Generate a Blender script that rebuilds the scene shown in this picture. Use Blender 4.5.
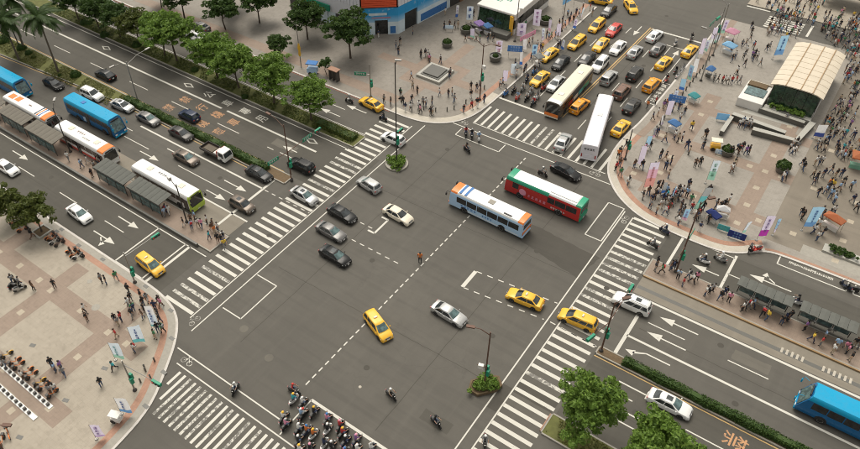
import bpy, bmesh, math, random
import numpy as np
from mathutils import Matrix, Vector

random.seed(11)
rng = np.random.default_rng(11)
sc = bpy.context.scene
for o in list(bpy.data.objects):
    bpy.data.objects.remove(o)
COL = sc.collection
R = math.radians

# ------------------------------------------------------------------ camera
# x runs along the wide avenue, y along the crossing street, z up; metres
FPX, CX, CY = 727.95, 377.5, 205.0
AX = Vector((0.80123582, 0.38504619, -0.45799628))
AY = Vector((0.59749231, -0.5558068, 0.57799804))
AZ = Vector((-0.03200151, -0.73676199, -0.67539446))
CAMX, CAMY, CAMZ = 37.0038, -55.2701, 70.0
cam_data = bpy.data.cameras.new('camera')
cam = bpy.data.objects.new('camera', cam_data)
COL.objects.link(cam)
cam.matrix_world = Matrix((
    (AX[0], -AX[1], -AX[2], CAMX),
    (AY[0], -AY[1], -AY[2], CAMY),
    (AZ[0], -AZ[1], -AZ[2], CAMZ),
    (0, 0, 0, 1)))
cam_data.sensor_width = 36.0
cam_data.lens = FPX / 860.0 * 36.0
cam_data.shift_x = (430.0 - CX) / 860.0
cam_data.shift_y = -(224.5 - CY) / 860.0
cam_data.clip_start = 0.5
cam_data.clip_end = 2000.0
sc.camera = cam

# ------------------------------------------------------------------ light
SUN_EL, SUN_AZ = R(64), R(140)      # azimuth measured from +x towards +y
world = bpy.data.worlds.new('World')
sc.world = world
world.use_nodes = True
wn = world.node_tree.nodes
wl = world.node_tree.links
for n in list(wn):
    wn.remove(n)
sky = wn.new('ShaderNodeTexSky')
sky.sky_type = 'NISHITA'
sky.sun_disc = False
sky.sun_elevation = SUN_EL
sky.sun_rotation = math.pi / 2 - SUN_AZ
sky.air_density = 1.6
sky.dust_density = 4.0
hs = wn.new('ShaderNodeHueSaturation')
hs.inputs['Saturation'].default_value = 0.08      # cloud cover greys the sky
bg = wn.new('ShaderNodeBackground')
bg.inputs['Strength'].default_value = 0.105
wo = wn.new('ShaderNodeOutputWorld')
wl.new(sky.outputs[0], hs.inputs['Color'])
warm = wn.new('ShaderNodeMix')
warm.data_type = 'RGBA'
warm.blend_type = 'MULTIPLY'
warm.inputs[0].default_value = 1.0
warm.inputs[7].default_value = (1.0, 0.972, 0.905, 1)      # hazy, slightly yellow cloud
wl.new(hs.outputs[0], warm.inputs[6])
wl.new(warm.outputs[2], bg.inputs['Color'])
wl.new(bg.outputs[0], wo.inputs['Surface'])
sun_d = bpy.data.lights.new('sun', 'SUN')
sun_d.energy = 1.5
sun_d.angle = R(34)
sun_d.color = (1.0, 0.93, 0.83)
sun = bpy.data.objects.new('sun', sun_d)
COL.objects.link(sun)
dv = Vector((math.cos(SUN_EL) * math.cos(SUN_AZ), math.cos(SUN_EL) * math.sin(SUN_AZ), math.sin(SUN_EL)))
sun.rotation_euler = dv.to_track_quat('Z', 'Y').to_euler()
sun.location = (0, 0, 120)
sc.view_settings.view_transform = 'Standard'
sc.view_settings.look = 'None'
sc.view_settings.exposure = 0.55
sc.view_settings.gamma = 1.0
sc.view_settings.use_curve_mapping = False
sc.cycles.max_bounces = 5
sc.cycles.filter_width = 1.0
sc.cycles.use_denoising = True


def P(px, py, z=0.0):
    """ground (or height z) position seen at a photo pixel"""
    d = Vector((px - CX, py - CY, FPX))
    t = -(CAMZ - z) / d.dot(AZ)
    return Vector((t * d.dot(AX) + CAMX, t * d.dot(AY) + CAMY, z))


def PX(w):
    v = (w[0] - CAMX) * AX + (w[1] - CAMY) * AY + (w[2] - CAMZ) * AZ
    return CX + v[0] / v[2] * FPX, CY + v[1] / v[2] * FPX


# ------------------------------------------------------------------ materials
def nmat(name):
    m = bpy.data.materials.new(name)
    m.use_nodes = True
    nt = m.node_tree
    b = nt.nodes['Principled BSDF']
    return m, nt, b


def mixc(nt, fac, a, b):
    n = nt.nodes.new('ShaderNodeMix')
    n.data_type = 'RGBA'
    for s, v in ((n.inputs[6], a), (n.inputs[7], b)):
        if isinstance(v, (tuple, list)):
            s.default_value = (*v[:3], 1)
        else:
            nt.links.new(v, s)
    if isinstance(fac, (int, float)):
        n.inputs[0].default_value = fac
    else:
        nt.links.new(fac, n.inputs[0])
    return n.outputs[2]


def noise(nt, scale, detail=4, rough=0.6, vec=None, dim='3D'):
    n = nt.nodes.new('ShaderNodeTexNoise')
    n.inputs['Scale'].default_value = scale
    n.inputs['Detail'].default_value = detail
    n.inputs['Roughness'].default_value = rough
    if vec is not None:
        nt.links.new(vec, n.inputs['Vector'])
    return n.outputs['Fac']


def ramp(nt, fac, lo, hi, a=0.0, b=1.0):
    n = nt.nodes.new('ShaderNodeMapRange')
    n.inputs[1].default_value = lo
    n.inputs[2].default_value = hi
    n.inputs[3].default_value = a
    n.inputs[4].default_value = b
    nt.links.new(fac, n.inputs[0])
    return n.outputs[0]


def geo_pos(nt, scale=(1, 1, 1), rot=0.0):
    g = nt.nodes.new('ShaderNodeNewGeometry')
    mp = nt.nodes.new('ShaderNodeMapping')
    mp.inputs['Scale'].default_value = scale
    mp.inputs['Rotation'].default_value = (0, 0, rot)
    nt.links.new(g.outputs['Position'], mp.inputs['Vector'])
    return mp.outputs[0]


def bump(nt, b, h, strength=0.3, dist=0.02):
    n = nt.nodes.new('ShaderNodeBump')
    n.inputs['Strength'].default_value = strength
    n.inputs['Distance'].default_value = dist
    nt.links.new(h, n.inputs['Height'])
    nt.links.new(n.outputs[0], b.inputs['Normal'])


MC = {}


def plain(name, col, rough=0.6, metal=0.0, var=0.12, scale=3.0, coat=0.0):
    if name in MC:
        return MC[name]
    m, nt, b = nmat(name)
    tc = nt.nodes.new('ShaderNodeTexCoord')
    f = noise(nt, scale, 3, 0.6, tc.outputs['Object'])
    c = mixc(nt, f, tuple(x * (1 - var) for x in col), tuple(min(1, x * (1 + var)) for x in col))
    nt.links.new(c, b.inputs['Base Color'])
    b.inputs['Roughness'].default_value = rough
    b.inputs['Metallic'].default_value = metal
    b.inputs['Coat Weight'].default_value = coat
    b.inputs['Coat Roughness'].default_value = 0.08
    MC[name] = m
    return m


def paint(name, col, metal=0.0):
    """vehicle paint with a dusty film"""
    if name in MC:
        return MC[name]
    m, nt, b = nmat(name)
    tc = nt.nodes.new('ShaderNodeTexCoord')
    f = noise(nt, 1.7, 5, 0.65, tc.outputs['Object'])
    d = ramp(nt, f, 0.45, 0.8, 0.0, 0.35)
    c = mixc(nt, d, col, tuple(x * 0.68 + 0.035 for x in col))
    nt.links.new(c, b.inputs['Base Color'])
    b.inputs['Metallic'].default_value = metal
    nt.links.new(ramp(nt, f, 0.3, 0.8, 0.22, 0.5), b.inputs['Roughness'])
    b.inputs['Coat Weight'].default_value = 0.12
    b.inputs['Coat Roughness'].default_value = 0.1
    b.inputs['Specular IOR Level'].default_value = 0.28
    MC[name] = m
    return m


def glass(name, col=(0.012, 0.016, 0.018), rough=0.06):
    if name in MC:
        return MC[name]
    m, nt, b = nmat(name)
    tc = nt.nodes.new('ShaderNodeTexCoord')
    f = noise(nt, 2.2, 2, 0.5, tc.outputs['Object'])
    c = mixc(nt, ramp(nt, f, 0.4, 0.65), col, tuple(x * 2.2 + 0.004 for x in col))
    nt.links.new(c, b.inputs['Base Color'])
    b.inputs['Roughness'].default_value = rough
    b.inputs['Specular IOR Level'].default_value = 0.85
    MC[name] = m
    return m


def leafmat(name, dark, mid, light, rough=0.55):
    m, nt, b = nmat(name)
    g = nt.nodes.new('ShaderNodeNewGeometry')
    f = noise(nt, 0.55, 3, 0.6, g.outputs['Position'])
    a = mixc(nt, g.outputs['Random Per Island'], dark, light)
    c = mixc(nt, ramp(nt, f, 0.35, 0.68), a, mid)
    nt.links.new(c, b.inputs['Base Color'])
    b.inputs['Roughness'].default_value = rough
    b.inputs['Specular IOR Level'].default_value = 0.3
    try:
        b.inputs['Subsurface Weight'].default_value = 0.0
        b.inputs['Transmission Weight'].default_value = 0.0
    except Exception:
        pass
    tr = nt.nodes.new('ShaderNodeBsdfTranslucent')
    nt.links.new(c, tr.inputs['Color'])
    mx = nt.nodes.new('ShaderNodeMixShader')
    mx.inputs[0].default_value = 0.36
    out = nt.nodes['Material Output']
    nt.links.new(b.outputs[0], mx.inputs[1])
    nt.links.new(tr.outputs[0], mx.inputs[2])
    nt.links.new(mx.outputs[0], out.inputs['Surface'])
    MC[name] = m
    return m


def asphalt(name, base, patchy=0.16, lanes=True):
    m, nt, b = nmat(name)
    pos = geo_pos(nt)
    big = noise(nt, 0.055, 5, 0.62, pos)
    mid = noise(nt, 0.6, 4, 0.6, pos)
    fine = noise(nt, 9.0, 3, 0.7, pos)
    grain = noise(nt, 45.0, 2, 0.6, pos)
    lo = tuple(x * (1 - patchy) for x in base)
    hi = tuple(x * (1 + patchy) for x in base)
    c = mixc(nt, ramp(nt, big, 0.32, 0.68), lo, hi)
    c = mixc(nt, ramp(nt, mid, 0.40, 0.75, 0.0, 0.42), c, tuple(x * 0.72 for x in base))
    # oil drips and tyre polish stretched along both travel directions
    sx = noise(nt, 1.0, 3, 0.6, geo_pos(nt, (0.045, 0.85, 1)))
    sy = noise(nt, 1.0, 3, 0.6, geo_pos(nt, (0.85, 0.045, 1)))
    c = mixc(nt, ramp(nt, sx, 0.48, 0.72, 0.0, 0.55), c, tuple(x * 0.58 for x in base))
    c = mixc(nt, ramp(nt, sy, 0.52, 0.74, 0.0, 0.30), c, tuple(x * 1.35 for x in base))
    c = mixc(nt, ramp(nt, fine, 0.25, 0.8, 0.0, 0.35), c, tuple(x * 1.25 for x in base))
    c = mixc(nt, ramp(nt, grain, 0.3, 0.75, 0.0, 0.35), c, tuple(x * 0.6 for x in base))
    # sealed cracks
    v = nt.nodes.new('ShaderNodeTexVoronoi')
    v.feature = 'DISTANCE_TO_EDGE'
    v.inputs['Scale'].default_value = 0.11
    wv = nt.nodes.new('ShaderNodeVectorMath')
    wv.operation = 'ADD'
    nz = nt.nodes.new('ShaderNodeTexNoise')
    nz.inputs['Scale'].default_value = 0.5
    nz.inputs['Detail'].default_value = 5
    nt.links.new(pos, nz.inputs['Vector'])
    sc_ = nt.nodes.new('ShaderNodeVectorMath')
    sc_.operation = 'SCALE'
    sc_.inputs['Scale'].default_value = 3.2
    nt.links.new(nz.outputs['Color'], sc_.inputs[0])
    nt.links.new(pos, wv.inputs[0])
    nt.links.new(sc_.outputs[0], wv.inputs[1])
    nt.links.new(wv.outputs[0], v.inputs['Vector'])
    gate = ramp(nt, noise(nt, 0.08, 2, 0.5, geo_pos(nt, (1, 1, 1), 0.7)), 0.5, 0.62, 0, 1)
    ck = nt.nodes.new('ShaderNodeMath')
    ck.operation = 'MULTIPLY'
    nt.links.new(ramp(nt, v.outputs['Distance'], 0.003, 0.010, 0.22, 0.0), ck.inputs[0])
    nt.links.new(gate, ck.inputs[1])
    c = mixc(nt, ck.outputs[0], c, tuple(x * 0.6 for x in base))
    nt.links.new(c, b.inputs['Base Color'])
    b.inputs['Roughness'].default_value = 0.85
    bump(nt, b, grain, 0.25, 0.006)
    MC[name] = m
    return m


def roadpaint(name, col, wear=0.5, under=(0.085, 0.078, 0.068)):
    m, nt, b = nmat(name)
    pos = geo_pos(nt)
    n1 = noise(nt, 2.6, 6, 0.72, pos)
    n2 = noise(nt, 0.35, 3, 0.6, pos)
    n3 = noise(nt, 14.0, 3, 0.7, pos)
    add = nt.nodes.new('ShaderNodeMath')
    add.operation = 'ADD'
    nt.links.new(n1, add.inputs[0])
    nt.links.new(ramp(nt, n2, 0.3, 0.75, 0.0, 0.22), add.inputs[1])
    add2 = nt.nodes.new('ShaderNodeMath')
    add2.operation = 'ADD'
    nt.links.new(add.outputs[0], add2.inputs[0])
    nt.links.new(ramp(nt, n3, 0, 1, -0.06, 0.06), add2.inputs[1])
    w = ramp(nt, add2.outputs[0], 0.95 - wear * 0.42, 1.05 - wear * 0.42, 0.0, 0.85)
    dirt = mixc(nt, ramp(nt, n3, 0.3, 0.8, 0, 0.3), col, tuple(x * 0.7 for x in col))
    c = mixc(nt, w, dirt, under)
    nt.links.new(c, b.inputs['Base Color'])
    b.inputs['Roughness'].default_value = 0.7
    MC[name] = m
    return m


def paving(name, base, joint=0.6, var=0.035, stain=0.30):
    """slab paving: brick texture gives slabs and joints, noise gives stains"""
    m, nt, b = nmat(name)
    pos = geo_pos(nt)
    br = nt.nodes.new('ShaderNodeTexBrick')
    br.offset = 0.0
    br.inputs['Scale'].default_value = 1.0
    br.inputs['Brick Width'].default_value = joint
    br.inputs['Row Height'].default_value = joint
    br.inputs['Mortar Size'].default_value = 0.012
    br.inputs['Color1'].default_value = (*[x * (1 - var) for x in base], 1)
    br.inputs['Color2'].default_value = (*[x * (1 + var) for x in base], 1)
    br.inputs['Mortar'].default_value = (*[x * 0.82 for x in base], 1)
    nt.links.new(pos, br.inputs['Vector'])
    c = br.outputs['Color']
    n1 = noise(nt, 0.13, 7, 0.72, pos)
    n2 = noise(nt, 1.1, 6, 0.75, pos)
    n3 = noise(nt, 7.0, 3, 0.6, pos)
    c = mixc(nt, ramp(nt, n1, 0.38, 0.7, 0.0, stain * 1.5), c, tuple(x * y for x, y in zip(base, (0.62, 0.60, 0.57))))
    c = mixc(nt, ramp(nt, n2, 0.5, 0.75, 0.0, stain * 1.6), c, tuple(x * y for x, y in zip(base, (0.5, 0.48, 0.45))))
    c = mixc(nt, ramp(nt, n3, 0.45, 0.8, 0.0, 0.22), c, tuple(min(1, x * 1.2) for x in base))
    nt.links.new(c, b.inputs['Base Color'])
    b.inputs['Roughness'].default_value = 0.75
    bump(nt, b, n3, 0.15, 0.01)
    MC[name] = m
    return m


asphalt('asphalt', (0.097, 0.0895, 0.0755))
asphalt('pavement_brown', (0.20, 0.172, 0.135), 0.16)
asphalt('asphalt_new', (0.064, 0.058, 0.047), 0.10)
asphalt('asphalt_lane', (0.076, 0.070, 0.057), 0.14)
asphalt('concrete_bay', (0.22, 0.195, 0.155), 0.10)
roadpaint('paint_white', (0.56, 0.54, 0.48), 0.5)
roadpaint('paint_worn', (0.54, 0.52, 0.46), 0.95)
roadpaint('paint_orange', (0.47, 0.25, 0.12), 0.8)
roadpaint('paint_yellow', (0.50, 0.33, 0.13), 0.45)
roadpaint('paint_red', (0.30, 0.11, 0.07), 0.5)
paving('plaza_grey', (0.285, 0.260, 0.224), stain=.36)
paving('plaza_nw', (0.245, 0.222, 0.190), stain=.38)
paving('plaza_beige', (0.345, 0.303, 0.242), stain=.33)
paving('plaza_pink', (0.262, 0.200, 0.155), 0.4)
paving('plaza_light', (0.47, 0.43, 0.36), 0.6)
paving('plaza_brick', (0.36, 0.205, 0.14), 0.3, 0.08)
paving('inlay', (0.40, 0.345, 0.265), 0.4)
paving('kerb_stone', (0.52, 0.49, 0.45), 1.0, 0.06, 0.15)
plain('kerb_grey', (0.30, 0.28, 0.24), 0.8, var=0.2)
plain('soil', (0.13, 0.09, 0.05), 0.95, var=0.4, scale=4)
plain('grass_soil', (0.11, 0.115, 0.035), 0.95, var=0.5, scale=1.2)
leafmat('leaf_bright', (0.036, 0.090, 0.013), (0.14, 0.235, 0.036), (0.27, 0.40, 0.075))
leafmat('leaf_dark', (0.018, 0.046, 0.011), (0.050, 0.098, 0.020), (0.10, 0.16, 0.032))
leafmat('leaf_olive', (0.035, 0.055, 0.012), (0.085, 0.11, 0.02), (0.15, 0.17, 0.035))
leafmat('leaf_grass', (0.06, 0.075, 0.015), (0.11, 0.12, 0.025), (0.17, 0.16, 0.045))
leafmat('leaf_palm', (0.02, 0.045, 0.012), (0.045, 0.085, 0.02), (0.08, 0.14, 0.03))
plain('bark', (0.075, 0.055, 0.038), 0.9, var=0.35, scale=5)
plain('palm_bark', (0.12, 0.10, 0.075), 0.9, var=0.35, scale=5)
plain('steel', (0.30, 0.29, 0.27), 0.45, 0.6)
plain('steel_dark', (0.065, 0.06, 0.055), 0.5, 0.3)
plain('rust_pole', (0.12, 0.065, 0.045), 0.6, 0.2)
plain('rubber', (0.018, 0.017, 0.016), 0.85)
plain('black_plastic', (0.022, 0.021, 0.020), 0.5)
plain('chrome', (0.55, 0.55, 0.55), 0.22, 1.0)
plain('alloy', (0.36, 0.36, 0.36), 0.35, 0.8)
plain('lamp_white', (0.75, 0.75, 0.72), 0.25)
plain('lamp_red', (0.35, 0.02, 0.015), 0.3)
plain('plate_white', (0.7, 0.7, 0.68), 0.5)
plain('granite', (0.105, 0.102, 0.09), 0.45, var=0.25, scale=8)
plain('granite_light', (0.36, 0.35, 0.31), 0.5, var=0.2, scale=6)
plain('white_panel', (0.66, 0.64, 0.60), 0.5, var=0.08, scale=0.8)
plain('seam_tan', (0.44, 0.36, 0.26), 0.6)
plain('cream_panel', (0.56, 0.49, 0.385), 0.65, var=0.14, scale=0.7)
plain('rib_brown', (0.30, 0.19, 0.09), 0.5)
plain('sign_green', (0.0, 0.22, 0.12), 0.45)
plain('sign_white', (0.75, 0.75, 0.72), 0.5)
plain('roof_sheet', (0.095, 0.098, 0.086), 0.8, 0.0, var=0.2, scale=2)
plain('roof_sheet_tan', (0.135, 0.122, 0.098), 0.8, 0.0, var=0.22, scale=2)
glass('car_glass', (0.016, 0.020, 0.022))
glass('painted_sky_glass', (0.05, 0.085, 0.085))  # greenish sky reflection painted into the base colour of the panes
glass('bus_glass', (0.010, 0.011, 0.012))
glass('green_glass', (0.012, 0.028, 0.014), 0.12)
PAINT = {
    'white': (0.72, 0.72, 0.70), 'silver': (0.42, 0.42, 0.41), 'grey': (0.16, 0.155, 0.15), 'dark grey': (0.055, 0.053, 0.05),
    'black': (0.012, 0.012, 0.012), 'yellow': (0.80, 0.45, 0.045), 'red': (0.52, 0.06, 0.045), 'navy': (0.018, 0.028, 0.06),
    'brown': (0.19, 0.115, 0.085), 'taxiorange': (0.80, 0.33, 0.03), 'bronze': (0.13, 0.105, 0.085), 'cyan': (0.004, 0.30, 0.52), 'deep blue': (0.008, 0.12, 0.30), 'orange': (0.78, 0.22, 0.05),
    'lightblue': (0.42, 0.60, 0.80), 'green': (0.03, 0.30, 0.17), 'lime': (0.42, 0.55, 0.08), 'lavender': (0.74, 0.73, 0.77),
    'blue': (0.05, 0.17, 0.42), 'busred': (0.48, 0.035, 0.03), 'pink': (0.72, 0.30, 0.40), 'cream': (0.70, 0.64, 0.52), 'teal': (0.05, 0.35, 0.36)}
for k, v in PAINT.items():
    paint('car_' + k, v, 0.35 if k in ('silver', 'grey', 'dark grey', 'bronze') else 0.0)

# ------------------------------------------------------------------ mesh helpers
class MB:
    def __init__(s):
        s.v, s.f, s.m = [], [], []

    def add(s, vs, fs, mi=0):
        o = len(s.v)
        s.v += [tuple(p) for p in vs]
        s.f += [tuple(i + o for i in q) for q in fs]
        s.m += [mi] * len(fs)
        return s

    def box(s, c, d, rz=0.0, mi=0, M=None):
        x, y, z = d[0] / 2, d[1] / 2, d[2] / 2
        ps = [Vector(p) for p in ((-x, -y, -z), (x, -y, -z), (x, y, -z), (-x, y, -z), (-x, -y, z), (x, -y, z), (x, y, z), (-x, y, z))]
        m = M if M is not None else Matrix.Rotation(rz, 3, 'Z')
        ps = [m @ p + Vector(c) for p in ps]
        return s.add(ps, [(3, 2, 1, 0), (4, 5, 6, 7), (0, 1, 5, 4), (1, 2, 6, 5), (2, 3, 7, 6), (3, 0, 4, 7)], mi)

    def rbox(s, x0, x1, y0, y1, z0, z1, mi=0, ch=0.0):
        if ch <= 0:
            return s.box(((x0 + x1) / 2, (y0 + y1) / 2, (z0 + z1) / 2), (x1 - x0, y1 - y0, z1 - z0), 0, mi)
        r = []
        for z, i in ((z0, ch), (z0 + ch, 0), (z1 - ch, 0), (z1, ch)):
            r.append([(x0 + i, y0 + i + ch * .0, z), (x1 - i, y0 + i, z), (x1 - i, y1 - i, z), (x0 + i, y1 - i, z)])
        return s.loft(r, mi=mi)

    def loft(s, rings, mi=0, caps=True, closed=True):
        n = len(rings[0])
        vs = [p for r in rings for p in r]
        fs = []
        for k in range(len(rings) - 1):
            for i in range(n if closed else n - 1):
                j = (i + 1) % n
                fs.append((k * n + i, k * n + j, (k + 1) * n + j, (k + 1) * n + i))
        if caps:
            fs.append(tuple(reversed(range(n))))
            b = (len(rings) - 1) * n
            fs.append(tuple(b + i for i in range(n)))
        return s.add(vs, fs, mi)

    def tube(s, p0, p1, r0, r1=None, n=8, mi=0):
        r1 = r0 if r1 is None else r1
        p0, p1 = Vector(p0), Vector(p1)
        d = (p1 - p0)
        if d.length < 1e-6:
            return s
        q = d.to_track_quat('Z', 'Y').to_matrix()
        ring = lambda c, r: [c + q @ Vector((r * math.cos(2 * math.pi * i / n), r * math.sin(2 * math.pi * i / n), 0)) for i in range(n)]
        return s.loft([ring(p0, r0), ring(p1, r1)], mi)

    def path(s, pts, rad, n=6, mi=0):
        pts = [Vector(p) for p in pts]
        rings = []
        for k, p in enumerate(pts):
            d = (pts[min(k + 1, len(pts) - 1)] - pts[max(k - 1, 0)])
            q = d.to_track_quat('Z', 'Y').to_matrix()
            r = rad[k] if isinstance(rad, (list, tuple)) else rad
            rings.append([p + q @ Vector((r * math.cos(2 * math.pi * i / n), r * math.sin(2 * math.pi * i / n), 0)) for i in range(n)])
        return s.loft(rings, mi)

    def lathe(s, prof, n=16, c=(0, 0, 0), mi=0):
        rings = [[(c[0] + r * math.cos(2 * math.pi * i / n), c[1] + r * math.sin(2 * math.pi * i / n), c[2] + z) for i in range(n)] for r, z in prof]
        return s.loft(rings, mi)

    def prism(s, poly, z0, z1, mi=0):
        return s.loft([[(x, y, z0) for x, y in poly], [(x, y, z1) for x, y in poly]], mi)

    def panel(s, q, t=0.02, mi=0):
        """a four cornered pane with thickness t grown along its normal"""
        q = [Vector(p) for p in q]
        n = (q[1] - q[0]).cross(q[3] - q[0]).normalized() * t
        return s.loft([q, [p + n for p in q]], mi)

    def ell(s, c, r, n=8, m=6, mi=0, squash=1):
        rings = []
        for k in range(m + 1):
            a = -math.pi / 2 + math.pi * k / m
            rr = max(math.cos(a), 0.02)
            rings.append([(c[0] + r[0] * rr * math.cos(2 * math.pi * i / n), c[1] + r[1] * rr * math.sin(2 * math.pi * i / n), c[2] + r[2] * math.sin(a)) for i in range(n)])
        return s.loft(rings, mi)

    def mesh(s, name, smooth=None):
        me = bpy.data.meshes.new(name)
        me.from_pydata(s.v, [], s.f)
        nm = max(s.m) + 1 if s.m else 1
        for _ in range(nm):
            me.materials.append(None)
        me.polygons.foreach_set('material_index', s.m)
        bm = bmesh.new()
        bm.from_mesh(me)
        bmesh.ops.recalc_face_normals(bm, faces=bm.faces)
        bm.to_mesh(me)
        bm.free()
        if smooth:
            me.shade_smooth()
            me.set_sharp_from_angle(angle=R(smooth))
        me.update()
        return me


def mobj(name, me, mats, parent=None, loc=(0, 0, 0), rz=0.0):
    o = bpy.data.objects.new(name, me)
    COL.objects.link(o)
    if isinstance(mats, str):
        mats = [mats]
    for i, k in enumerate(mats):
        if i < len(o.material_slots):
            o.material_slots[i].link = 'OBJECT'
            o.material_slots[i].material = MC[k]
    if parent is not None:
        o.parent = parent
    o.location = loc
    if rz:
        o.rotation_euler = (0, 0, rz)
    return o


def empty(name, loc=(0, 0, 0), rz=0.0):
    o = bpy.data.objects.new(name, None)
    o.empty_display_size = 0.3
    COL.objects.link(o)
    o.location = loc
    o.rotation_euler = (0, 0, rz)
    return o


def tag(o, label=None, cat=None, group=None, kind=None):
    if label:
        o['label'] = label
    if cat:
        o['category'] = cat
    if group:
        o['group'] = group
    if kind:
        o['kind'] = kind
    return o


def struct(name, mb, mat, label=None, parent=None, smooth=None):
    o = mobj(name, mb.mesh(name, smooth), mat, parent)
    if parent is None:
        tag(o, label, None, None, 'structure')
    return o


def spawn(tpl, name, loc, rz, cols, label, cat, group=None):
    """a thing from a list of parts (name, mesh, material keys, offset, rz, sub-parts); meshes are shared"""
    e = empty(name, loc, rz)
    for part in tpl:
        pn, me, mk, off, prz, subs = part
        o = mobj(pn, me, [cols.get(k, k) for k in mk], e, off, prz)
        for sn, sme, smk, soff in subs:
            mobj(sn, sme, [cols.get(k, k) for k in smk], o, soff)
    tag(e, label, cat, group)
    return e


LABELS = []          # (object, base label) to be told apart by their order along the row


ORD = ['first', 'second', 'third', 'fourth', 'fifth', 'sixth', 'seventh', 'eighth', 'ninth', 'tenth', 'eleventh', 'twelfth',
       'thirteenth', 'fourteenth', 'fifteenth', 'sixteenth', 'seventeenth', 'eighteenth', 'nineteenth', 'twentieth']


def finish_labels():
    by = {}
    for o, base in LABELS:
        by.setdefault(base, []).append(o)
    for base, os_ in by.items():
        if len(os_) == 1:
            os_[0]['label'] = base
            continue
        os_.sort(key=lambda o: PX(o.location)[0])
        n = len(os_)
        for i, o in enumerate(os_):
            if i == 0:
                w = 'leftmost'
            elif i == n - 1:
                w = 'rightmost'
            elif i < 20:
                w = ORD[i] + ' from left'
            else:
                w = ORD[min(19, n - 1 - i)] + ' from right'
            o['label'] = base + ', ' + w


# ------------------------------------------------------------------ wheels
def wheel_parts(r, w):
    t = MB()
    n = 18
    prof = [(r * .62, -w / 2), (r * .94, -w / 2), (r, -w * .3), (r, w * .3), (r * .94, w / 2), (r * .62, w / 2)]
    rings = []
    for rr, y in prof:
        rings.append([(rr * math.cos(2 * math.pi * i / n), y, rr * math.sin(2 * math.pi * i / n)) for i in range(n)])
    t.loft(rings)
    h = MB()
    rings = [[(rr * math.cos(2 * math.pi * i / n), y, rr * math.sin(2 * math.pi * i / n)) for i in range(n)] for rr, y in
             ((r * .6, -w * .46), (r * .63, -w * .52), (r * .3, -w * .40), (r * .3, w * .40), (r * .63, w * .52), (r * .6, w * .46))]
    h.loft(rings)
    return t.mesh('wheel', 40), h.mesh('rim', 40)


def interp(tab, x, k):
    for a, b in zip(tab, tab[1:]):
        if a[0] <= x <= b[0]:
            t = (x - a[0]) / (b[0] - a[0])
            return a[k] * (1 - t) + b[k] * t
    return tab[0][k] if x < tab[0][0] else tab[-1][k]


CARS = {
    # stations (x, deck height, half width); cabin base x0,x1 / roof x0,x1 / roof z / belt z
    'sedan': dict(st=[(-2.3, .60, .70), (-2.26, .84, .78), (-2.12, .98, .83), (-1.5, 1.01, .87), (-.5, .98, .885), (.6, .96, .885), (1.2, .93, .875), (1.8, .84, .85), (2.12, .72, .80), (2.26, .58, .72), (2.3, .45, .66)],
                  cb=(-1.85, 1.15), cr=(-1.0, .22), zr=1.46, zb=.93, wb=.80, wr=.585, win=[(-1.62, -.55, .0, .46), (-.47, .78, .5, .97)], doors=[(-1.28, -.38), (-.34, .86)], wx=(-1.38, 1.38), wr_=.325),
    'hatch': dict(st=[(-2.0, .55, .70), (-1.97, .86, .78), (-1.85, 1.0, .82), (-1.3, 1.0, .85), (-.4, .98, .86), (.6, .97, .86), (1.1, .95, .85), (1.6, .86, .83), (1.9, .74, .78), (2.03, .58, .70), (2.06, .45, .64)],
                  cb=(-1.92, 1.12), cr=(-1.55, .28), zr=1.52, zb=.93, wb=.78, wr=.59, win=[(-1.6, -.52, .02, .5), (-.42, .78, .54, .97)], doors=[(-1.2, -.34), (-.3, .84)], wx=(-1.25, 1.25), wr_=.315),
    'mpv': dict(st=[(-2.28, .55, .70), (-2.25, .9, .79), (-2.12, 1.02, .84), (-1.5, 1.02, .87), (-.5, 1.0, .88), (.6, .98, .88), (1.2, .95, .87), (1.8, .85, .85), (2.12, .72, .80), (2.26, .58, .72), (2.3, .45, .66)],
                cb=(-2.2, 1.42), cr=(-1.92, .42), zr=1.59, zb=.95, wb=.81, wr=.62, win=[(-2.0, -1.2, .01, .24), (-1.12, -.2, .28, .58), (-.1, 1.0, .62, .97)], doors=[(-1.25, -.22), (-.18, 1.0)], wx=(-1.38, 1.38), wr_=.325),
    'suv': dict(st=[(-2.25, .62, .74), (-2.22, 1.0, .82), (-2.1, 1.1, .87), (-1.5, 1.1, .90), (-.5, 1.08, .91), (.6, 1.07, .91), (1.2, 1.04, .90), (1.8, .96, .88), (2.1, .86, .83), (2.25, .68, .76), (2.29, .5, .7)],
                cb=(-2.16, 1.08), cr=(-1.92, .22), zr=1.70, zb=1.04, wb=.84, wr=.66, win=[(-2.0, -1.2, .01, .26), (-1.12, -.2, .30, .60), (-.1, .78, .63, .97)], doors=[(-1.25, -.24), (-.2, .9)], wx=(-1.35, 1.35), wr_=.36),
}


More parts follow.
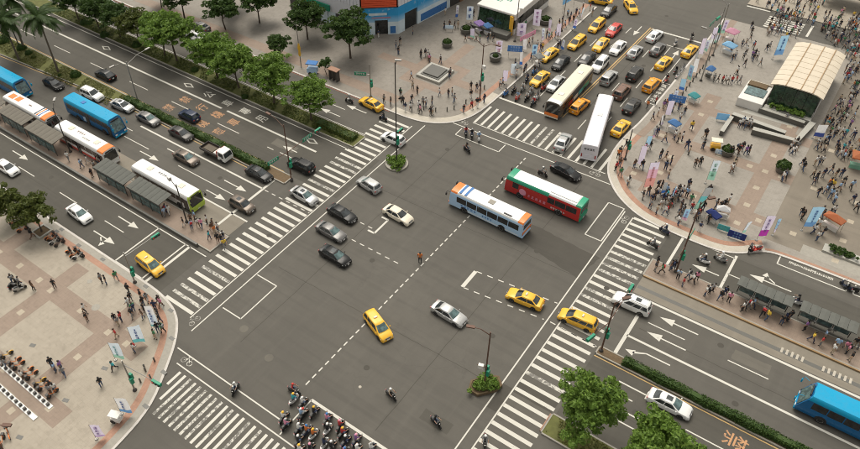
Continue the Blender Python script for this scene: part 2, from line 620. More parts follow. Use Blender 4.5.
def car_template(kind):
    c = CARS[kind]
    st = c['st']
    zb0 = .20
    b = MB()
    rings = []
    for x, z, w in st:
        lo = zb0 if abs(x) < abs(st[0][0]) - .1 else zb0 + .08
        half = [(w * .90, lo), (w * .985, lo + .12), (w, lo + .26 if z > .6 else z * .7), (w * .985, lo + (z - lo) * .80), (w * .93, lo + (z - lo) * .95), (w * .80, z), (w * .4, z + .022)]
        ring = [(x, y, zz) for y, zz in half] + [(x, 0, z + .03)] + [(x, -y, zz) for y, zz in reversed(half)]
        rings.append(ring)
    b.loft(rings)
    # cabin shell
    (b0, b1), (r0, r1), zr, zb, wb, wr = c['cb'], c['cr'], c['zr'], c['zb'], c['wb'], c['wr']

    def ring(x0, x1, w, z, bow):
        out = []
        n = 5
        for i in range(n):
            t = -1 + 2 * i / (n - 1)
            out.append((x1 + bow * (1 - t * t), t * w, z))
        out.append(((x0 + x1) / 2, w * 1.03, z))
        for i in range(n):
            t = 1 - 2 * i / (n - 1)
            out.append((x0 - bow * (1 - t * t), t * w, z))
        out.append(((x0 + x1) / 2, -w * 1.03, z))
        return out
    lerp = lambda a, b_, t: a + (b_ - a) * t
    rg = [ring(b0, b1, wb, zb - .04, .10)]
    for t in (.5, .94):
        rg.append(ring(lerp(b0, r0, t), lerp(b1, r1, t), lerp(wb, wr, t ** 1.2), lerp(zb - .04, zr - .05, t), .08))
    rg.append(ring(r0 + .10, r1 - .10, wr * .93, zr - .012, .05))
    rg.append(ring(r0 + .45, r1 - .40, wr * .55, zr + .012, .03))
    b.loft(rg)
    parts = [('body', b.mesh('car_body', 38), ['paint'], (0, 0, 0), 0, [])]
    # glass
    g0 = zb + .02

    def at(t):
        return (lerp(b0, r0, t), lerp(b1, r1, t), lerp(wb, wr, t ** 1.2), lerp(zb - .04, zr - .05, t))

    def screen(front, t0, t1, shrink):
        m = MB()
        k = 1 if front else 0
        rows = []
        for t in (t0, (t0 + t1) / 2, t1):
            a = at(t)
            row = []
            for i in range(5):
                s_ = -1 + 2 * i / 4
                bow = .09 * (1 - s_ * s_)
                x = a[k] + (bow + .022 if front else -bow - .022)
                row.append(Vector((x, s_ * a[2] * shrink, a[3] + .015)))
            rows.append(row)
        up = [[p + Vector((-.03 if front else .03, 0, -.03)) for p in r] for r in rows]
        n = 5
        vs = [p for r in rows for p in r] + [p for r in up for p in r]
        fs = []
        for k2 in range(2):
            for i in range(4):
                q = (k2 * n + i, k2 * n + i + 1, (k2 + 1) * n + i + 1, (k2 + 1) * n + i)
                fs.append(q)
                fs.append(tuple(15 + j for j in reversed(q)))
        rim = [0, 1, 2, 3, 4, 9, 14, 13, 12, 11, 10, 5]
        for i in range(len(rim)):
            a_, b_ = rim[i], rim[(i + 1) % len(rim)]
            fs.append((a_, 15 + a_, 15 + b_, b_))
        m.add(vs, fs)
        return m
    parts.append(('windshield', screen(True, .12, .92, .86).mesh('windshield', 30), ['glass_front'], (0, 0, 0), 0, []))
    rt0 = .25 if kind in ('mpv', 'suv', 'hatch') else .12
    parts.append(('rear_window', screen(False, rt0, .90, .82).mesh('rear_window', 30), ['car_glass'], (0, 0, 0), 0, []))
    for s_ in (1, -1):
        for (x0, x1, u0, u1) in c['win']:
            m = MB()
            lo, hi = at(.14), at(.86)
            tx0, tx1 = lerp(hi[0], hi[1], u0), lerp(hi[0], hi[1], u1)
            tx0, tx1 = max(tx0, hi[0] + .06), min(tx1, hi[1] - .04)
            x0_, x1_ = max(x0, lo[0] + .08), min(x1, lo[1] - .05)
            yo = lambda a, x: s_ * (a[2] * (1 + .03 * (1 - abs((x - (a[0] + a[1]) / 2) / ((a[1] - a[0]) / 2)))) + .012)
            q = [(x0_, yo(lo, x0_), lo[3]), (x1_, yo(lo, x1_), lo[3]), (tx1, yo(hi, tx1), hi[3]), (tx0, yo(hi, tx0), hi[3])]
            if s_ > 0:
                q = q[::-1]
            q2 = [(p[0], p[1] - s_ * .03, p[2] - .01) for p in q]
            m.loft([q2, q])
            parts.append(('side_window', m.mesh('side_window'), ['car_glass'], (0, 0, 0), 0, []))
        for (x0, x1) in c['doors']:
            m = MB()
            nx = 5
            rows_o, rows_i = [], []
            for fz, fy in ((.30, 1.0), (.50, 1.0), (.78, .99), (.93, .945)):
                ro, ri = [], []
                for i in range(nx):
                    x = lerp(x0, x1, i / (nx - 1))
                    z, w = interp(st, x, 1), interp(st, x, 2)
                    zz = zb0 + (z - zb0) * fz
                    ro.append((x, s_ * (w * fy + .009), zz))
                    ri.append((x, s_ * (w * fy - .02), zz))
                rows_o.append(ro)
                rows_i.append(ri)
            vs = [p for r in rows_o for p in r] + [p for r in rows_i for p in r]
            N = nx * 4
            fs = []
            for k in range(3):
                for i in range(nx - 1):
                    fs.append((k * nx + i, k * nx + i + 1, (k + 1) * nx + i + 1, (k + 1) * nx + i))
            rim = list(range(nx)) + [2 * nx - 1, 3 * nx - 1] + list(range(4 * nx - 1, 3 * nx - 1, -1)) + [2 * nx, nx]
            for i in range(len(rim)):
                a_, b_ = rim[i], rim[(i + 1) % len(rim)]
                fs.append((a_, N + a_, N + b_, b_))
            m.add(vs, fs)
            hd = MB()
            z = zb0 + (interp(st, x0 + .2, 1) - zb0) * .80
            hd.box((x0 + .16, s_ * (interp(st, x0, 2) + .006), z), (.18, .035, .03))
            parts.append(('door', m.mesh('door', 40), ['paint'], (0, 0, 0), 0, [('handle', hd.mesh('handle'), ['trim'], (0, 0, 0))]))
        mi = MB()
        mx = b1 - .28
        mi.ell((mx, s_ * (wb + .17), zb + .10), (.07, .12, .075), 8, 5)
        parts.append(('side_mirror', mi.mesh('side_mirror', 60), ['paint'], (0, 0, 0), 0, []))
        h = MB()
        xf = st[-1][0]
        zf = interp(st, xf - .17, 1)
        h.loft([[(xf - .40, s_ * .80, zf + .02), (xf - .05, s_ * .50, zf - .15), (xf - .02, s_ * .50, zf - .24), (xf - .32, s_ * .84, zf - .10)],
                [(xf - .36, s_ * .70, zf + .075), (xf + .0, s_ * .46, zf - .10), (xf + .03, s_ * .48, zf - .22), (xf - .28, s_ * .86, zf - .08)]])
        parts.append(('headlight', h.mesh('headlight'), ['lamp_white'], (0, 0, 0), 0, []))
        t_ = MB()
        xr = st[0][0]
        t_.box((xr + .10, s_ * .66, zb0 + (st[1][1] - zb0) * .86), (.22, .24, .15))
        parts.append(('tail_light', t_.mesh('tail_light'), ['lamp_red'], (0, 0, 0), 0, []))
    for f_ in (1, -1):
        bm_ = MB()
        xe = st[-1][0] if f_ > 0 else st[0][0]
        bm_.loft([[(xe - f_ * .30, y, z) for y, z in ((-.84, .22), (.84, .22), (.84, .44), (-.84, .44))],
                  [(xe + f_ * .02, y, z) for y, z in ((-.70, .24), (.70, .24), (.70, .42), (-.70, .42))]])
        pl = MB()
        pl.box((xe + f_ * .032, 0, .44 if f_ > 0 else .62), (.05, .34, .16))
        parts.append(('bumper', bm_.mesh('bumper'), ['bumper'], (0, 0, 0), 0, [('number_plate', pl.mesh('number_plate'), ['plate_white'], (0, 0, 0))]))
    gr = MB()
    gr.box((st[-2][0] - .02, 0, .60), (.12, .72, .12))
    parts.append(('grille', gr.mesh('grille'), ['black_plastic'], (0, 0, 0), 0, []))
    tw, rm = wheel_parts(c['wr_'], .21)
    for x in c['wx']:
        for s_ in (1, -1):
            w = interp(st, x, 2)
            ar = MB()
            n = 14
            ra = c['wr_'] * 1.13
            ar.loft([[(x + ra * math.cos(2 * math.pi * i / n), s_ * yy, max(zb0 - .01, c['wr_'] + ra * math.sin(2 * math.pi * i / n))) for i in range(n)] for yy in (w * .9, w + .013)])
            parts.append(('wheel_arch', ar.mesh('wheel_arch'), ['black_plastic'], (0, 0, 0), 0, []))
            parts.append(('wheel', tw, ['rubber'], (x, s_ * (w - .06), c['wr_']), 0, [('rim', rm, ['alloy'], (0, 0, 0))]))
    return parts


CAR_T = {k: car_template(k) for k in CARS}
_ts = MB()
_ts.rbox(-.10, .10, -.22, .22, 0, .14, 0, .02)
TAXI_SIGN = _ts.mesh('roof_sign')
_sr = MB()
_sr.rbox(-.32, .32, -.30, .30, 0, .012)
SUNROOF = _sr.mesh('sunroof')
_rr = MB()
_rr.tube((-.95, 0, .05), (.95, 0, .05), .022, n=5)
for _x in (-.9, .9):
    _rr.tube((_x, 0, -.02), (_x, 0, .06), .02, n=5)
RAIL = _rr.mesh('roof_rail')


def car(kind, colour, px, py, head, label, z=0.7, group=None, taxi=False, sunroof=False, glassk='car_glass', world=None, trim=None):
    loc = Vector((*world, 0)) if world else P(px, py, z)
    loc.z = 0.004
    cols = {'paint': 'car_' + colour, 'bumper': 'car_' + colour, 'trim': trim or 'car_' + colour, 'glass_front': glassk}
    nm = 'taxi' if taxi else 'car'
    e = spawn(CAR_T[kind], nm, loc, head, cols, label, 'taxi' if taxi else 'car', group)
    c = CARS[kind]
    mx = (c['cr'][0] + c['cr'][1]) / 2
    if taxi:
        mobj('roof_sign', TAXI_SIGN, 'car_cream', e, (mx + .25, 0, c['zr'] + .005))
    if sunroof:
        mobj('sunroof', SUNROOF, 'car_glass', e, (mx + .2, 0, c['zr'] + .008))
    if kind == 'suv':
        for s_ in (1, -1):
            mobj('roof_rail', RAIL, 'steel', e, (mx, s_ * .52, c['zr'] - .01))
    return e

# ------------------------------------------------------------------ buses
BUS_SEC = [(1.14, .30), (1.235, .42), (1.25, .95), (1.25, 1.42), (1.24, 2.45), (1.20, 2.78), (1.06, 2.99), (.62, 3.06)]


def bus_template(L, cuts, mats, zone, slant=0.25, wins=6, hatch=(), rear_glass=True, front_mat='bus_glass', deco=None, hscale=1.0, ac=None):
    h = L / 2
    xs = sorted(set([-h, -h + .06, -h + .3, -h + 1.2, 0, h - 1.2, h - .3, h - .06, h] + list(cuts)))
    b = MB()

    def sx(x, z):
        if x > h - 1.2:
            return x - slant * max(0, (z - 1.0) / 2) * (x - (h - 1.2)) / 1.2
        return x
    rings = []
    for x in xs:
        e = 0.93 if abs(abs(x) - h) < 1e-6 else 1.0
        half = [(y * (e if k < 6 else e * .98), z * hscale if abs(e - 1) < .01 else .3 + (z - .3) * .985 * hscale) for k, (y, z) in enumerate(BUS_SEC)]
        ring = [(sx(x, z), y, z) for y, z in half] + [(sx(x, 3.08), 0, 3.08 * hscale * (1 if e == 1 else .985))] + [(sx(x, z), -y, z) for y, z in reversed(half)]
        rings.append(ring)
    b.loft(rings)
    me = b.mesh('bus_body', 35)
    for _ in range(len(mats) - 1):
        me.materials.append(None)
    for p in me.polygons:
        p.material_index = zone(p.center, h, p.normal)
    parts = [('body', me, mats, (0, 0, 0), 0, [])]
    # windows
    x0, x1 = -h + .55, h - 1.25
    wdt = (x1 - x0) / wins
    for s_ in (1, -1):
        for k in range(wins):
            m = MB()
            a, c_ = x0 + k * wdt + .05, x0 + (k + 1) * wdt - .05
            q = [(a, s_ * 1.262, 1.46 * hscale), (c_, s_ * 1.262, 1.46 * hscale), (c_, s_ * 1.25, 2.40 * hscale), (a, s_ * 1.25, 2.40 * hscale)]
            m.loft([[(p[0], p[1] - s_ * .04, p[2]) for p in q], q])
            parts.append(('side_window', m.mesh('side_window'), ['bus_glass'], (0, 0, 0), 0, []))
    # doors on the kerb side (right of travel)
    for xd in (h - 1.05 + .05, -.4):
        m = MB()
        m.box((xd, -1.25, 1.35), (.98, .05, 1.95))
        lf = MB()
        lf.box((xd, -1.28, 1.35), (.05, .04, 1.9))
        parts.append(('door', m.mesh('door'), ['bus_glass'], (0, 0, 0), 0, [('door_seam', lf.mesh('door_seam'), ['steel'], (0, 0, 0))]))
    # front and rear
    m = MB()
    z0, z1 = 1.15, 2.55 * hscale
    xf0, xf1 = sx(h, z0) + .02, sx(h, z1) + .02
    m.loft([[(xf0 - .1, -1.08, z0), (xf0 - .1, 1.08, z0), (xf1 - .1, 1.06, z1), (xf1 - .1, -1.06, z1)], [(xf0, -1.06, z0), (xf0, 1.06, z0), (xf1, 1.03, z1), (xf1, -1.03, z1)]])
    wp = MB()
    wp.tube((xf0 + .02, -.5, z0 + .02), (xf0 + .0, .1, z0 + .55), .015, n=4)
    parts.append(('windshield', m.mesh('windshield'), [front_mat], (0, 0, 0), 0, [('wiper', wp.mesh('wiper'), ['black_plastic'], (0, 0, 0))]))
    m = MB()
    m.box((sx(h, 2.75) + .0, 0, 2.72 * hscale), (.10, 1.5, .22))
    parts.append(('destination_sign', m.mesh('destination_sign'), ['black_plastic'], (0, 0, 0), 0, []))
    if rear_glass:
        m = MB()
        m.box((-h - .005, 0, 2.05 * hscale), (.05, 1.9, .75))
        parts.append(('rear_window', m.mesh('rear_window'), ['bus_glass'], (0, 0, 0), 0, []))
    m = MB()
    m.box((-h - .01, 0, .95), (.06, 1.3, .5))
    parts.append(('engine_grille', m.mesh('engine_grille'), ['engine'], (0, 0, 0), 0, []))
    for s_ in (1, -1):
        m = MB()
        m.rbox(h - .02, h + .05, s_ * .86 - .2, s_ * .86 + .2, .62, .86, 0, .02)
        parts.append(('headlight', m.mesh('headlight'), ['lamp_white'], (0, 0, 0), 0, []))
        m = MB()
        m.box((-h - .01, s_ * 1.02, 1.0), (.06, .16, .6))
        parts.append(('tail_light', m.mesh('tail_light'), ['lamp_red'], (0, 0, 0), 0, []))
        m = MB()
        m.path([(h - .25, s_ * 1.1, 2.6 * hscale), (h + .25, s_ * 1.30, 2.7 * hscale), (h + .38, s_ * 1.34, 2.4)], .03, 5)
        m.rbox(h + .30, h + .44, s_ * 1.34 - .11, s_ * 1.34 + .11, 1.95, 2.4, 0, .02)
        parts.append(('side_mirror', m.mesh('side_mirror'), ['mirror'], (0, 0, 0), 0, []))
    for f_ in (1, -1):
        m = MB()
        m.rbox(*sorted((f_ * (h - .2), f_ * (h + .07))), -1.15, 1.15, .28, .55, 0, .03)
        pl = MB()
        pl.box((f_ * (h + .08), 0, .45), (.03, .42, .16))
        parts.append(('bumper', m.mesh('bumper'), ['bumper'], (0, 0, 0), 0, [('number_plate', pl.mesh('number_plate'), ['plate_white'], (0, 0, 0))]))
    tw, rm = wheel_parts(.48, .28)
    for x in (-h + 3.1, h - 2.6):
        for s_ in (1, -1):
            ar = MB()
            n = 16
            ar.loft([[(x + .60 * math.cos(2 * math.pi * i / n), s_ * yy, max(.29, .48 + .60 * math.sin(2 * math.pi * i / n))) for i in range(n)] for yy in (1.1, 1.262)])
            parts.append(('wheel_arch', ar.mesh('wheel_arch'), ['black_plastic'], (0, 0, 0), 0, []))
            parts.append(('wheel', tw, ['rubber'], (x, s_ * 1.15, .48), 0, [('rim', rm, ['alloy'], (0, 0, 0))]))
    zt = 3.08 * hscale
    for (hx, hy, sx_, sy_, hm) in hatch:
        m = MB()
        m.rbox(hx - sx_ / 2, hx + sx_ / 2, hy - sy_ / 2, hy + sy_ / 2, zt - .06, zt + .06, 0, .02)
        parts.append(('roof_hatch', m.mesh('roof_hatch'), [hm], (0, 0, 0), 0, []))
    if ac:
        m = MB()
        m.rbox(ac[0], ac[1], -.85, .85, zt - .08, zt + .10, 0, .05)
        parts.append(('air_conditioner', m.mesh('air_conditioner'), [ac[2]], (0, 0, 0), 0, []))
    for d in (deco or []):
        parts.append(d)
    return parts


def strip(name, x0, x1, y0, y1, z0, z1, mat):
    m = MB()
    m.rbox(x0, x1, y0, y1, z0, z1)
    return (name, m.mesh(name), [mat], (0, 0, 0), 0, [])


def glyph_row(mb, c, ux, uz, n, size, gap=1.25, t=Vector((0, 0, .012)), seed=0, mi=0):
    """a row of dense square characters made of short strokes, unreadable at this distance as in the photograph"""
    r = random.Random(seed)
    ux, uz, c = Vector(ux), Vector(uz), Vector(c)
    for k in range(n):
        o = c + ux * (k - (n - 1) / 2) * size * gap
        for j in range(3):
            z = (j - 1) * size * .36
            w = size * r.choice((.5, .75, .9))
            p = o + uz * z
            q = [p - ux * w / 2 - uz * size * .07, p + ux * w / 2 - uz * size * .07, p + ux * w / 2 + uz * size * .07, p - ux * w / 2 + uz * size * .07]
            mb.loft([q, [v + t for v in q]], mi)
        for j in range(r.choice((1, 2))):
            x = (r.random() - .5) * size * .6
            p = o + ux * x
            q = [p - ux * size * .06 - uz * size * .46, p + ux * size * .06 - uz * size * .46, p + ux * size * .06 + uz * size * .46, p - ux * size * .06 + uz * size * .46]
            mb.loft([q, [v + t * .9 for v in q]], mi)
    return mb


def glyphs(name, c, ux, uz, n, size, t, mat, seed=0, gap=1.25):
    m = glyph_row(MB(), c, ux, uz, n, size, gap, Vector(t), seed)
    return (name, m.mesh(name), [mat], (0, 0, 0), 0, [])


def zone_city(front, rear, side, roof, skirt, cf=1.3, cr=.45, band=None):
    """material index: roof, front cap, rear cap, side, skirt"""
    def z(c, h, n):
        if band:
            r = band(c, h, n)
            if r is not None:
                return r
        if c.z > 2.8:
            if c.x > h - cf:
                return front
            if c.x < -h + cr:
                return rear
            return roof
        if c.z < .9:
            return skirt
        if c.x < -h + .1 and c.z > 2.4:
            return rear
        return side
    return z


BUS_T = {}
BUS_T['orange'] = bus_template(
    11.7, [4.55, -5.0], ['car_white', 'car_orange', 'car_lightblue', 'car_blue'], zone_city(1, 1, 2, 0, 2, 1.3, .8),
    hatch=[(-.3, 0, .85, .8, 'kerb_grey')],
    deco=[strip('roof_stripe', 4.0, 4.35, -1.0, 1.0, 3.0, 3.095, 'car_blue'), strip('roof_stripe', 3.15, 3.5, -1.0, 1.0, 3.0, 3.095, 'car_blue'),
          strip('orange_front_band', 5.1, 5.93, -1.2, 1.2, .62, .92, 'car_orange'),
          strip('orange_rear_stripe', -5.93, -5.82, -1.15, 1.15, 1.0, 1.25, 'car_orange'),
          strip('white_side_stripe', -5.3, 3.9, 1.25, 1.262, .55, .68, 'car_white'),
          glyphs('lettering', (2.6, 1.258, 1.15), (-1, 0, 0), (0, 0, 1), 5, .42, (0, .012, 0), 'car_blue', 3),
          glyphs('lettering', (-.4, 1.258, 1.05), (-1, 0, 0), (0, 0, 1), 4, .34, (0, .012, 0), 'car_blue', 4),
          strip('roof_lettering_bar', -3.9, -2.7, .75, .95, 3.0, 3.088, 'black_plastic')])
BUS_T['green'] = bus_template(
    11.7, [4.6, -1.0, -5.0], ['car_white', 'car_green', 'car_busred', 'car_lightblue'],
    zone_city(1, 1, 2, 0, 2, 1.1, .8, lambda c, h, n: 1 if (c.z > 2.45 and abs(c.y) > .85 and c.x > -1.0) else (1 if c.x < -h + .1 else (3 if c.x > h - .1 else None))),
    deco=[strip('roof_panel', -4.9, -1.0, -.75, .75, 3.02, 3.13, 'car_white'),
          glyphs('lettering', (1.0, 1.258, 1.12), (-1, 0, 0), (0, 0, 1), 6, .48, (0, .012, 0), 'car_pink', 8),
          glyphs('lettering', (-2.6, 1.258, .85), (-1, 0, 0), (0, 0, 1), 6, .30, (0, .012, 0), 'car_white', 9),
          strip('window_advert', -.9, 3.6, 1.25, 1.275, 1.42, 2.35, 'car_busred'),
          strip('green_rear_band', -5.94, -5.84, -1.18, 1.18, .6, 1.1, 'car_green')])
_ad = MB()
_ad.lathe([(.55, -.01), (.55, .02)], 18)
_adm = _ad.mesh('round_emblem')
_adm.transform(Matrix.Rotation(-math.pi / 2, 4, 'X'))
BUS_T['green'].append(('round_emblem', _adm, ['car_pink'], (2.9, 1.272, 1.35), 0, []))
BUS_T['white'] = bus_template(
    14.3, [], ['car_lavender', 'car_lavender', 'car_lavender', 'car_white'], zone_city(3, 0, 0, 0, 0, 1.2, .5), wins=8, rear_glass=False,
    hatch=[(1.0, 0, .7, .7, 'white_panel')],
    deco=[glyphs('lettering', (-7.17, 0, 2.25), (0, -1, 0), (0, 0, 1), 4, .36, (-.012, 0, 0), 'black_plastic', 12, 1.1)])
BUS_T['grey'] = bus_template(
    13.4, [5.4], ['car_cream', 'car_white', 'car_bronze', 'car_orange'], zone_city(1, 0, 2, 0, 3 if False else 2, 1.2, .5), wins=7, front_mat='bus_glass',
    hatch=[(3.6, 0, .8, .8, 'white_panel'), (-3.9, 0, .8, .8, 'white_panel')],
    deco=[strip('orange_front_panel', 6.6, 6.78, -1.15, 1.15, .58, 1.05, 'car_orange'),
          strip('side_advert', -2.6, -.9, 1.24, 1.27, .6, 1.42, 'car_teal'), strip('side_advert', -.7, 1.1, 1.24, 1.27, .6, 1.42, 'car_cream'), strip('side_advert', 1.4, 3.0, 1.24, 1.27, .6, 1.42, 'car_red'),
          strip('side_advert', -5.2, -2.8, 1.24, 1.27, .6, 1.42, 'car_green')])
BUS_T['stripe'] = bus_template(
    12.2, [4.6], ['car_white', 'car_orange', 'car_white', 'car_navy'], zone_city(1, 0, 2, 0, 3, 1.45, .4),
    hatch=[(.4, 0, .7, .18, 'car_brown')],
    deco=[strip('roof_print', -5.2, -3.9, -.6, .5, 3.0, 3.09, 'car_orange'), strip('roof_print', -3.5, -2.3, -.5, .6, 3.0, 3.09, 'car_orange'),
          strip('roof_stripe', 3.9, 4.1, -1.0, 1.0, 3.0, 3.093, 'car_blue'), strip('roof_stripe', 3.4, 3.6, -1.0, 1.0, 3.0, 3.093, 'car_orange'), strip('roof_stripe', 2.9, 3.1, -1.0, 1.0, 3.0, 3.093, 'car_navy')])
BUS_T['orangecap'] = bus_template(
    12.4, [4.6], ['car_white', 'car_orange', 'car_white', 'car_red'], zone_city(1, 0, 2, 0, 3, 1.5, .4),
    hatch=[(-3.3, .15, .85, .85, 'car_cream'), (3.1, .1, .85, .85, 'car_cream')],
    deco=[glyphs('lettering', (-.9, .2, 3.085), (1, 0, 0), (0, 1, 0), 4, .40, (0, 0, .012), 'car_brown', 21), glyphs('lettering', (1.0, -.35, 3.085), (1, 0, 0), (0, 1, 0), 5, .3, (0, 0, .012), 'kerb_grey', 22)])
BUS_T['lime'] = bus_template(
    12.6, [5.6], ['car_white', 'car_white', 'car_white', 'car_lime'],
    zone_city(0, 0, 2, 0, 2, 1.5, .4, lambda c, h, n: 3 if (c.x > h - .5 and c.z < 2.9) else None),
    hatch=[(-3.4, .15, .85, .85, 'car_cream'), (3.4, .1, .85, .85, 'car_cream')],
    deco=[glyphs('lettering', (-.6, .25, 3.085), (1, 0, 0), (0, 1, 0), 5, .36, (0, 0, .012), 'black_plastic', 23), strip('lime_front_panel', 6.2, 6.4, -1.18, 1.18, .55, 1.12, 'car_lime')])
BUS_T['coach'] = bus_template(
    12.6, [4.9], ['car_cyan', 'car_cyan', 'car_deep blue', 'car_deep blue'], zone_city(0, 0, 2, 0, 3, 1.5, .4), slant=.85, wins=7, front_mat='painted_sky_glass', hscale=1.08,
    hatch=[(-2.2, 0, .8, .7, 'car_blue')],
    deco=[strip('white_swoosh', -1.6, -.2, -1.27, -1.24, .7, 1.5, 'car_lightblue'), strip('white_swoosh', -3.2, -1.0, 1.245, 1.268, .7, 1.35, 'car_lightblue')])


def bus(kind, x, y, head, label, cols):
    c = {'bumper': 'black_plastic', 'mirror': 'black_plastic', 'engine': 'black_plastic'}
    c.update(cols)
    return spawn(BUS_T[kind], 'coach' if kind == 'coach' else 'city_bus', (x, y, .004), head, c, label, 'coach' if kind == 'coach' else 'bus')


# ------------------------------------------------------------------ flatbed lorry
def lorry(loc, head, label):
    e = empty('flatbed_lorry', loc, head)
    ch = MB()
    ch.rbox(-2.6, 2.3, -.45, .45, .45, .70)
    mobj('chassis', ch.mesh('chassis'), 'black_plastic', e)
    c = MB()
    c.loft([[(x, y, z) for x, z, y in ((1.0, .45, s * .88), (2.62, .45, s * .88), (2.66, 1.15, s * .88), (2.36, 1.95, s * .80), (1.10, 2.0, s * .80))] for s in (-1, 1)])
    cab = mobj('cab', c.mesh('cab'), 'car_white', e)
    g = MB()
    g.loft([[(2.66, -.76, 1.2), (2.66, .76, 1.2), (2.42, .70, 1.85), (2.42, -.70, 1.85)], [(2.685, -.76, 1.2), (2.685, .76, 1.2), (2.445, .70, 1.85), (2.445, -.70, 1.85)]])
    mobj('windshield', g.mesh('windshield'), 'car_glass', cab)
    for s in (1, -1):
        g = MB()
        q = [(1.35, s * .886, 1.2), (2.4, s * .886, 1.2), (2.2, s * .835, 1.8), (1.35, s * .835, 1.8)]
        g.loft([[(a, b - s * .03, z) for a, b, z in q], q])
        mobj('side_window', g.mesh('side_window'), 'car_glass', cab)
        m = MB()
        m.rbox(2.55, 2.7, s * .66 - .14, s * .66 + .14, .72, .92, 0, .02)
        mobj('headlight', m.mesh('headlight'), 'lamp_white', cab)
        m = MB()
        m.rbox(2.35, 2.45, s * 1.05 - .12, s * 1.05 + .1, 1.3, 1.6, 0, .02)
        mobj('side_mirror', m.mesh('side_mirror'), 'black_plastic', cab)
    bd = MB()
    bd.rbox(-2.8, .9, -.95, .95, .72, .84)
    mobj('flatbed', bd.mesh('flatbed'), 'bark', e)
    for a in ((-2.8, .9, -.98, -.92), (-2.8, .9, .92, .98), (-2.84, -2.78, -.98, .98), (.86, .92, -.98, .98)):
        m = MB()
        m.rbox(a[0], a[1], a[2], a[3], .845, 1.2)
        mobj('drop_side', m.mesh('drop_side'), 'steel_dark', e)
    m = MB()
    m.rbox(.0, .75, -.75, .75, .845, 1.25, 0, .05)
    mobj('cargo_sheet', m.mesh('cargo_sheet'), 'white_panel', e)
    m = MB()
    m.rbox(-2.4, -.4, -.6, .6, .845, 1.0, 0, .04)
    mobj('plywood_load', m.mesh('plywood_load'), 'palm_bark', e)
    m = MB()
    m.rbox(.925, .995, -.9, .9, .86, 1.9)
    mobj('headboard', m.mesh('headboard'), 'car_red', e)
    tw, rm = wheel_parts(.36, .22)
    for x in (-1.6, 1.75):
        for s in (1, -1):
            w = mobj('wheel', tw, 'rubber', e, (x, s * .82, .36))
            mobj('rim', rm, 'alloy', w)
    tag(e, label, 'lorry')


# ------------------------------------------------------------------ scooters
def scooter_template():
    parts = []
    b = MB()
    b.loft([[(x, s * w, z) for s, z in ((-1, z0), (1, z0), (1, z1), (-1, z1))] for x, w, z0, z1 in ((-.82, .05, .52, .66), (-.70, .13, .42, .74), (-.35, .17, .30, .74), (-.08, .17, .26, .70), (.02, .15, .25, .34), (.42, .15, .25, .33), (.50, .12, .30, .55))])
    parts.append(('body', b.mesh('scooter_body', 40), ['paint'], (0, 0, 0), 0, []))
    f = MB()
    f.loft([[(x + .02 * 0, s * w, z) for s, x in ((-1, x0), (1, x0), (.8, x1), (-.8, x1))] for z, w, x0, x1 in ((.28, .13, .44, .52), (.55, .21, .50, .60), (.85, .19, .42, .56), (1.0, .10, .36, .44))])
    parts.append(('front_shield', f.mesh('front_shield', 40), ['paint'], (0, 0, 0), 0, []))
    s = MB()
    s.loft([[(x, s_ * w, z) for s_, z in ((-1, z0), (1, z0), (.8, z1), (-.8, z1))] for x, w, z0, z1 in ((-.66, .10, .74, .80), (-.40, .15, .73, .84), (-.05, .14, .70, .79), (.02, .08, .68, .74))])
    parts.append(('seat', s.mesh('scooter_seat', 40), ['black_plastic'], (0, 0, 0), 0, []))
    h = MB()
    h.path([(.30, -.34, 1.02), (.40, -.12, 1.0), (.40, .12, 1.0), (.30, .34, 1.02)], .022, 6)
    h.tube((.40, 0, 1.0), (.58, 0, .35), .03)
    parts.append(('handlebar', h.mesh('handlebar'), ['black_plastic'], (0, 0, 0), 0, []))
    for s_ in (1, -1):
        m = MB()
        m.tube((.38, s_ * .22, 1.02), (.34, s_ * .30, 1.20), .008, n=4)
        m.ell((.33, s_ * .32, 1.22), (.02, .06, .045), 6, 4)
        parts.append(('mirror', m.mesh('mirror'), ['black_plastic'], (0, 0, 0), 0, []))
    m = MB()
    m.ell((.57, 0, .80), (.05, .10, .07), 8, 5)
    parts.append(('headlight', m.mesh('headlight'), ['lamp_white'], (0, 0, 0), 0, []))
    m = MB()
    m.box((-.82, 0, .62), (.06, .18, .08))
    parts.append(('tail_light', m.mesh('tail_light'), ['lamp_red'], (0, 0, 0), 0, []))
    m = MB()
    m.box((-.86, 0, .45), (.02, .20, .13), M=Matrix.Rotation(.3, 3, 'Y'))
    parts.append(('number_plate', m.mesh('number_plate'), ['plate_white'], (0, 0, 0), 0, []))
    tw, rm = wheel_parts(.24, .11)
    for x in (-.60, .62):
        parts.append(('wheel', tw, ['rubber'], (x, 0, .24), 0, [('rim', rm, ['alloy'], (0, 0, 0))]))
    return parts


SCOOT = scooter_template()

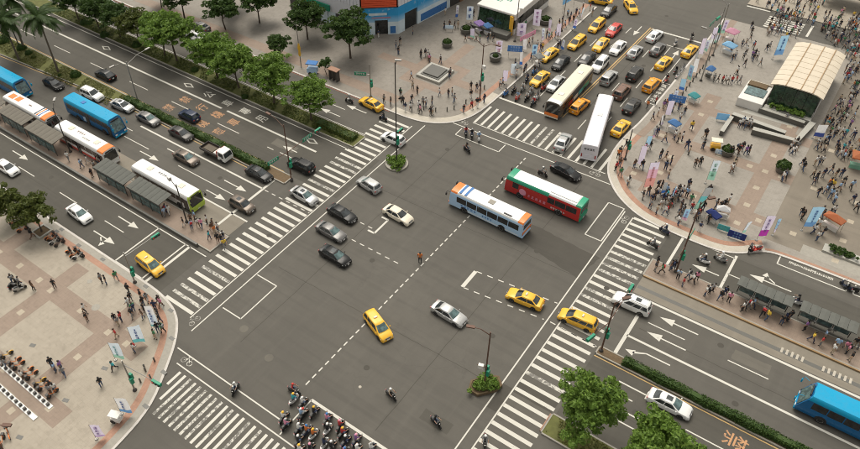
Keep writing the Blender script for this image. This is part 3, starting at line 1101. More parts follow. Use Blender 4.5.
# ------------------------------------------------------------------ people (one skinned body for each pose)
def person_mesh(name, J, arms='rest'):
    """J: joint positions; returns a mesh with slots skin, top, trousers, shoes"""
    V, E, RAD, TAGS = [], [], [], []

    def v(p, r):
        V.append(Vector(p))
        RAD.append(r)
        return len(V) - 1

    def e(a, b, t):
        E.append((a, b))
        TAGS.append(t)
    pel = v(J['pel'], (.145, .11))
    wst = v(J['wst'], (.135, .10))
    chs = v(J['chs'], (.165, .115))
    nck = v(J['nck'], (.058, .058))
    hd0 = v(J['head'] + Vector((0, 0, -.07)), (.075, .085))
    hd1 = v(J['head'] + Vector((0, 0, .03)), (.082, .10))
    hd2 = v(J['head'] + Vector((0, 0, .10)), (.055, .065))
    e(pel, wst, 1)
    e(wst, chs, 1)
    e(chs, nck, 1)
    e(nck, hd0, 0)
    e(hd0, hd1, 0)
    e(hd1, hd2, 0)
    for s in ('L', 'R'):
        sh, el, wr, pm = J['sh' + s], J['el' + s], J['wr' + s], J['pm' + s]
        a = v(sh, (.065, .065))
        b = v(el, (.045, .045))
        c = v(wr, (.030, .030))
        d = v(pm, (.030, .042))
        e(chs, a, 1)
        e(a, b, 1)
        e(b, c, 0)
        e(c, d, 0)
        dirv = (pm - wr).normalized()
        side = Vector((1, 0, 0)) if abs(dirv.x) < .7 else Vector((0, 1, 0))
        for k, ln in enumerate((.075, .085, .08, .06)):
            q = v(pm + dirv * ln + side * (k - 1.5) * .022, (.0085, .0085))
            e(d, q, 0)
        q = v(pm + dirv * .03 + side * .055, (.010, .010))
        e(d, q, 0)
        hp, kn, an, to = J['hp' + s], J['kn' + s], J['an' + s], J['to' + s]
        a = v(hp, (.090, .090))
        b = v(kn, (.062, .062))
        c = v(an, (.042, .042))
        d = v(to, (.038, .032))
        e(pel, a, 2)
        e(a, b, 2)
        e(b, c, 2)
        e(c, d, 3)
    nose = v(J['head'] + Vector((.105, 0, .0)), (.012, .014))
    e(hd1, nose, 0)
    me = bpy.data.meshes.new(name)
    me.from_pydata([tuple(p) for p in V], E, [])
    ob = bpy.data.objects.new('tmp', me)
    COL.objects.link(ob)
    sk = ob.modifiers.new('s', 'SKIN')
    sk.use_smooth_shade = True
    for i, r in enumerate(RAD):
        me.skin_vertices[0].data[i].radius = r
        me.skin_vertices[0].data[i].use_root = (i == pel)
    sb = ob.modifiers.new('b', 'SUBSURF')
    sb.levels = 1
    dg = bpy.context.evaluated_depsgraph_get()
    out = bpy.data.meshes.new_from_object(ob.evaluated_get(dg))
    out.name = name
    bpy.data.objects.remove(ob)
    out.materials.clear()
    for _ in range(4):
        out.materials.append(None)
    segs = [(V[a], V[b], t) for (a, b), t in zip(E, TAGS)]
    for p in out.polygons:
        c = p.center
        best, bt = 9, 0
        for a, b, t in segs:
            ab = b - a
            k = max(0, min(1, (c - a).dot(ab) / max(ab.length_squared, 1e-9)))
            d = (c - a - ab * k).length
            if d < best:
                best, bt = d, t
        p.material_index = bt
    zs = min(vv.co.z for vv in out.vertices)
    return out, zs


def joints(kind, r):
    W = Vector
    sit = kind in ('ride', 'sit')
    pz = .93 if not sit else (.93 if kind == 'ride' else .52)
    lean = {'walk': .04, 'stand': 0.0, 'ride': .10, 'sit': .06}[kind]
    J = dict(pel=W((0, 0, pz)), wst=W((lean * .4, 0, pz + .17)), chs=W((lean, 0, pz + .40)), nck=W((lean * 1.15, 0, pz + .56)), head=W((lean * 1.3 + .02, 0, pz + .69)))
    for s, y in (('L', 1), ('R', -1)):
        J['sh' + s] = W((lean, y * .185, pz + .46))
        J['hp' + s] = W((.0, y * .095, pz - .07))
        if kind == 'ride':
            J['el' + s] = W((.26, y * .27, pz + .24))
            J['wr' + s] = W((.46, y * .29, pz + .17))
            J['pm' + s] = W((.53, y * .29, pz + .15))
            J['kn' + s] = W((.40, y * .15, pz - .12))
            J['an' + s] = W((.36, y * .13, pz - .52))
            J['to' + s] = W((.52, y * .13, pz - .57))
        elif kind == 'sit':
            J['el' + s] = W((.10, y * .24, pz + .20))
            J['wr' + s] = W((.30, y * .16, pz + .12))
            J['pm' + s] = W((.38, y * .14, pz + .11))
            J['kn' + s] = W((.42, y * .11, pz - .02))
            J['an' + s] = W((.42, y * .11, pz - .43))
            J['to' + s] = W((.57, y * .12, pz - .49))
        else:
            sw = r if kind == 'walk' else r * .25
            k = y * sw
            J['el' + s] = W((lean - k * .07 - .02, y * .22, pz + .20))
            J['wr' + s] = W((lean - k * .14 + .06, y * .215, pz - .02))
            J['pm' + s] = W((lean - k * .16 + .08, y * .21, pz - .11))
            J['kn' + s] = W((k * .15 + .04, y * .095, .50))
            J['an' + s] = W((k * .24 - .03 + min(0, k) * .08, y * .105, .09 + max(0, -k) * .10))
            J['to' + s] = W((k * .24 + .13 + min(0, k) * .08, y * .12, .035 + max(0, -k) * .05))
    return J


POSE = {}
for nm, kd, r_ in (('stand', 'stand', .2), ('stand2', 'stand', -.9), ('walk', 'walk', 1.0), ('walk2', 'walk', -1.0), ('walk3', 'walk', .6), ('ride', 'ride', 0), ('sit', 'sit', 0)):
    me_, z_ = person_mesh('person_' + nm, joints(kd, r_))
    if kd != 'ride':
        me_.transform(Matrix.Translation((0, 0, -z_)))
        hz = joints(kd, r_)['head'] + Vector((0, 0, -z_))
    else:
        hz = joints(kd, r_)['head']
    POSE[nm] = (me_, hz)
_h = MB()
_h.ell((-.01, 0, .035), (.112, .098, .105), 10, 6)
HAIR = _h.mesh('hair', 60)
_h = MB()
_h.ell((-.01, 0, .035), (.112, .10, .105), 10, 6)
_h.ell((-.06, 0, -.10), (.065, .09, .17), 8, 5)
LONGHAIR = _h.mesh('long_hair', 60)
_h = MB()
_h.ell((0, 0, .03), (.145, .13, .135), 12, 8)
_h.loft([[(.10, -.09, .03), (.10, .09, .03), (.13, .08, -.07), (.13, -.08, -.07)], [(.15, -.08, .03), (.15, .08, .03), (.155, .07, -.07), (.155, -.07, -.07)]], 1)
HELMET = _h.mesh('helmet', 60)
_h = MB()
_h.rbox(-.26, -.12, -.14, .14, -.34, .04, 0, .04)
BACKPACK = _h.mesh('backpack')
CLOTH = {'white': (.66, .65, .62), 'black': (.02, .02, .022), 'grey': (.22, .22, .22), 'navy': (.025, .035, .08), 'light blue': (.28, .42, .60), 'red': (.45, .04, .04),
         'pink': (.66, .25, .36), 'yellow': (.70, .48, .06), 'green': (.06, .22, .10), 'beige': (.45, .37, .27), 'orange': (.62, .18, .04), 'turquoise': (.05, .40, .45), 'purple': (.24, .12, .32), 'denim': (.06, .09, .16), 'brown': (.12, .07, .045)}
for k, c_ in CLOTH.items():
    plain('cloth_' + k, c_, 0.85, var=.2, scale=9)
for k, c_ in {'a': (.46, .28, .19), 'b': (.38, .22, .145)}.items():
    plain('skin_' + k, c_, 0.55, var=.06)
plain('hair_black', (.012, .010, .009), .5)
plain('hair_brown', (.05, .028, .015), .5)
TOPS = ['white'] * 6 + ['black'] * 7 + ['grey'] * 4 + ['navy'] * 4 + ['light blue'] * 3 + ['red'] * 2 + ['pink', 'yellow', 'green', 'beige', 'beige', 'orange', 'turquoise', 'purple']
LEGS = ['black'] * 5 + ['denim'] * 6 + ['navy'] * 2 + ['grey'] * 2 + ['beige'] * 2 + ['brown', 'white']
PR = random.Random(5)
GZ = 0.124      # plaza level


PEOPLE = []


def person(loc, *a, **k):
    PEOPLE.append((Vector(loc), a, k))


def build_people(limit=300):
    """the people that show largest become things, the rest join the far crowd"""
    cam_p = Vector((CAMX, CAMY, CAMZ))
    seen = [p for p in PEOPLE if -4 < PX(p[0])[0] < 864 and -2 < PX(p[0])[1] < 458]
    seen.sort(key=lambda p: (p[0] - cam_p).length)
    for loc, a, k in seen[:limit]:
        make_person(loc, *a, **k)
    return seen[limit:]


def make_person(loc, place, group, top=None, legs=None, pose=None, head=None, act=None, hair=None, scale=None, helmet=None, cat='person'):
    top = top or PR.choice(TOPS)
    legs = legs or PR.choice(LEGS)
    pose = pose or PR.choice(['stand', 'stand2', 'stand', 'walk', 'walk2', 'walk3'])
    head = PR.uniform(0, 2 * math.pi) if head is None else head
    me, hz = POSE[pose]
    skin = PR.choice(['skin_a', 'skin_b'])
    o = mobj('person', me, [skin, 'cloth_' + top, 'cloth_' + legs, 'rubber'], None, loc, head)
    s = scale or PR.uniform(1.0, 1.14)
    w = s * (PR.uniform(1.02, 1.3) if not helmet else 1.12)
    o.scale = (w, w, s)
    if helmet:
        mobj('helmet', HELMET, [helmet, 'car_glass'], o, hz)
    else:
        mobj('hair', LONGHAIR if PR.random() < .4 else HAIR, 'hair_black' if PR.random() < .75 else 'hair_brown', o, hz)
        if PR.random() < .2 and pose != 'sit':
            mobj('backpack', BACKPACK, 'cloth_' + PR.choice(['black', 'navy', 'red', 'grey']), o, Vector((hz.x, 0, hz.z - .18)))
    tag(o, None, cat, group)
    LABELS.append((o, f'person in {top} top, {legs} trousers, {place}'))
    return o


def scooter(px, py, head, place, group, colour, rider=None, helmet='car_white', world=None, top=None, z=.7):
    loc = Vector((*world, 0)) if world else P(px, py, z)
    loc.z = .004
    e = spawn(SCOOT, 'motor_scooter', loc, head, {'paint': 'car_' + colour}, None, 'scooter', group)
    LABELS.append((e, f'{colour} motor scooter {place}'))
    if rider is not False:
        d = Vector((math.cos(head), math.sin(head), 0))
        person(loc + d * -.22 + Vector((0, 0, -.02)), place, 'scooter riders', top=top, pose='ride', head=head, act='riding scooter', helmet=helmet, scale=1.0, cat='person')
    return e

# ------------------------------------------------------------------ ground, carriageways, plazas
g = MB()
g.add([(-600, -500, 0), (500, -500, 0), (500, 700, 0), (-600, 700, 0)], [(0, 1, 2, 3)])
struct('road', g, 'asphalt', 'grey brown asphalt of the crossing and its roads')


def sheet(poly, z):
    m = MB()
    m.add([(x, y, z) for x, y in poly], [tuple(range(len(poly)))])
    return m


def rect(x0, x1, y0, y1, z):
    return sheet([(x0, y0), (x1, y0), (x1, y1), (x0, y1)], z)


def ragged(poly, step=.7, amp=.10):
    r = random.Random(len(poly))
    out = []
    for a, b in zip(poly, poly[1:] + poly[:1]):
        a, b = Vector(a), Vector(b)
        n = max(1, int((b - a).length / step))
        t = (b - a).normalized()
        nn = Vector((-t.y, t.x))
        for k in range(n):
            out.append(tuple(a.lerp(b, k / n) + nn * r.uniform(-amp, amp)))
    return out


# lanes laid in a slightly different asphalt, and dark patches
for nm, a in (('lane_surface', (-200, -16.2, 2.4, 12.9)), ('lane_surface', (-200, -23.5, -24.4, -16.3)), ('lane_surface', (25.2, 200, -11, -.1)), ('lane_surface', (25.2, 200, 16.7, 22.9))):
    struct(nm, rect(*a, .003), 'asphalt_lane', 'slightly darker resurfaced lane')
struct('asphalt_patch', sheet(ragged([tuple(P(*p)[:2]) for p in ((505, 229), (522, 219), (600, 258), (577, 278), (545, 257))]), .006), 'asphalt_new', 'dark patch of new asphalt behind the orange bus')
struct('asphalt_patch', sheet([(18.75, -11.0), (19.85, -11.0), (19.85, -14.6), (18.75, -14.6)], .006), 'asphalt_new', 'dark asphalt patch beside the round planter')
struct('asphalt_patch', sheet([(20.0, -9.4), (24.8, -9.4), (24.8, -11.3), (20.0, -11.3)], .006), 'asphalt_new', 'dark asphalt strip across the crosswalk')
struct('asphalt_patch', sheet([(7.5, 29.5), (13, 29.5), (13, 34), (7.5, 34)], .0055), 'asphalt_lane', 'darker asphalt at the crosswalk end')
struct('bus_bay', rect(25.2, 200, 9.9, 13.0, .006), 'concrete_bay', 'pale concrete bus bay beside the platform kerb')
struct('bus_bay', rect(-200, -23.6, -12.0, -8.7, .006), 'concrete_bay', 'pale concrete bus bay along the shelters')


def arc_smooth(pts, it=2):
    for _ in range(it):
        out = [pts[0]]
        for a, b in zip(pts, pts[1:]):
            out.append((a[0] * .75 + b[0] * .25, a[1] * .75 + b[1] * .25))
            out.append((a[0] * .25 + b[0] * .75, a[1] * .25 + b[1] * .75))
        out.append(pts[-1])
        pts = out
    return pts


def offset(pts, d):
    out = []
    for i, p in enumerate(pts):
        a = Vector(pts[max(i - 1, 0)])
        b = Vector(pts[min(i + 1, len(pts) - 1)])
        t = (b - a).normalized()
        n = Vector((-t.y, t.x))
        out.append((p[0] + n.x * d, p[1] + n.y * d))
    return out


def ribbon(pts, d0, d1, z0, z1=None):
    a, b = offset(pts, d0), offset(pts, d1)
    m = MB()
    n = len(pts)
    if z1 is None:
        m.add([(x, y, z0) for x, y in a] + [(x, y, z0) for x, y in b], [(i, i + 1, n + i + 1, n + i) for i in range(n - 1)])
    else:
        rings = [[(a[i][0], a[i][1], z0), (b[i][0], b[i][1], z0), (b[i][0], b[i][1], z1), (a[i][0], a[i][1], z1)] for i in range(n)]
        m.loft(rings)
    return m


KERB = {
    'nw': arc_smooth([(-300, 24.5), (-60, 24.5), (-24, 24.5), (-20, 24.4), (-16, 24.9), (-12.6, 27.0), (-10.6, 30.5), (-10.0, 36), (-9.8, 50), (-9.6, 74), (-9.6, 76)]),
    'sw': arc_smooth([(-10.4, -120), (-10.5, -48), (-10.7, -41.5), (-11.4, -36.4), (-13.7, -32.2), (-16.2, -28.2), (-18.9, -25.7), (-22.5, -24.7), (-27, -24.5), (-60, -24.5), (-300, -24.5)]),
    'ne': arc_smooth([(12.8, 85), (12.8, 74), (12.7, 46), (12.0, 40), (11.9, 34.5), (13.1, 29.9), (15.7, 26.5), (18.4, 24.5), (21.5, 23.2), (26, 22.9), (31, 22.9), (33.6, 23.9), (36, 26.3), (38.6, 26.9), (60, 27), (300, 27)]),
}
PLZ = {
    'nw': KERB['nw'] + [(-40, 76), (-300, 76)],
    'sw': KERB['sw'] + [(-300, -120)],
    'ne': KERB['ne'] + [(300, 85)],
}
TONE = {'nw': 'plaza_nw', 'sw': 'plaza_beige', 'ne': 'plaza_grey'}
TXT = {'nw': 'grey slab paving of the plaza with the square bench', 'sw': 'beige slab paving of the plaza with the bike docks', 'ne': 'grey slab paving of the wide plaza in front of the glazed stairs'}
PL = {}
for k in PLZ:
    m = MB()
    m.prism(PLZ[k], -.05, .12)
    PL[k] = struct('pavement', m, TONE[k], TXT[k])
m = MB()
m.prism([(14.5, 93), (300, 93), (300, 300), (14.5, 300)], -.05, .12)
struct('pavement', m, 'plaza_beige', 'far pavement beyond the small crosswalk')
m = MB()
m.prism([(-300, 95), (-14, 95), (-14, 300), (-300, 300)], -.05, .12)
struct('pavement', m, 'plaza_grey', 'far pavement beyond the street end')
# kerbs: butted against the slab edge, a few mm proud
for k, s_ in (('nw', -1), ('sw', -1), ('ne', -1)):
    pts = KERB[k]
    m = ribbon(pts, s_ * .003, s_ * .30, -.05, .125)
    struct('kerb', m, 'kerb_stone', 'pale kerb stones round the ' + {'nw': 'bench', 'sw': 'bike dock', 'ne': 'stairs'}[k] + ' plaza')
# wide white aprons at the two upper corners, then the brick strip
def sub(pts, f):
    return [p for p in pts if f(p)]


nwc = sub(KERB['nw'], lambda p: -24 < p[0] and p[1] < 39)
nec = sub(KERB['ne'], lambda p: p[1] < 41 and p[0] < 36.5)
swc = sub(KERB['sw'], lambda p: p[1] > -60 and p[0] > -70)
struct('corner_apron', ribbon(nwc, .02, 1.25, .124), 'plaza_light', 'white paved apron on the rounded corner beside the crosswalk bars')
struct('corner_apron', ribbon(nec, .02, 1.0, .124), 'plaza_light', 'white paved apron on the rounded corner below the crowd')
struct('brick_strip', ribbon(nec, 1.02, 1.85, .124), 'plaza_brick', 'reddish brick strip inside the white corner apron')
struct('brick_strip', ribbon(sub(KERB['nw'], lambda p: p[1] > 30 and p[0] > -24), 1.3, 2.3, .124), 'plaza_brick', 'reddish brick strip along the street kerb by the banners')
struct('brick_strip', ribbon(sub(KERB['ne'], lambda p: p[1] > 39.5), 1.02, 2.2, .124), 'plaza_pink', 'pinkish paving strip along the bollards')
struct('brick_strip', ribbon(sub(KERB['ne'], lambda p: p[0] > 36.2), .05, .45, .124), 'plaza_brick', 'dark brick strip on the service road kerb')
struct('brick_strip', ribbon(swc, .95, 1.75, .124), 'plaza_brick', 'orange brick strip along the curved kerb of the bike dock plaza')
struct('grey_strip', ribbon(swc, .03, .93, .1235), 'kerb_grey', 'grey concrete strip outside the orange brick strip')
struct('red_line', ribbon(sub(KERB['nw'], lambda p: p[0] < -22), -.05 - .26, -.31 - .12, .0075), 'paint_red', 'red no stopping line beside the kerb')

# paving bands: pinkish bands with pale squares at their crossings
def bands(name, poly_in, xs, ys, w, x0, x1, y0, y1, mat, label):
    m = MB()
    z = .1245
    for x in xs:
        m.add([(x - w / 2, y0, z), (x + w / 2, y0, z), (x + w / 2, y1, z), (x - w / 2, y1, z)], [(0, 1, 2, 3)])
    for y in ys:
        e = [x0] + [v for x in sorted(xs) for v in (x - w / 2, x + w / 2) if x0 < v < x1] + [x1]
        for a, b in zip(e[0::2], e[1::2]):
            m.add([(a, y - w / 2, z), (b, y - w / 2, z), (b, y + w / 2, z), (a, y + w / 2, z)], [(0, 1, 2, 3)])
    o = struct(name, m, mat, label)
    m2 = MB()
    for x in xs:
        y = y0 + 1.2
        while y < y1 - 1:
            m2.add([(x - .4, y - .4, z + .003), (x + .4, y - .4, z + .003), (x + .4, y + .4, z + .003), (x - .4, y + .4, z + .003)], [(0, 1, 2, 3)])
            y += 4.4
    for y in ys:
        x = x0 + 1.2
        while x < x1 - 1:
            if all(abs(x - q) > w / 2 + .5 for q in xs):
                m2.add([(x - .4, y - .4, z + .003), (x + .4, y - .4, z + .003), (x + .4, y + .4, z + .003), (x - .4, y + .4, z + .003)], [(0, 1, 2, 3)])
            x += 4.4
    struct('pale_inlay', m2, 'inlay', 'pale square inlays in the ' + label)


bands('paving_band', None, [-23.6, -35.2, -47], [-32.2, -42.9], 2.6, -70, -17.9, -60, -27.4, 'plaza_pink', 'pink paving bands of the bike dock plaza')
bands('paving_band', None, [19.5, 31.8, 44], [31.5, 42.6, 53], 2.4, 15.2, 56, 28.2, 58, 'plaza_pink', 'pink paving bands on the crowd plaza')
# square bands round the bench
for d, w, mt in ((4.6, 1.6, 'plaza_pink'),):
    m = MB()
    cx, cy = -22.4, 37.6
    for a in ((cx - d, cx + d, cy - d, cy - d + w), (cx - d, cx + d, cy + d - w, cy + d), (cx - d, cx - d + w, cy - d + w, cy + d - w), (cx + d - w, cx + d, cy - d + w, cy + d - w)):
        m.add([(a[0], a[2], .1245), (a[1], a[2], .1245), (a[1], a[3], .1245), (a[0], a[3], .1245)], [(0, 1, 2, 3)])
    for a in ((cx - 12, cx - d - .01, cy - 1, cy + 1), (cx + d + .01, cx + 9.8, cy - 1, cy + 1), (cx - 1, cx + 1, cy + d + .01, cy + 12), (cx - 1, cx + 1, cy - 9.8, cy - d - .01)):
        m.add([(a[0], a[2], .1245), (a[1], a[2], .1245), (a[1], a[3], .1245), (a[0], a[3], .1245)], [(0, 1, 2, 3)])
    struct('paving_band', m, mt, 'pink square paving band round the bench')
m = rect(-300, -23, 26.3, 28.6, .1245)
struct('paving_band', m, 'plaza_pink', 'pink pavement strip beside the avenue trees')

# ------------------------------------------------------------------ platforms and medians
def platform(x0, x1, y0, y1, tip, label, name='bus_platform'):
    m = MB()
    m.prism([(x0, y0), (x1, y0), (x1, y1), (x0, y1)], -.05, .18)
    o = struct(name, m, 'plaza_pink', label)
    k = MB()
    k.prism([(x0, y0 - .18), (x1 + .18, y0 - .18), (x1 + .18, y0 - .003), (x0, y0 - .003)], -.05, .20)
    k.prism([(x0, y1 + .003), (x1 + .18, y1 + .003), (x1 + .18, y1 + .18), (x0, y1 + .18)], -.05, .20)
    if tip:
        k.prism([(x1 + .003, y0 - .003), (x1 + .18, y0 - .003), (x1 + .18, y1 + .003), (x1 + .003, y1 + .003)], -.05, .20)
    mobj('platform_kerb', k.mesh('platform_kerb'), 'kerb_grey', o)
    return o


platform(-200, -23.4, -15.6, -12.4, True, 'pink paved bus platform with two pairs of grey shelters')
mm = platform(25.2, 200, 13.4, 16.4, False, 'pink paved bus platform with waiting people')
k = MB()
k.prism([(25.02, 13.2), (25.197, 13.2), (25.197, 16.6), (25.02, 16.6)], -.05, .20)
mobj('platform_kerb', k.mesh('platform_kerb'), 'kerb_grey', mm)
m = MB()
m.rbox(25.2, 200, 13.02, 13.19, .0, .22)
struct('platform_edge', m, 'rib_brown', 'dark brown edging of the platform towards the bus bay')
m = MB()
m.rbox(-200, -25.5, -16.1, -15.8, -.05, .55)
struct('low_wall', m, 'granite', 'low dark wall behind the bus platform')


def median(name, poly, label, top='grass_soil'):
    m = MB()
    m.prism(poly, -.05, .16)
    o = struct(name, m, top, label)
    p = poly + [poly[0]]
    k = ribbon([Vector(q) for q in p], -.003, -.17, -.05, .19) if False else None
    kk = MB()
    for a, b in zip(p, p[1:]):
        a, b = Vector(a), Vector(b)
        t = (b - a).normalized()
        n = Vector((t.y, -t.x))
        q = [a - t * .0 + n * .003, b + n * .003, b + n * .17, a + n * .17]
        kk.prism([tuple(v) for v in q], -.05, .19)
    mobj('median_kerb', kk.mesh('median_kerb'), 'kerb_grey', o)
    return o


median('tree_median', [(-300, 13.2), (-21.6, 13.2), (-21.6, 16.2), (-300, 16.2)], 'planted median strip with the row of avenue trees')
median('grass_median', [(-300, -2.3), (-96, -2.3), (-62.5, .3), (-62.5, 2.2), (-300, 2.2)], 'grassy median strip with the palms')
median('hedge_median', [(-62.3, .5), (-24.6, .5), (-24.6, 2.2), (-62.3, 2.2)], 'narrow hedge median of the avenue', 'soil')
median('hedge_median', [(25.4, -1.3), (300, -1.3), (300, -.25), (25.4, -.25)], 'narrow hedge median beside the white saloon', 'soil')
median('tree_island', [(25.0, -14.0), (300, -14.0), (300, -11.4), (25.0, -11.4)], 'planted island with the two big round trees')
m = MB()
m.rbox(24.70, 24.82, -13.9, -11.5, .0, .22)
struct('island_end', m, 'plaza_brick', 'reddish end stone of the island below the big tree')
# platform hatching on the right bus bay edge
m = MB()
for k_ in range(5):
    m.rbox(42.2 + k_ * .55, 42.45 + k_ * .55, 10.9, 11.7, .0, .05)
for k_ in range(6):
    m.rbox(46.6 + k_ * .55, 46.85 + k_ * .55, 10.9, 11.7, .0, .05)
o = struct('speed_bar', m, 'plaza_light', 'pale ribs on the concrete bay')
m = ribbon([(25.3, 11.15), (60, 11.15)], -.28, .28, .0095)
struct('drain_strip', m, 'granite', 'dark drain strip in the concrete bay')

# ------------------------------------------------------------------ markings
Zm = .010


def mark(name, mb, label, mat='paint_white', parent=None):
    return struct(name, mb, mat, label, parent)


def line(x0, y0, x1, y1, w, z=Zm):
    a, b = Vector((x0, y0)), Vector((x1, y1))
    t = (b - a).normalized()
    n = Vector((-t.y, t.x)) * w / 2
    return sheet([tuple(a + n), tuple(a - n), tuple(b - n), tuple(b + n)][::-1], z)


def lines(name, segs, w, label, mat='paint_white'):
    m = MB()
    for s in segs:
        q = line(*s, w)
        m.add(q.v, q.f)
    return mark(name, m, label, mat)


def dashes(x0, y0, x1, y1, on, off):
    a, b = Vector((x0, y0)), Vector((x1, y1))
    L = (b - a).length
    t = (b - a) / L
    out = []
    s = 0
    while s < L:
        p, q = a + t * s, a + t * min(s + on, L)
        out.append((p.x, p.y, q.x, q.y))
        s += on + off
    return out


def crosswalk(name, bars, edge, label, worn=(), mat='paint_white'):
    root = lines('crosswalk', edge, .16, label)
    for i, b in enumerate(bars):
        q = rect(*b, Zm)
        mobj('stripe', q.mesh('stripe'), 'paint_worn' if i in worn else mat, root)
    return root


crosswalk('crosswalk', [(-22.3, -17.35, y - .24, y + .24) for y in 2.1 + 1.26 * np.arange(-21, 17) if not (-16.2 < y < -15.8)],
          [(-17.15, -25.0, -17.15, 22.9), (-15.5, -26.3, -15.5, 24.2)], 'long crosswalk with bicycle lane crossed by the silver saloon', worn=(1, 2, 5, 22, 26, 27))
crosswalk('crosswalk', [(20.1, 24.85, y - .24, y + .24) for y in 22.6 - 1.283 * np.arange(0, 37)],
          [(18.6, -25, 18.6, 23.2), (20.0, -25, 20.0, 22.6)], 'long crosswalk running up to the white corner apron beside the platform', worn=(6, 7, 8, 9, 12, 13, 16, 24))
crosswalk('crosswalk', [(x - .2, x + .2, 29.4, 34.7) for x in -9.4 + 1.26 * np.arange(0, 18)],
          [(-12.2, 27.35, 14.6, 27.35), (-9.6, 29.2, 13.0, 29.2)], 'crosswalk in front of the waiting scooters and buses', worn=(8, 9))
crosswalk('crosswalk', [(x - .17, x + .17, -33.1 if x < -11.8 else (-34.9 if x < -11 else -36.6), -31.1) for x in -12.1 + .85 * np.arange(0, 36)],
          [(-15.0, -28.95, 2.6, -28.95), (-13.4, -30.5, 18, -30.5)], 'worn crosswalk beside the curved orange brick strip', worn=(2, 3, 4, 5, 6, 7, 8, 10, 13, 15))
crosswalk('crosswalk', [(19.4, 25.7, y - .25, y + .25) for y in np.arange(86.2, 91, .85)], [], 'small far crosswalk among the crowd')

lines('edge_line', [(-300, 12.35, -22, 12.35)], .14, 'thin white edge line along the tree median')
lines('bus_lane_line', [(-300, 9.0, -46.5, 9.0), (-45.2, 9.0, -25.6, 9.0)], .36, 'thick white bus lane line on the avenue')
lines('lane_dash', dashes(-100, 5.6, -31.5, 5.6, 5, 6.2), .14, 'dashed lane line between the avenue lanes')
lines('lane_line', [(-30.2, 5.7, -24.8, 5.7)], .14, 'short white lane line before the crosswalk')
lines('edge_line', [(-300, 2.65, -62, 2.65), (-62, 2.55, -26.5, 2.55)], .14, 'yellowish edge line along the hedge', 'paint_yellow')
lines('edge_line', [(-62, .1, -26.5, .1), (-96, -2.75, -62.5, -.1)], .14, 'yellowish edge line on the near side of the hedge', 'paint_yellow')
lines('lane_line', [(-54, -2.15, -26.5, -2.15)], .30, 'thick white line beside the dark saloons')
lines('lane_line', [(-41, -5.6, -26.4, -5.6), (-54, -5.5, -48, -5.5), (-58, -3.8, -54, -3.8), (-69, -3.2, -65, -3.2)], .14, 'white lane line between the arrows')
lines('bus_lane_line', [(-36, -8.55, -23.4, -8.55)], .26, 'thick white line along the concrete bay by the platform tip')
lines('stop_line', [(-26.4, -12.2, -26.4, 1.4)], .40, 'stop line in front of the grey hatchback')
lines('stop_line', [(-25.9, 2.6, -25.9, 12.1)], .001, 'faint joint') if False else None
lines('guide_dash', dashes(-26, -2.2, -17.4, -2.2, .7, .7) + dashes(-14.8, -2.9, -1.2, -2.9, .7, .7) + dashes(-14.5, .4, -8.2, .4, .7, .7), .14, 'dotted guide lines near the black saloons')
lines('turn_box', [(-7.4, -.2, -7.4, 3.0), (-7.4, 3.0, -8.5, 3.0), (-8.5, -.2, -7.4, -.2)], .30, 'white corner of the turning pocket beside the silver saloon')
lines('edge_line', [(-200, -16.6, -23.2, -16.6)], .16, 'white edge line along the low platform wall')
lines('lane_dash', dashes(-61.5, -20.0, -34, -20.0, 4.2, 6.4), .14, 'dashed line of the service road with the white saloon')
lines('waiting_box', [(-32.7, -24.2, -32.7, -16.5), (-27.2, -24.2, -27.2, -16.5), (-32.7, -24.2, -27.2, -24.2)], .22, 'white waiting box under the yellow taxi')
lines('stop_line', [(-26.4, -24.2, -26.4, -16.5)], .40, 'stop line beside the waiting box')
lines('waiting_box', [(-15.0, -21.5, -11.9, -21.5), (-11.9, -21.5, -11.9, -15.0), (-11.9, -15.0, -15.3, -15.0)], .16, 'white scooter waiting box outline near the long crosswalk')
lines('waiting_box', [(16.0, 23.6, 18.4, 23.6), (16.0, 23.6, 16.0, 15.9), (16.0, 15.9, 18.3, 15.9), (18.3, 15.9, 18.3, 23.6)], .16, 'white scooter waiting box behind the green bus')
lines('waiting_box', [(-10.2, 26.9, -10.2, 24.9), (-10.2, 24.9, -2.4, 24.9), (-2.4, 24.9, -2.4, 27.0)], .16, 'white scooter box holding three riders')
lines('centre_dash', dashes(.8, -24, 1.7, 26, .66, .46), .16, 'long dotted centre line across the whole junction')
lines('turn_box', [(7.5, -1.55, 7.5, 1.7)], .50, 'thick white bar of the turning pocket ahead of the taxi')
lines('guide_dash', dashes(7.6, 1.75, 18.4, 2.9, .75, .75) + dashes(7.6, -1.55, 18.2, -.3, .75, .75) + dashes(19, -.2, 25, -.4, .7, .7), .15, 'dotted guide lines of the turning pocket round the taxi')
lines('stop_line', [(-9.6, 37.75, 1.0, 37.75)], .42, 'stop line in front of the waiting scooters')
lines('centre_line', [(1.2, 38.5, 2.4, 74)], .22, 'orange centre line of the street with queuing cars', 'paint_yellow')
lines('centre_line', [(1.6, 38.5, 2.8, 74)], .12, 'second orange centre line beside it', 'paint_yellow')
lines('lane_dash', dashes(-1.5, 50, -.6, 72, 3.0, 3.5) + dashes(-4.2, 42, -4.2, 72, 3.0, 3.5), .14, 'dashed lane lines between the queuing taxis')
lines('lane_dash', dashes(5.0, 37, 5.2, 72, 3.0, 3.5) + dashes(8.0, 40, 8.0, 70, 3.0, 3.5), .14, 'dashed lane lines beside the white bus')
lines('lane_line', [(10.8, 57, 10.8, 67)], .14, 'solid lane line beside the kerb bay')
lines('stop_line', [(2.8, 73.6, 12.6, 73.6)], .42, 'far stop line in front of the first white saloon')
lines('waiting_box', [(7.0, 69.5, 12.2, 69.5)], .2, 'rear line of the far scooter box')
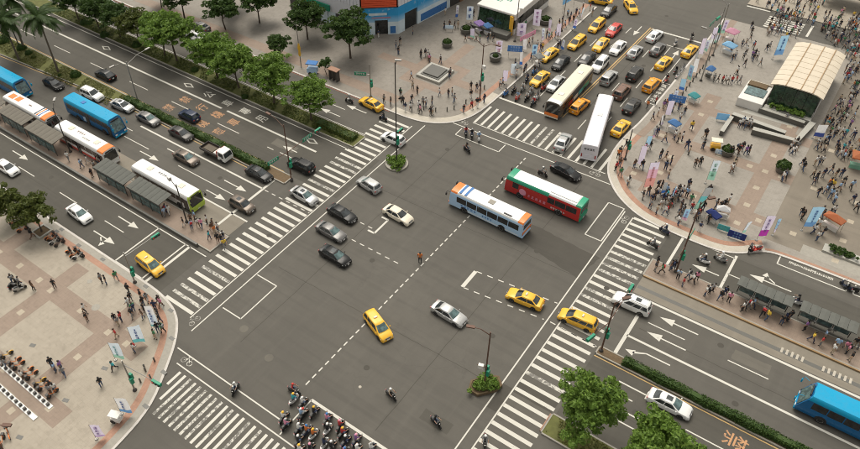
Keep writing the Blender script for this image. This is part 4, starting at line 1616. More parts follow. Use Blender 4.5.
lines('bus_bay_box', [(10.8, 50, 12.5, 50), (10.8, 50, 10.8, 57.2), (10.8, 57.2, 12.5, 57.2)], .16, 'white outlined bay beside the parked scooters')
lines('scooter_line', [(2.6, -25.1, 24, -25.1)], .34, 'white front line of the scooter box full of riders')
lines('scooter_line', [(2.6, -25.1, 2.6, -30.3)], .16, 'white side line of the scooter box')
lines('lane_line', [(25.2, 3.2, 27.4, 3.2)], .001, 'faint joint') if False else None
lines('bus_lane_line', [(27.2, 3.2, 300, 3.2)], .30, 'thick white line beside the blue coach')
lines('lane_dash', dashes(28.5, 6.4, 100, 6.4, 4.4, 4.9), .15, 'dashed lane line ahead of the blue coach')
lines('stop_line', [(27.1, -.2, 27.1, 9.5)], .42, 'stop line under the white van')
lines('edge_line', [(27.1, 9.6, 300, 9.6)], .32, 'pale edge line of the concrete bus bay')
lines('lane_dash', [(28.4, -4.9, 31.2, -4.9)] + dashes(37, -4.9, 100, -4.9, 4, 5), .15, 'dashed lane line beside the white saloon')
lines('edge_line', [(25.3, -1.65, 300, -1.65)], .14, 'yellowish edge line on the near side of the hedge by the white saloon', 'paint_yellow')
lines('edge_line', [(27.5, -.02, 300, -.02)], .12, 'yellowish edge line on the far side of the hedge by the white saloon', 'paint_yellow')
lines('lane_line', [(25.2, -8.0, 45, -8.0)], .16, 'white line under the big tree')
lines('stop_line', [(33.65, 16.7, 33.65, 23.3)], .34, 'stop line behind the two scooters')
lines('stop_line', [(26.9, 16.8, 26.9, 22.8)], .34, 'white line ahead of the two scooters')
lines('edge_line', [(27.0, 22.75, 33.6, 22.75)], .15, 'white line along the kerb of the scooter box')
lines('lane_dash', dashes(33.7, 19.55, 100, 19.55, 2.4, 6.6), .15, 'dashed line of the service road with the scooters')
lines('parking_box', [(38.2, 24.85, 46.2, 24.85), (38.2, 24.85, 38.2, 26.6), (46.2, 24.85, 46.2, 26.6), (47.0, 24.85, 47.0, 26.6), (47.0, 24.85, 60, 24.85)], .16, 'white outlined parking bay along the plaza kerb')
lines('lane_line', [(-62, 20.4, -58, 20.4), (-52, 20.4, -48, 20.4), (-32, 20.4, -29, 20.4)], .15, 'dashed line of the service road behind the trees')
lines('edge_line', [(-300, 16.75, -22, 16.75)], .13, 'white edge line behind the avenue trees')
lines('edge_line', [(-300, 23.7, -22, 23.7)], .001, 'x') if False else None
lines('far_line', [(27, 86.2, 27, 91), (19.0, 92.4, 14.6, 92.4)], .4, 'white stop line among the far crowd')


def arrow(x, y, head, label, L=4.2, turn=0, both=False):
    """lane arrow painted on the asphalt; head = travel direction"""
    m = MB()
    z = Zm

    def poly(ps):
        m.add([(a, b, z) for a, b in ps], [tuple(range(len(ps)))])
    if turn == 0 or both:
        poly([(-L / 2, -.09), (L / 2 - 1.7, -.09), (L / 2 - 1.7, .09), (-L / 2, .09)])
        poly([(L / 2 - 1.7, -.54), (L / 2, 0), (L / 2 - 1.7, .54)])
    if turn:
        s = turn
        p0 = [(-L / 2, -.09), (L * .05, -.09), (L * .05, .09), (-L / 2, .09)]
        if not both:
            poly(p0)
        q = [(-L * .1, s * .12), (L * .12, s * .75), (L * .12, s * .95), (-L * .1, s * .34)] if both else [(L * .05, -s * .09), (L * .32, s * .55), (L * .32, s * .85), (L * .05, s * .09)]
        poly(q if s > 0 else q[::-1])
        xx = L * .12 if both else L * .32
        q = [(xx - .35, s * .65), (xx + .55, s * .75), (xx + .15, s * 1.55)] if both else [(xx - .2, s * .25), (xx + .9, s * .75), (xx - .1, s * 1.2)]
        poly(q if s > 0 else q[::-1])
    me = m.mesh('lane_arrow')
    o = mobj('lane_arrow', me, 'paint_white', None, (x, y, 0), head)
    tag(o, label, None, None, 'structure')


arrow(-43.5, -3.7, 0, 'straight arrow ahead of the blue coach', 4.4)
arrow(-46.6, -6.6, 0, 'straight arrow beside the white bus', 4.4)
arrow(-30.3, -4.0, 0, 'straight arrow behind the stop line', 4.6)
arrow(-31.2, -7.1, 0, 'straight arrow behind the grey hatchback', 4.0)
arrow(-63.8, -18.2, 0, 'straight arrow beside the low wall', 4.2)
arrow(-37.2, -18.3, 0, 'straight arrow beyond the white saloon', 4.4)
arrow(-37.6, -22.2, 0, 'straight and right arrow near the waiting box', 4.6, -1, True)
arrow(-30.5, 18.4, math.pi, 'straight arrow beside the yellow taxi on the service road', 4.2)
arrow(-27.5, 21.6, math.pi, 'straight arrow near the service road mouth', 4.2)
arrow(-29.5, 7.2, math.pi, 'straight arrow behind the black car', 3.0)
arrow(30.3, 1.95, math.pi, 'left turn arrow at the hedge end', 5.0, 1)
arrow(31.2, 5.0, math.pi, 'straight arrow below the white van', 4.6)
arrow(31.6, 8.0, math.pi, 'straight arrow in the coach lane', 4.6)
arrow(31.4, -3.3, 0, 'straight arrow behind the white saloon', 4.8)
arrow(33.0, -6.6, 0, 'straight arrow under the tree crowns', 4.4)
arrow(38.4, 21.0, math.pi, 'straight and right arrow on the service road beside the shelters', 5.0, -1, True)
arrow(31.2, 18.6, math.pi, 'short arrow under the two scooters', 3.4)
arrow(.8, 71.5, -math.pi / 2, 'straight arrow beside the red car', 4.0)
arrow(9.6, 67.0, math.pi / 2, 'straight arrow behind the far taxi', 3.6)

# lane lettering
def lettering(txt, x, y, size, rz, mat, label, sx=1.0, vertical=None):
    cu = bpy.data.curves.new('txt', 'FONT')
    cu.body = txt
    cu.align_x = 'CENTER'
    cu.align_y = 'CENTER'
    cu.size = size
    cu.resolution_u = 2
    cu.offset = 0.012
    ob = bpy.data.objects.new('tmp', cu)
    COL.objects.link(ob)
    dg = bpy.context.evaluated_depsgraph_get()
    me = bpy.data.meshes.new_from_object(ob.evaluated_get(dg))
    bpy.data.objects.remove(ob)
    me.transform(Matrix.Diagonal((1, sx, 1, 1)))
    me.materials.clear()
    me.materials.append(None)
    o = mobj('lane_lettering', me, mat, None, (x, y, Zm), rz)
    tag(o, label, None, None, 'structure')
    return o


# characters read from the driver's side, one after another along the lane
for txt, y, mat, xs, lab in (('禁行機車', 7.3, 'paint_orange', (-53.4, -49.3, -45.6, -41.8), 'outer'), ('禁行機車', 4.1, 'paint_orange', (-54.0, -49.9, -45.8, -41.9), 'inner')):
    for i, (c_, x_) in enumerate(zip(txt, xs)):
        lettering(c_, x_, y, 1.7, math.pi / 2, mat, f'{ORD[i]} orange character painted on the {lab} avenue lane', 1.4)
for i, (c_, x_) in enumerate(zip('公車專用', (-51.2, -46.6, -42.4, -38.7))):
    lettering(c_, x_, 10.7, 1.6, math.pi / 2, 'paint_white', f'{ORD[i]} white character painted on the bus lane', 1.45)
for i, (c_, x_) in enumerate(zip('禁行', (41.4, 45.4))):
    lettering(c_, x_, -3.3, 1.9, -math.pi / 2, 'paint_orange', f'{ORD[i]} orange character painted beyond the white saloon', 1.4)
for i, c_ in enumerate('公車停靠區'):
    lettering(c_, 11.65, 51.2 + i * 1.25, 1.0, 0, 'paint_white', f'{ORD[i]} white character in the outlined bay beside the parked scooters', 1.0)
for i in range(10):
    m = glyph_row(MB(), (0, 0, 0), (0, 1, 0), (1, 0, 0), 1, .55, 1, Vector((0, 0, .002)), i)
    o = mobj('lane_lettering', m.mesh('lane_lettering'), 'paint_white', None, (39.6 + i * .52, 26.0, Zm))
    tag(o, f'{ORD[i]} small white mark inside the outlined parking bay', None, None, 'structure')
# bus lane diamonds
for i, x in enumerate((-79.5, -56.5, -28.0)):
    m = MB()
    a, b = (1.35, .62), (.95, .38)
    o_ = [(a[0], 0), (0, a[1]), (-a[0], 0), (0, -a[1])]
    i_ = [(b[0], 0), (0, b[1]), (-b[0], 0), (0, -b[1])]
    m.add([(x + p, 10.7 + q, Zm) for p, q in o_] + [(x + p, 10.7 + q, Zm) for p, q in i_], [(k, (k + 1) % 4, 4 + (k + 1) % 4, 4 + k) for k in range(4)])
    mark('lane_diamond', m, ('far', 'middle', 'near')[i] + ' white diamond painted on the bus lane')
# bicycle symbols
def bike_symbol(x, y, rz, label):
    m = MB()
    for cx in (-.48, .48):
        n = 14
        vs = [(cx + r * math.cos(2 * math.pi * i / n), r * math.sin(2 * math.pi * i / n), Zm) for r in (.36, .27) for i in range(n)]
        m.add(vs, [(i, (i + 1) % n, n + (i + 1) % n, n + i) for i in range(n)])
    for a in ((-.48, 0, -.1, .5), (-.1, .5, .48, 0), (-.2, .0, -.1, .55), (.3, .5, .45, .7), (-.3, .62, .05, .62)):
        q = line(*a, .09, Zm + .001)
        m.add(q.v, q.f)
    o = mobj('bicycle_symbol', m.mesh('bicycle_symbol'), 'paint_worn', None, (x, y, 0), rz)
    tag(o, label, None, None, 'structure')


bike_symbol(-16.3, -25.0, math.pi / 2, 'white bicycle symbol at the near end of the long crosswalk')
bike_symbol(-12.6, -29.7, 0, 'white bicycle symbol beside the curved kerb')
bike_symbol(19.3, 21.6, math.pi / 2, 'white bicycle symbol at the far end of the crosswalk by the corner')
bike_symbol(-10.8, 28.3, 0, 'white bicycle symbol under the white corner apron')
bike_symbol(11.8, 28.3, 0, 'white bicycle symbol near the crowd corner')
# manhole and gutter covers
asphalt('asphalt_worn', (0.125, 0.114, 0.094), 0.12)


def on_(px):
    return px < 150


for i, (px, py, nm) in enumerate(((96, 308, 'round'), (90, 282, 'square'), (244, 329, 'round'), (360, 387, 'dot'), (269, 358, 'round'))):
    m = MB()
    m.lathe([(.55 if nm == 'round' else (.18 if nm == 'dot' else .45), 0), (.5 if nm == 'round' else (.15 if nm == 'dot' else .42), .012)], 20 if nm != 'square' else 4)
    w_ = P(px, py)
    on = px < 150
    struct('manhole_cover', m, ('kerb_grey' if on_(px) else 'asphalt_worn') if nm != 'dot' else 'plaza_light', f'{nm} cover set into the ' + ('beige plaza' if on else 'asphalt') + f' near the ' + ('waiting people' if i == 0 else 'taxi' if i == 1 else 'dotted line' if nm == 'dot' else 'scooter waiting box' if i == 2 else 'single rider')).location = (w_.x, w_.y, .126 if on else .008)
for i, (px, py) in enumerate(((57, 232), (79, 246), (103, 260), (146, 287), (171, 311), (172, 339), (164, 373), (146, 407), (33, 346), (20, 438), (66, 401), (105, 369), (62, 230))):
    m = MB()
    m.box((0, 0, .0), (.75, .45, .012), R(20) if i in (8, 9, 10, 11) else 0)
    w_ = P(px, py)
    struct('drain_cover', m, 'granite', f'{ORD[i]} dark drain cover on the bike dock plaza').location = (w_.x, w_.y, .131)

# construction joints, small repairs and iron covers that break up the asphalt
JR = random.Random(23)
for i, (x0, y0, x1, y1) in enumerate(((-14, -12.4, 17, -11.8), (-14, 7.6, 18, 8.2), (-9.4, -24, -8.8, 26), (10.6, -24, 11.0, 26), (-60, 4.9, -27, 4.9), (-60, -20.6, -33, -20.4), (28, 5.0, 60, 5.0), (28, -7.2, 60, -7.2), (-6.9, 39, -6.7, 72), (3.9, 39, 4.1, 72))):
    n = 40
    pts = [(x0 + (x1 - x0) * k / n + JR.uniform(-.05, .05), y0 + (y1 - y0) * k / n + JR.uniform(-.05, .05)) for k in range(n + 1)]
    struct('asphalt_joint', ribbon(pts, -.045, .045, .0065), 'asphalt_new', f'{ORD[i]} thin dark construction joint in the asphalt')
for i, (x, y, w, d) in enumerate(((13.5, -20, 3.5, 1.4), (-33, 6.6, 4.5, 1.6), (-45, -22.6, 5, 1.3), (38, 6.9, 4, 1.5), (1.4, 22.4, 3.2, 1.8), (-52, 19, 6, 1.6), (41, -9, 4, 1.6))):
    struct('asphalt_patch', sheet(ragged([(x, y), (x + w, y), (x + w, y + d), (x, y + d)], .4, .06), .0058), 'asphalt_worn' if i % 2 else 'asphalt_lane', f'{ORD[i]} small rectangular repair in the asphalt')
for i, (x, y) in enumerate(((-4.6, -4.4), (12.2, 9.4), (-9.2, 21.0), (14.4, -6.0), (5.0, -18.2), (-33.5, -4.0), (-48.2, 6.2), (-55, -18.6), (40.2, 1.2), (36.5, 8.0), (-5.2, 48.4), (6.4, 60.5), (3.2, 80), (32, -6.0), (-38.2, 19.2), (9.4, 25.4), (-19, -8.8), (22.3, 8.6))):
    m = MB()
    m.lathe([(.36, 0), (.33, .008), (.02, .008)], 16)
    struct('manhole_cover', m, 'asphalt_new', f'{ORD[i]} small dark iron cover in the asphalt').location = (x, y, .0065)
struct('pavement', rect(35.6, 120, 28.5, 84.5, .1262), 'pavement_brown', 'brown paved ground under the dense crowd by the cream roof')

# ------------------------------------------------------------------ vegetation
def leaf_mesh(name, cen, nor, size, seed=0, asp=0.55):
    """one small bent-free quad for each leaf; cen, nor: N x 3 arrays"""
    r = np.random.default_rng(seed)
    N = len(cen)
    nor = nor + r.normal(0, .55, (N, 3))
    nor /= np.linalg.norm(nor, axis=1)[:, None] + 1e-9
    a = np.cross(nor, r.normal(0, 1, (N, 3)))
    a /= np.linalg.norm(a, axis=1)[:, None] + 1e-9
    b = np.cross(nor, a)
    s = size * r.uniform(.6, 1.3, N)[:, None]
    a, b = a * s, b * s * asp
    v = np.stack([cen - a, cen - b * 1.0 + nor * s * .12, cen + a, cen + b + nor * s * .12], 1).reshape(-1, 3)
    me = bpy.data.meshes.new(name)
    me.vertices.add(N * 4)
    me.vertices.foreach_set('co', v.astype(np.float32).ravel())
    me.loops.add(N * 4)
    me.loops.foreach_set('vertex_index', np.arange(N * 4, dtype=np.int32))
    me.polygons.add(N)
    me.polygons.foreach_set('loop_start', np.arange(0, N * 4, 4, dtype=np.int32))
    me.polygons.foreach_set('loop_total', np.full(N, 4, dtype=np.int32))
    me.materials.append(None)
    me.update(calc_edges=True)
    me.validate()
    return me


def crown_points(seed, rad, zc, nclump, per, rc):
    r = np.random.default_rng(seed)
    d = r.normal(0, 1, (nclump, 3))
    d /= np.linalg.norm(d, axis=1)[:, None]
    d[:, 2] = np.where(d[:, 2] < -.55, -d[:, 2] * .6, d[:, 2])
    rr = r.uniform(.40, 1.10, nclump)[:, None]
    lump = 1 + .34 * np.sin(3 * np.arctan2(d[:, 1], d[:, 0]) + seed)[:, None] * (1 - np.abs(d[:, 2:3]))
    cc = d * rr * lump * np.array(rad) + np.array([0, 0, zc])
    pts, nor = [], []
    for k in range(nclump):
        q = r.normal(0, 1, (per, 3))
        q /= np.linalg.norm(q, axis=1)[:, None]
        q[:, 2] = np.abs(q[:, 2]) * .8 - .15
        rk = rc * r.uniform(.7, 1.3)
        pts.append(cc[k] + q * rk * r.uniform(.55, 1.0, per)[:, None] * np.array([1, 1, .7]))
        nor.append(q + np.array([0, 0, .5]))
    return np.concatenate(pts), np.concatenate(nor), cc


TREE = {}


def tree_variant(key, seed, h, rad, zc, nclump, per, rc, leaf, trunk_r):
    p, n, cc = crown_points(seed, rad, zc, nclump, per, rc)
    crown = leaf_mesh('crown', p, n, leaf, seed)
    t = MB()
    r = random.Random(seed)
    top = Vector((r.uniform(-.2, .2), r.uniform(-.2, .2), zc - rad[2] * .35))
    t.path([(0, 0, -.1), (0, 0, .15), Vector((0, 0, 0)).lerp(top, .5) + Vector((r.uniform(-.15, .15), r.uniform(-.15, .15), 0)), top], [trunk_r * 1.5, trunk_r * 1.1, trunk_r * .85, trunk_r * .6], 9)
    pick = sorted(range(len(cc)), key=lambda i: -cc[i][2])[::max(1, len(cc) // 14)]
    for i in pick:
        e = Vector(cc[i])
        s = Vector((0, 0, 0)).lerp(top, r.uniform(.6, .98))
        mid = s.lerp(e, .5) + Vector((0, 0, .25))
        t.path([s, mid, e], [trunk_r * .42, trunk_r * .25, trunk_r * .08], 5)
    TREE[key] = (t.mesh('trunk', 50), crown)


tree_variant('street_a', 3, 8, (3.3, 3.3, 2.7), 5.0, 190, 60, .70, .21, .15)
tree_variant('street_b', 8, 8, (3.0, 3.4, 2.5), 4.8, 180, 60, .70, .21, .14)
tree_variant('street_c', 15, 8, (3.5, 3.1, 2.8), 5.2, 200, 60, .70, .21, .16)
tree_variant('plaza_a', 21, 7, (2.9, 2.9, 2.5), 4.5, 190, 56, .58, .19, .14)
tree_variant('plaza_b', 27, 6, (2.3, 2.4, 1.8), 3.7, 130, 56, .55, .18, .12)
tree_variant('big_a', 33, 11, (3.0, 2.9, 4.2), 6.6, 230, 70, .62, .19, .17)
tree_variant('big_b', 39, 9, (2.9, 3.1, 2.6), 5.2, 190, 70, .6, .19, .16)
tree_variant('small', 45, 3, (.85, .85, .8), 1.9, 34, 40, .32, .13, .05)


def tree(kind, x, y, z, s, rz, leaf, label, group=None, name='broadleaf_tree'):
    e = empty(name, (x, y, z), rz)
    e.scale = (s, s, s)
    t, c = TREE[kind]
    mobj('trunk', t, 'bark', e)
    mobj('crown', c, leaf, e)
    tag(e, label, 'tree', group)
    return e


GRP_T = 'avenue trees in the median row'
tree('street_a', -31.6, 14.9, .16, .98, .3, 'leaf_bright', 'avenue tree nearest the long crosswalk', GRP_T)
tree('street_c', -39.9, 14.9, .16, 1.08, 1.9, 'leaf_bright', 'avenue tree second from the long crosswalk', GRP_T)
tree('street_b', -48.3, 15.0, .16, 1.08, 2.4, 'leaf_bright', 'avenue tree third from the long crosswalk', GRP_T)
tree('street_c', -53.8, 15.2, .16, 1.05, 4.0, 'leaf_bright', 'avenue tree fourth from the long crosswalk', GRP_T)
tree('street_a', -64.3, 15.0, .16, 1.22, .9, 'leaf_bright', 'tall bright avenue tree beyond the street lamp', GRP_T)
tree('street_b', -67.8, 15.1, .16, 1.1, 5.2, 'leaf_bright', 'bright avenue tree touching the tall one beyond the street lamp', GRP_T)
tree('street_a', -74.5, 14.9, .16, .92, 2.2, 'leaf_olive', 'olive green avenue tree behind the bright pair', GRP_T)
tree('street_c', -80.4, 14.8, .16, .86, 3.1, 'leaf_dark', 'dark avenue tree near the top edge', GRP_T)
tree('street_b', -86.5, 14.6, .16, .95, 1.2, 'leaf_dark', 'dark avenue tree behind the palms', GRP_T)
tree('street_a', -93.5, 14.7, .16, .9, 2.7, 'leaf_dark', 'avenue tree farthest along the median', GRP_T)
GRP_P = 'trees on the bench plaza'
tree('plaza_a', -49.2, 34.4, .12, 1.1, .4, 'leaf_dark', 'round dark tree behind the yellow banner pole', GRP_P)
tree('plaza_a', -38.2, 33.6, .12, 1.28, 2.0, 'leaf_dark', 'largest round dark tree in front of the blue mural building', GRP_P)
tree('plaza_b', -48.9, 26.4, .12, .82, 1.1, 'leaf_dark', 'small round dark tree beside the kerb of the service road', GRP_P)
tree('plaza_a', -61.4, 34.0, .12, 1.05, 3.0, 'leaf_dark', 'dark plaza tree cut by the top edge', GRP_P)
tree('plaza_b', -65.2, 28.3, .12, 1.25, 4.2, 'leaf_dark', 'spreading dark tree over the service road', GRP_P)
tree('plaza_a', -75.5, 27.0, .12, 1.1, 5.2, 'leaf_dark', 'far dark tree on the pavement beyond the service road', GRP_P)
tree('plaza_b', -83.0, 27.5, .12, 1.1, .5, 'leaf_dark', 'farthest pavement tree beyond the service road', GRP_P)
tree('plaza_a', -70.5, 34.5, .12, 1.15, 1.5, 'leaf_dark', 'tree behind the spreading dark tree', GRP_P)
tree('small', -38.4, 26.9, .12, 1.2, 0, 'leaf_dark', 'tiny tree beside the pale blue kiosk', GRP_P)
tree('big_a', 28.5, -12.6, .16, .96, .6, 'leaf_bright', 'tall full tree at the island end beside the crosswalk')
tree('big_b', 35.7, -11.9, .16, 1.04, 2.2, 'leaf_bright', 'rounded tree overhanging the white saloon')
tree('plaza_b', -45.6, -26.6, .12, 1.05, .3, 'leaf_olive', 'olive tree in a square pit beside the parked bikes')
tree('plaza_b', -51.0, -27.6, .12, 1.0, 2.6, 'leaf_olive', 'olive tree at the left edge above the planter')


def hedge(name, x0, x1, y0, y1, z0, z1, leaf, label, dens=60, size=.10, curve=None):
    r = np.random.default_rng(int(abs(x0 * 7 + y0)) + 3)
    e = empty(name, ((x0 + x1) / 2, (y0 + y1) / 2, z0))
    cx, cy = (x0 + x1) / 2, (y0 + y1) / 2
    c = MB()
    n = max(2, int((x1 - x0) / 1.5))
    rings = []
    for i in range(n + 1):
        x = x0 + .1 + (x1 - x0 - .2) * i / n - cx
        hz = (z1 - z0) * (0.86 + .06 * math.sin(i * 1.7))
        rings.append([(x, y0 + .1 - cy, 0), (x, y1 - .1 - cy, 0), (x, y1 - .16 - cy, hz), (x, y0 + .16 - cy, hz)])
    c.loft(rings)
    core = mobj('hedge_core', c.mesh('hedge_core'), 'leaf_dark', e)
    A = [(x1 - x0) * (y1 - y0), (x1 - x0) * (z1 - z0), (x1 - x0) * (z1 - z0)]
    pts, nor = [], []
    for k, a in enumerate(A):
        m = int(a * dens)
        u, w = r.random(m), r.random(m)
        x = x0 + u * (x1 - x0) - cx
        bumpz = .10 * np.sin(x * 2.1) + .08 * np.sin(x * .73 + 1) + r.normal(0, .07, m)
        if k == 0:
            pts.append(np.stack([x, y0 + w * (y1 - y0) - cy, (z1 - z0) * .92 + bumpz], 1))
            nor.append(np.tile([0, 0, 1.], (m, 1)))
        else:
            yy = (y0 if k == 1 else y1) - cy + r.normal(0, .05, m) + .09 * np.sin(x * 1.3 + k)
            pts.append(np.stack([x, yy, w * (z1 - z0) * .92], 1))
            nor.append(np.tile([0, -1. if k == 1 else 1., .4], (m, 1)))
    mobj('foliage', leaf_mesh('foliage', np.concatenate(pts), np.concatenate(nor), size, 5), leaf, e)
    tag(e, label, 'hedge')
    return e


hedge('hedge', -62.0, -28.6, .75, 1.95, .16, .95, 'leaf_dark', 'long clipped hedge along the avenue median', 110, .11)
hedge('hedge', 28.3, 70, -1.2, -.35, .16, .95, 'leaf_dark', 'clipped hedge beside the white saloon', 150, .10)
hedge('hedge', -30, -22.4, 14.0, 15.6, .16, .85, 'leaf_olive', 'loose low planting at the tree median end', 60, .13)


def ground_cover(x0, x1, y0, y1, z, n, leaf, size, label, name='grass'):
    r = np.random.default_rng(9)
    p = np.stack([r.uniform(x0, x1, n), r.uniform(y0, y1, n), np.full(n, z) + r.uniform(0, .08, n)], 1)
    f = (np.sin(p[:, 0] * .7) + np.sin(p[:, 0] * 1.9 + p[:, 1])) > -.9
    p = p[f]
    o = mobj(name, leaf_mesh(name, p, np.tile([0, 0, 1.], (len(p), 1)), size, 4), leaf)
    tag(o, label, 'grass', None, 'stuff')


ground_cover(-105, -62.8, -1.6, 2.1, .17, 9000, 'leaf_grass', .12, 'patchy yellow green grass under the palms')
ground_cover(-105, -22.3, 13.3, 16.1, .17, 12000, 'leaf_olive', .14, 'dull ground cover under the avenue trees')
ground_cover(25.3, 60, -13.9, -11.5, .17, 6000, 'leaf_grass', .12, 'patchy grass on the island under the two big trees')


def shrub_mesh(seed, r_, n):
    r = np.random.default_rng(seed)
    d = r.normal(0, 1, (n, 3))
    d /= np.linalg.norm(d, axis=1)[:, None]
    d[:, 2] = np.abs(d[:, 2])
    k = r_ * r.uniform(.72, 1.05, n)[:, None] * (1 + .12 * np.sin(d[:, 0:1] * 7) * np.cos(d[:, 1:2] * 6))
    return leaf_mesh('shrub', d * k * np.array([1, 1, .85]), d, .13, seed)


SHRUB = [shrub_mesh(s, 1.0, 1500) for s in (1, 2)]


def shrub(x, y, z, s, leaf, label, name='shrub'):
    o = empty(name, (x, y, z))
    f = mobj('foliage', SHRUB[int(abs(x * 3)) % 2], leaf, o)
    f.scale = (s, s, s)
    c = MB()
    c.tube((0, 0, -.05), (0, 0, s * .5), .05, .03)
    mobj('stem', c.mesh('stem'), 'bark', o)
    tag(o, label, 'shrub')
    return o


for i, (px, py, s, t) in enumerate(((22, 49, .95, 'larger bushy shrub at a palm foot'), (29, 54, .7, 'smaller bushy shrub beside a palm foot'), (3, 42, 1.2, 'bushy shrub at the left edge under the palms'), (76, 76, 1.0, 'single bushy shrub ahead of the white estate car'), (60, 76, .35, 'tiny shrub at the palm trunk foot'), (34, 58, .5, 'low shrub on the grassy median'),
                                    (85, 24, .9, 'dark shrub under the avenue trees near the palms'), (105, 36, .9, 'dark shrub beside the thin white edge line'), (137, 46, .9, 'dark shrub below the olive green avenue tree'), (195, 71, .7, 'low shrub under the tall bright avenue tree'), (245, 98, .6, 'low shrub under the third avenue tree'))):
    w_ = P(px, py)
    shrub(w_.x, w_.y, .16, s, 'leaf_dark' if i != 5 else 'leaf_olive', t)


def palm(x, y, z, h, lean, label, seed, fs=1.0):
    r = random.Random(seed)
    e = empty('palm_tree', (x, y, z))
    t = MB()
    pts = [Vector((lean[0] * k * k, lean[1] * k * k, h * k)) for k in (0, .1, .3, .55, .8, 1.0)]
    t.path([Vector((0, 0, -.1))] + pts[1:], [.24, .2, .17, .155, .14, .13], 9)
    mobj('trunk', t.mesh('trunk', 50), 'palm_bark', e)
    for k in range(20):
        a = 2 * math.pi * k / 20 * 2.3 + r.uniform(-.2, .2)
        el = r.uniform(-.55, .95)
        o = mobj('frond', FROND[k % 3], 'leaf_palm', e, pts[-1])
        o.rotation_euler = (0, -el, a)
        s = r.uniform(.85, 1.1) * fs
        o.scale = (s, s, s)
    tag(e, label, 'palm tree', 'palms on the grassy median')


def frond_mesh(seed):
    r = random.Random(seed)
    m = MB()
    L = 3.2
    pts = []
    for i in range(11):
        t = i / 10
        pts.append(Vector((L * (t - .12 * t * t), 0, -1.75 * t * t * t - .25 * t * t)))
    m.path(pts, [.035 * (1 - .8 * i / 10) for i in range(11)], 4)
    for i in range(1, 44):
        t = i / 44
        k = min(int(t * 10), 9)
        p = pts[k].lerp(pts[k + 1], t * 10 - k)
        d = (pts[k + 1] - pts[k]).normalized()
        ln = .80 * math.sin(math.pi * min(.97, t * .8 + .18)) + .1
        for s in (1, -1):
            tip = p + d * ln * .45 + Vector((0, s * ln * .8, -ln * r.uniform(.35, .7)))
            w = d * .045
            mid = p.lerp(tip, .5) + Vector((0, 0, .06))
            m.add([p - w, p + w, mid + w * 1.1, tip, mid - w * 1.1], [(0, 1, 2, 3, 4)])
    return m.mesh('frond')


FROND = [frond_mesh(s) for s in (1, 2, 3)]
palm(-79.8, .2, .16, 10.2, (-1.3, .7), 'palm with bright young fronds above the grassy median', 1, 1.4)
palm(-92.6, 1.6, .16, 9.8, (-.8, .5), 'palm leaning beside the left edge', 2, 1.35)
palm(-89.6, -1.5, .16, 8.2, (-.4, 0), 'palm at the left edge with dark fronds', 3, 1.2)


# ------------------------------------------------------------------ bus shelters
def shelter(x0, x1, yb, yf, z, label, roof, group):
    """yb: back edge (glass side), yf: front edge of the roof"""
    cx, cy = (x0 + x1) / 2, (yb + yf) / 2
    e = empty('bus_shelter', (cx, cy, z))
    n = 6 if x1 - x0 < 7 else 7
    w = (x1 - x0) / n
    for k in range(n):
        m = MB()
        a, b = x0 + k * w + .02 - cx, x0 + (k + 1) * w - .02 - cx
        ya, yb_ = yb - cy, yf - cy
        m.loft([[(x, ya, 2.55 + .06 * q) for x, q in ((a, 0), (a + w * .5, 1), (b, 0))] + [(b, ya, 2.47), (a, ya, 2.47)],
                [(x, yb_, 2.72 + .06 * q) for x, q in ((a, 0), (a + w * .5, 1), (b, 0))] + [(b, yb_, 2.64), (a, yb_, 2.64)]])
        mobj('roof_panel', m.mesh('roof_panel'), roof, e)
    m = MB()
    m.rbox(x0 - cx, x1 - cx, yb - cy - .04 if yb < yf else yb - cy, yb - cy + .06, 2.34, 2.46)
    mobj('roof_beam', m.mesh('roof_beam'), 'steel_dark', e)
    s = 1 if yf > yb else -1
    for k in range(4):
        x = x0 + .3 + (x1 - x0 - .6) * k / 3 - cx
        m = MB()
        m.tube((x, yb - cy + s * .25, 0), (x, yb - cy + s * .25, 2.5), .055)
        m.tube((x, yb - cy + s * .25, 2.2), (x, yf - cy - s * .2, 2.6), .04)
        mobj('post', m.mesh('post'), 'steel_dark', e)
        if k < 3:
            xn = x0 + .3 + (x1 - x0 - .6) * (k + 1) / 3 - cx
            m = MB()
            m.rbox(x + .1, xn - .1, yb - cy + s * .25 - .015, yb - cy + s * .25 + .015, .35, 2.1)
            mobj('back_pane', m.mesh('back_pane'), 'painted_sky_glass', e)
    m = MB()
    m.rbox(-1.4, 1.4, yb - cy + s * .40 - .15, yb - cy + s * .40 + .15, .42, .47)
    for x in (-1.2, 1.2):
        m.rbox(x - .03, x + .03, yb - cy + s * .4 - .1, yb - cy + s * .4 + .1, 0, .42)
    mobj('bench', m.mesh('bench'), 'steel', e)
    tag(e, label, 'bus shelter', group)


SG = 'bus shelters on the avenue platforms'
shelter(-73.6, -66.6, -15.0, -12.7, .18, 'tan roofed bus shelter farthest along the platform by the low wall', 'roof_sheet_tan', SG)
shelter(-65.8, -58.2, -15.2, -12.7, .18, 'tan roofed bus shelter beside the striped white bus', 'roof_sheet_tan', SG)
shelter(-80.5, -74.4, -15.0, -12.7, .18, 'tan roofed bus shelter cut by the left edge', 'roof_sheet_tan', SG)
shelter(-48.3, -41.2, -15.1, -12.6, .18, 'grey green roofed bus shelter beside the orange capped bus', 'roof_sheet', SG)
shelter(-40.6, -33.6, -15.1, -12.6, .18, 'grey green roofed bus shelter beside the lime fronted bus', 'roof_sheet', SG)
shelter(35.2, 41.4, 17.3, 15.4, .18, 'grey roofed bus shelter beside the service road arrow', 'roof_sheet', SG)
shelter(42.2, 48.2, 17.5, 15.5, .18, 'grey roofed bus shelter nearest the blue coach', 'roof_sheet', SG)


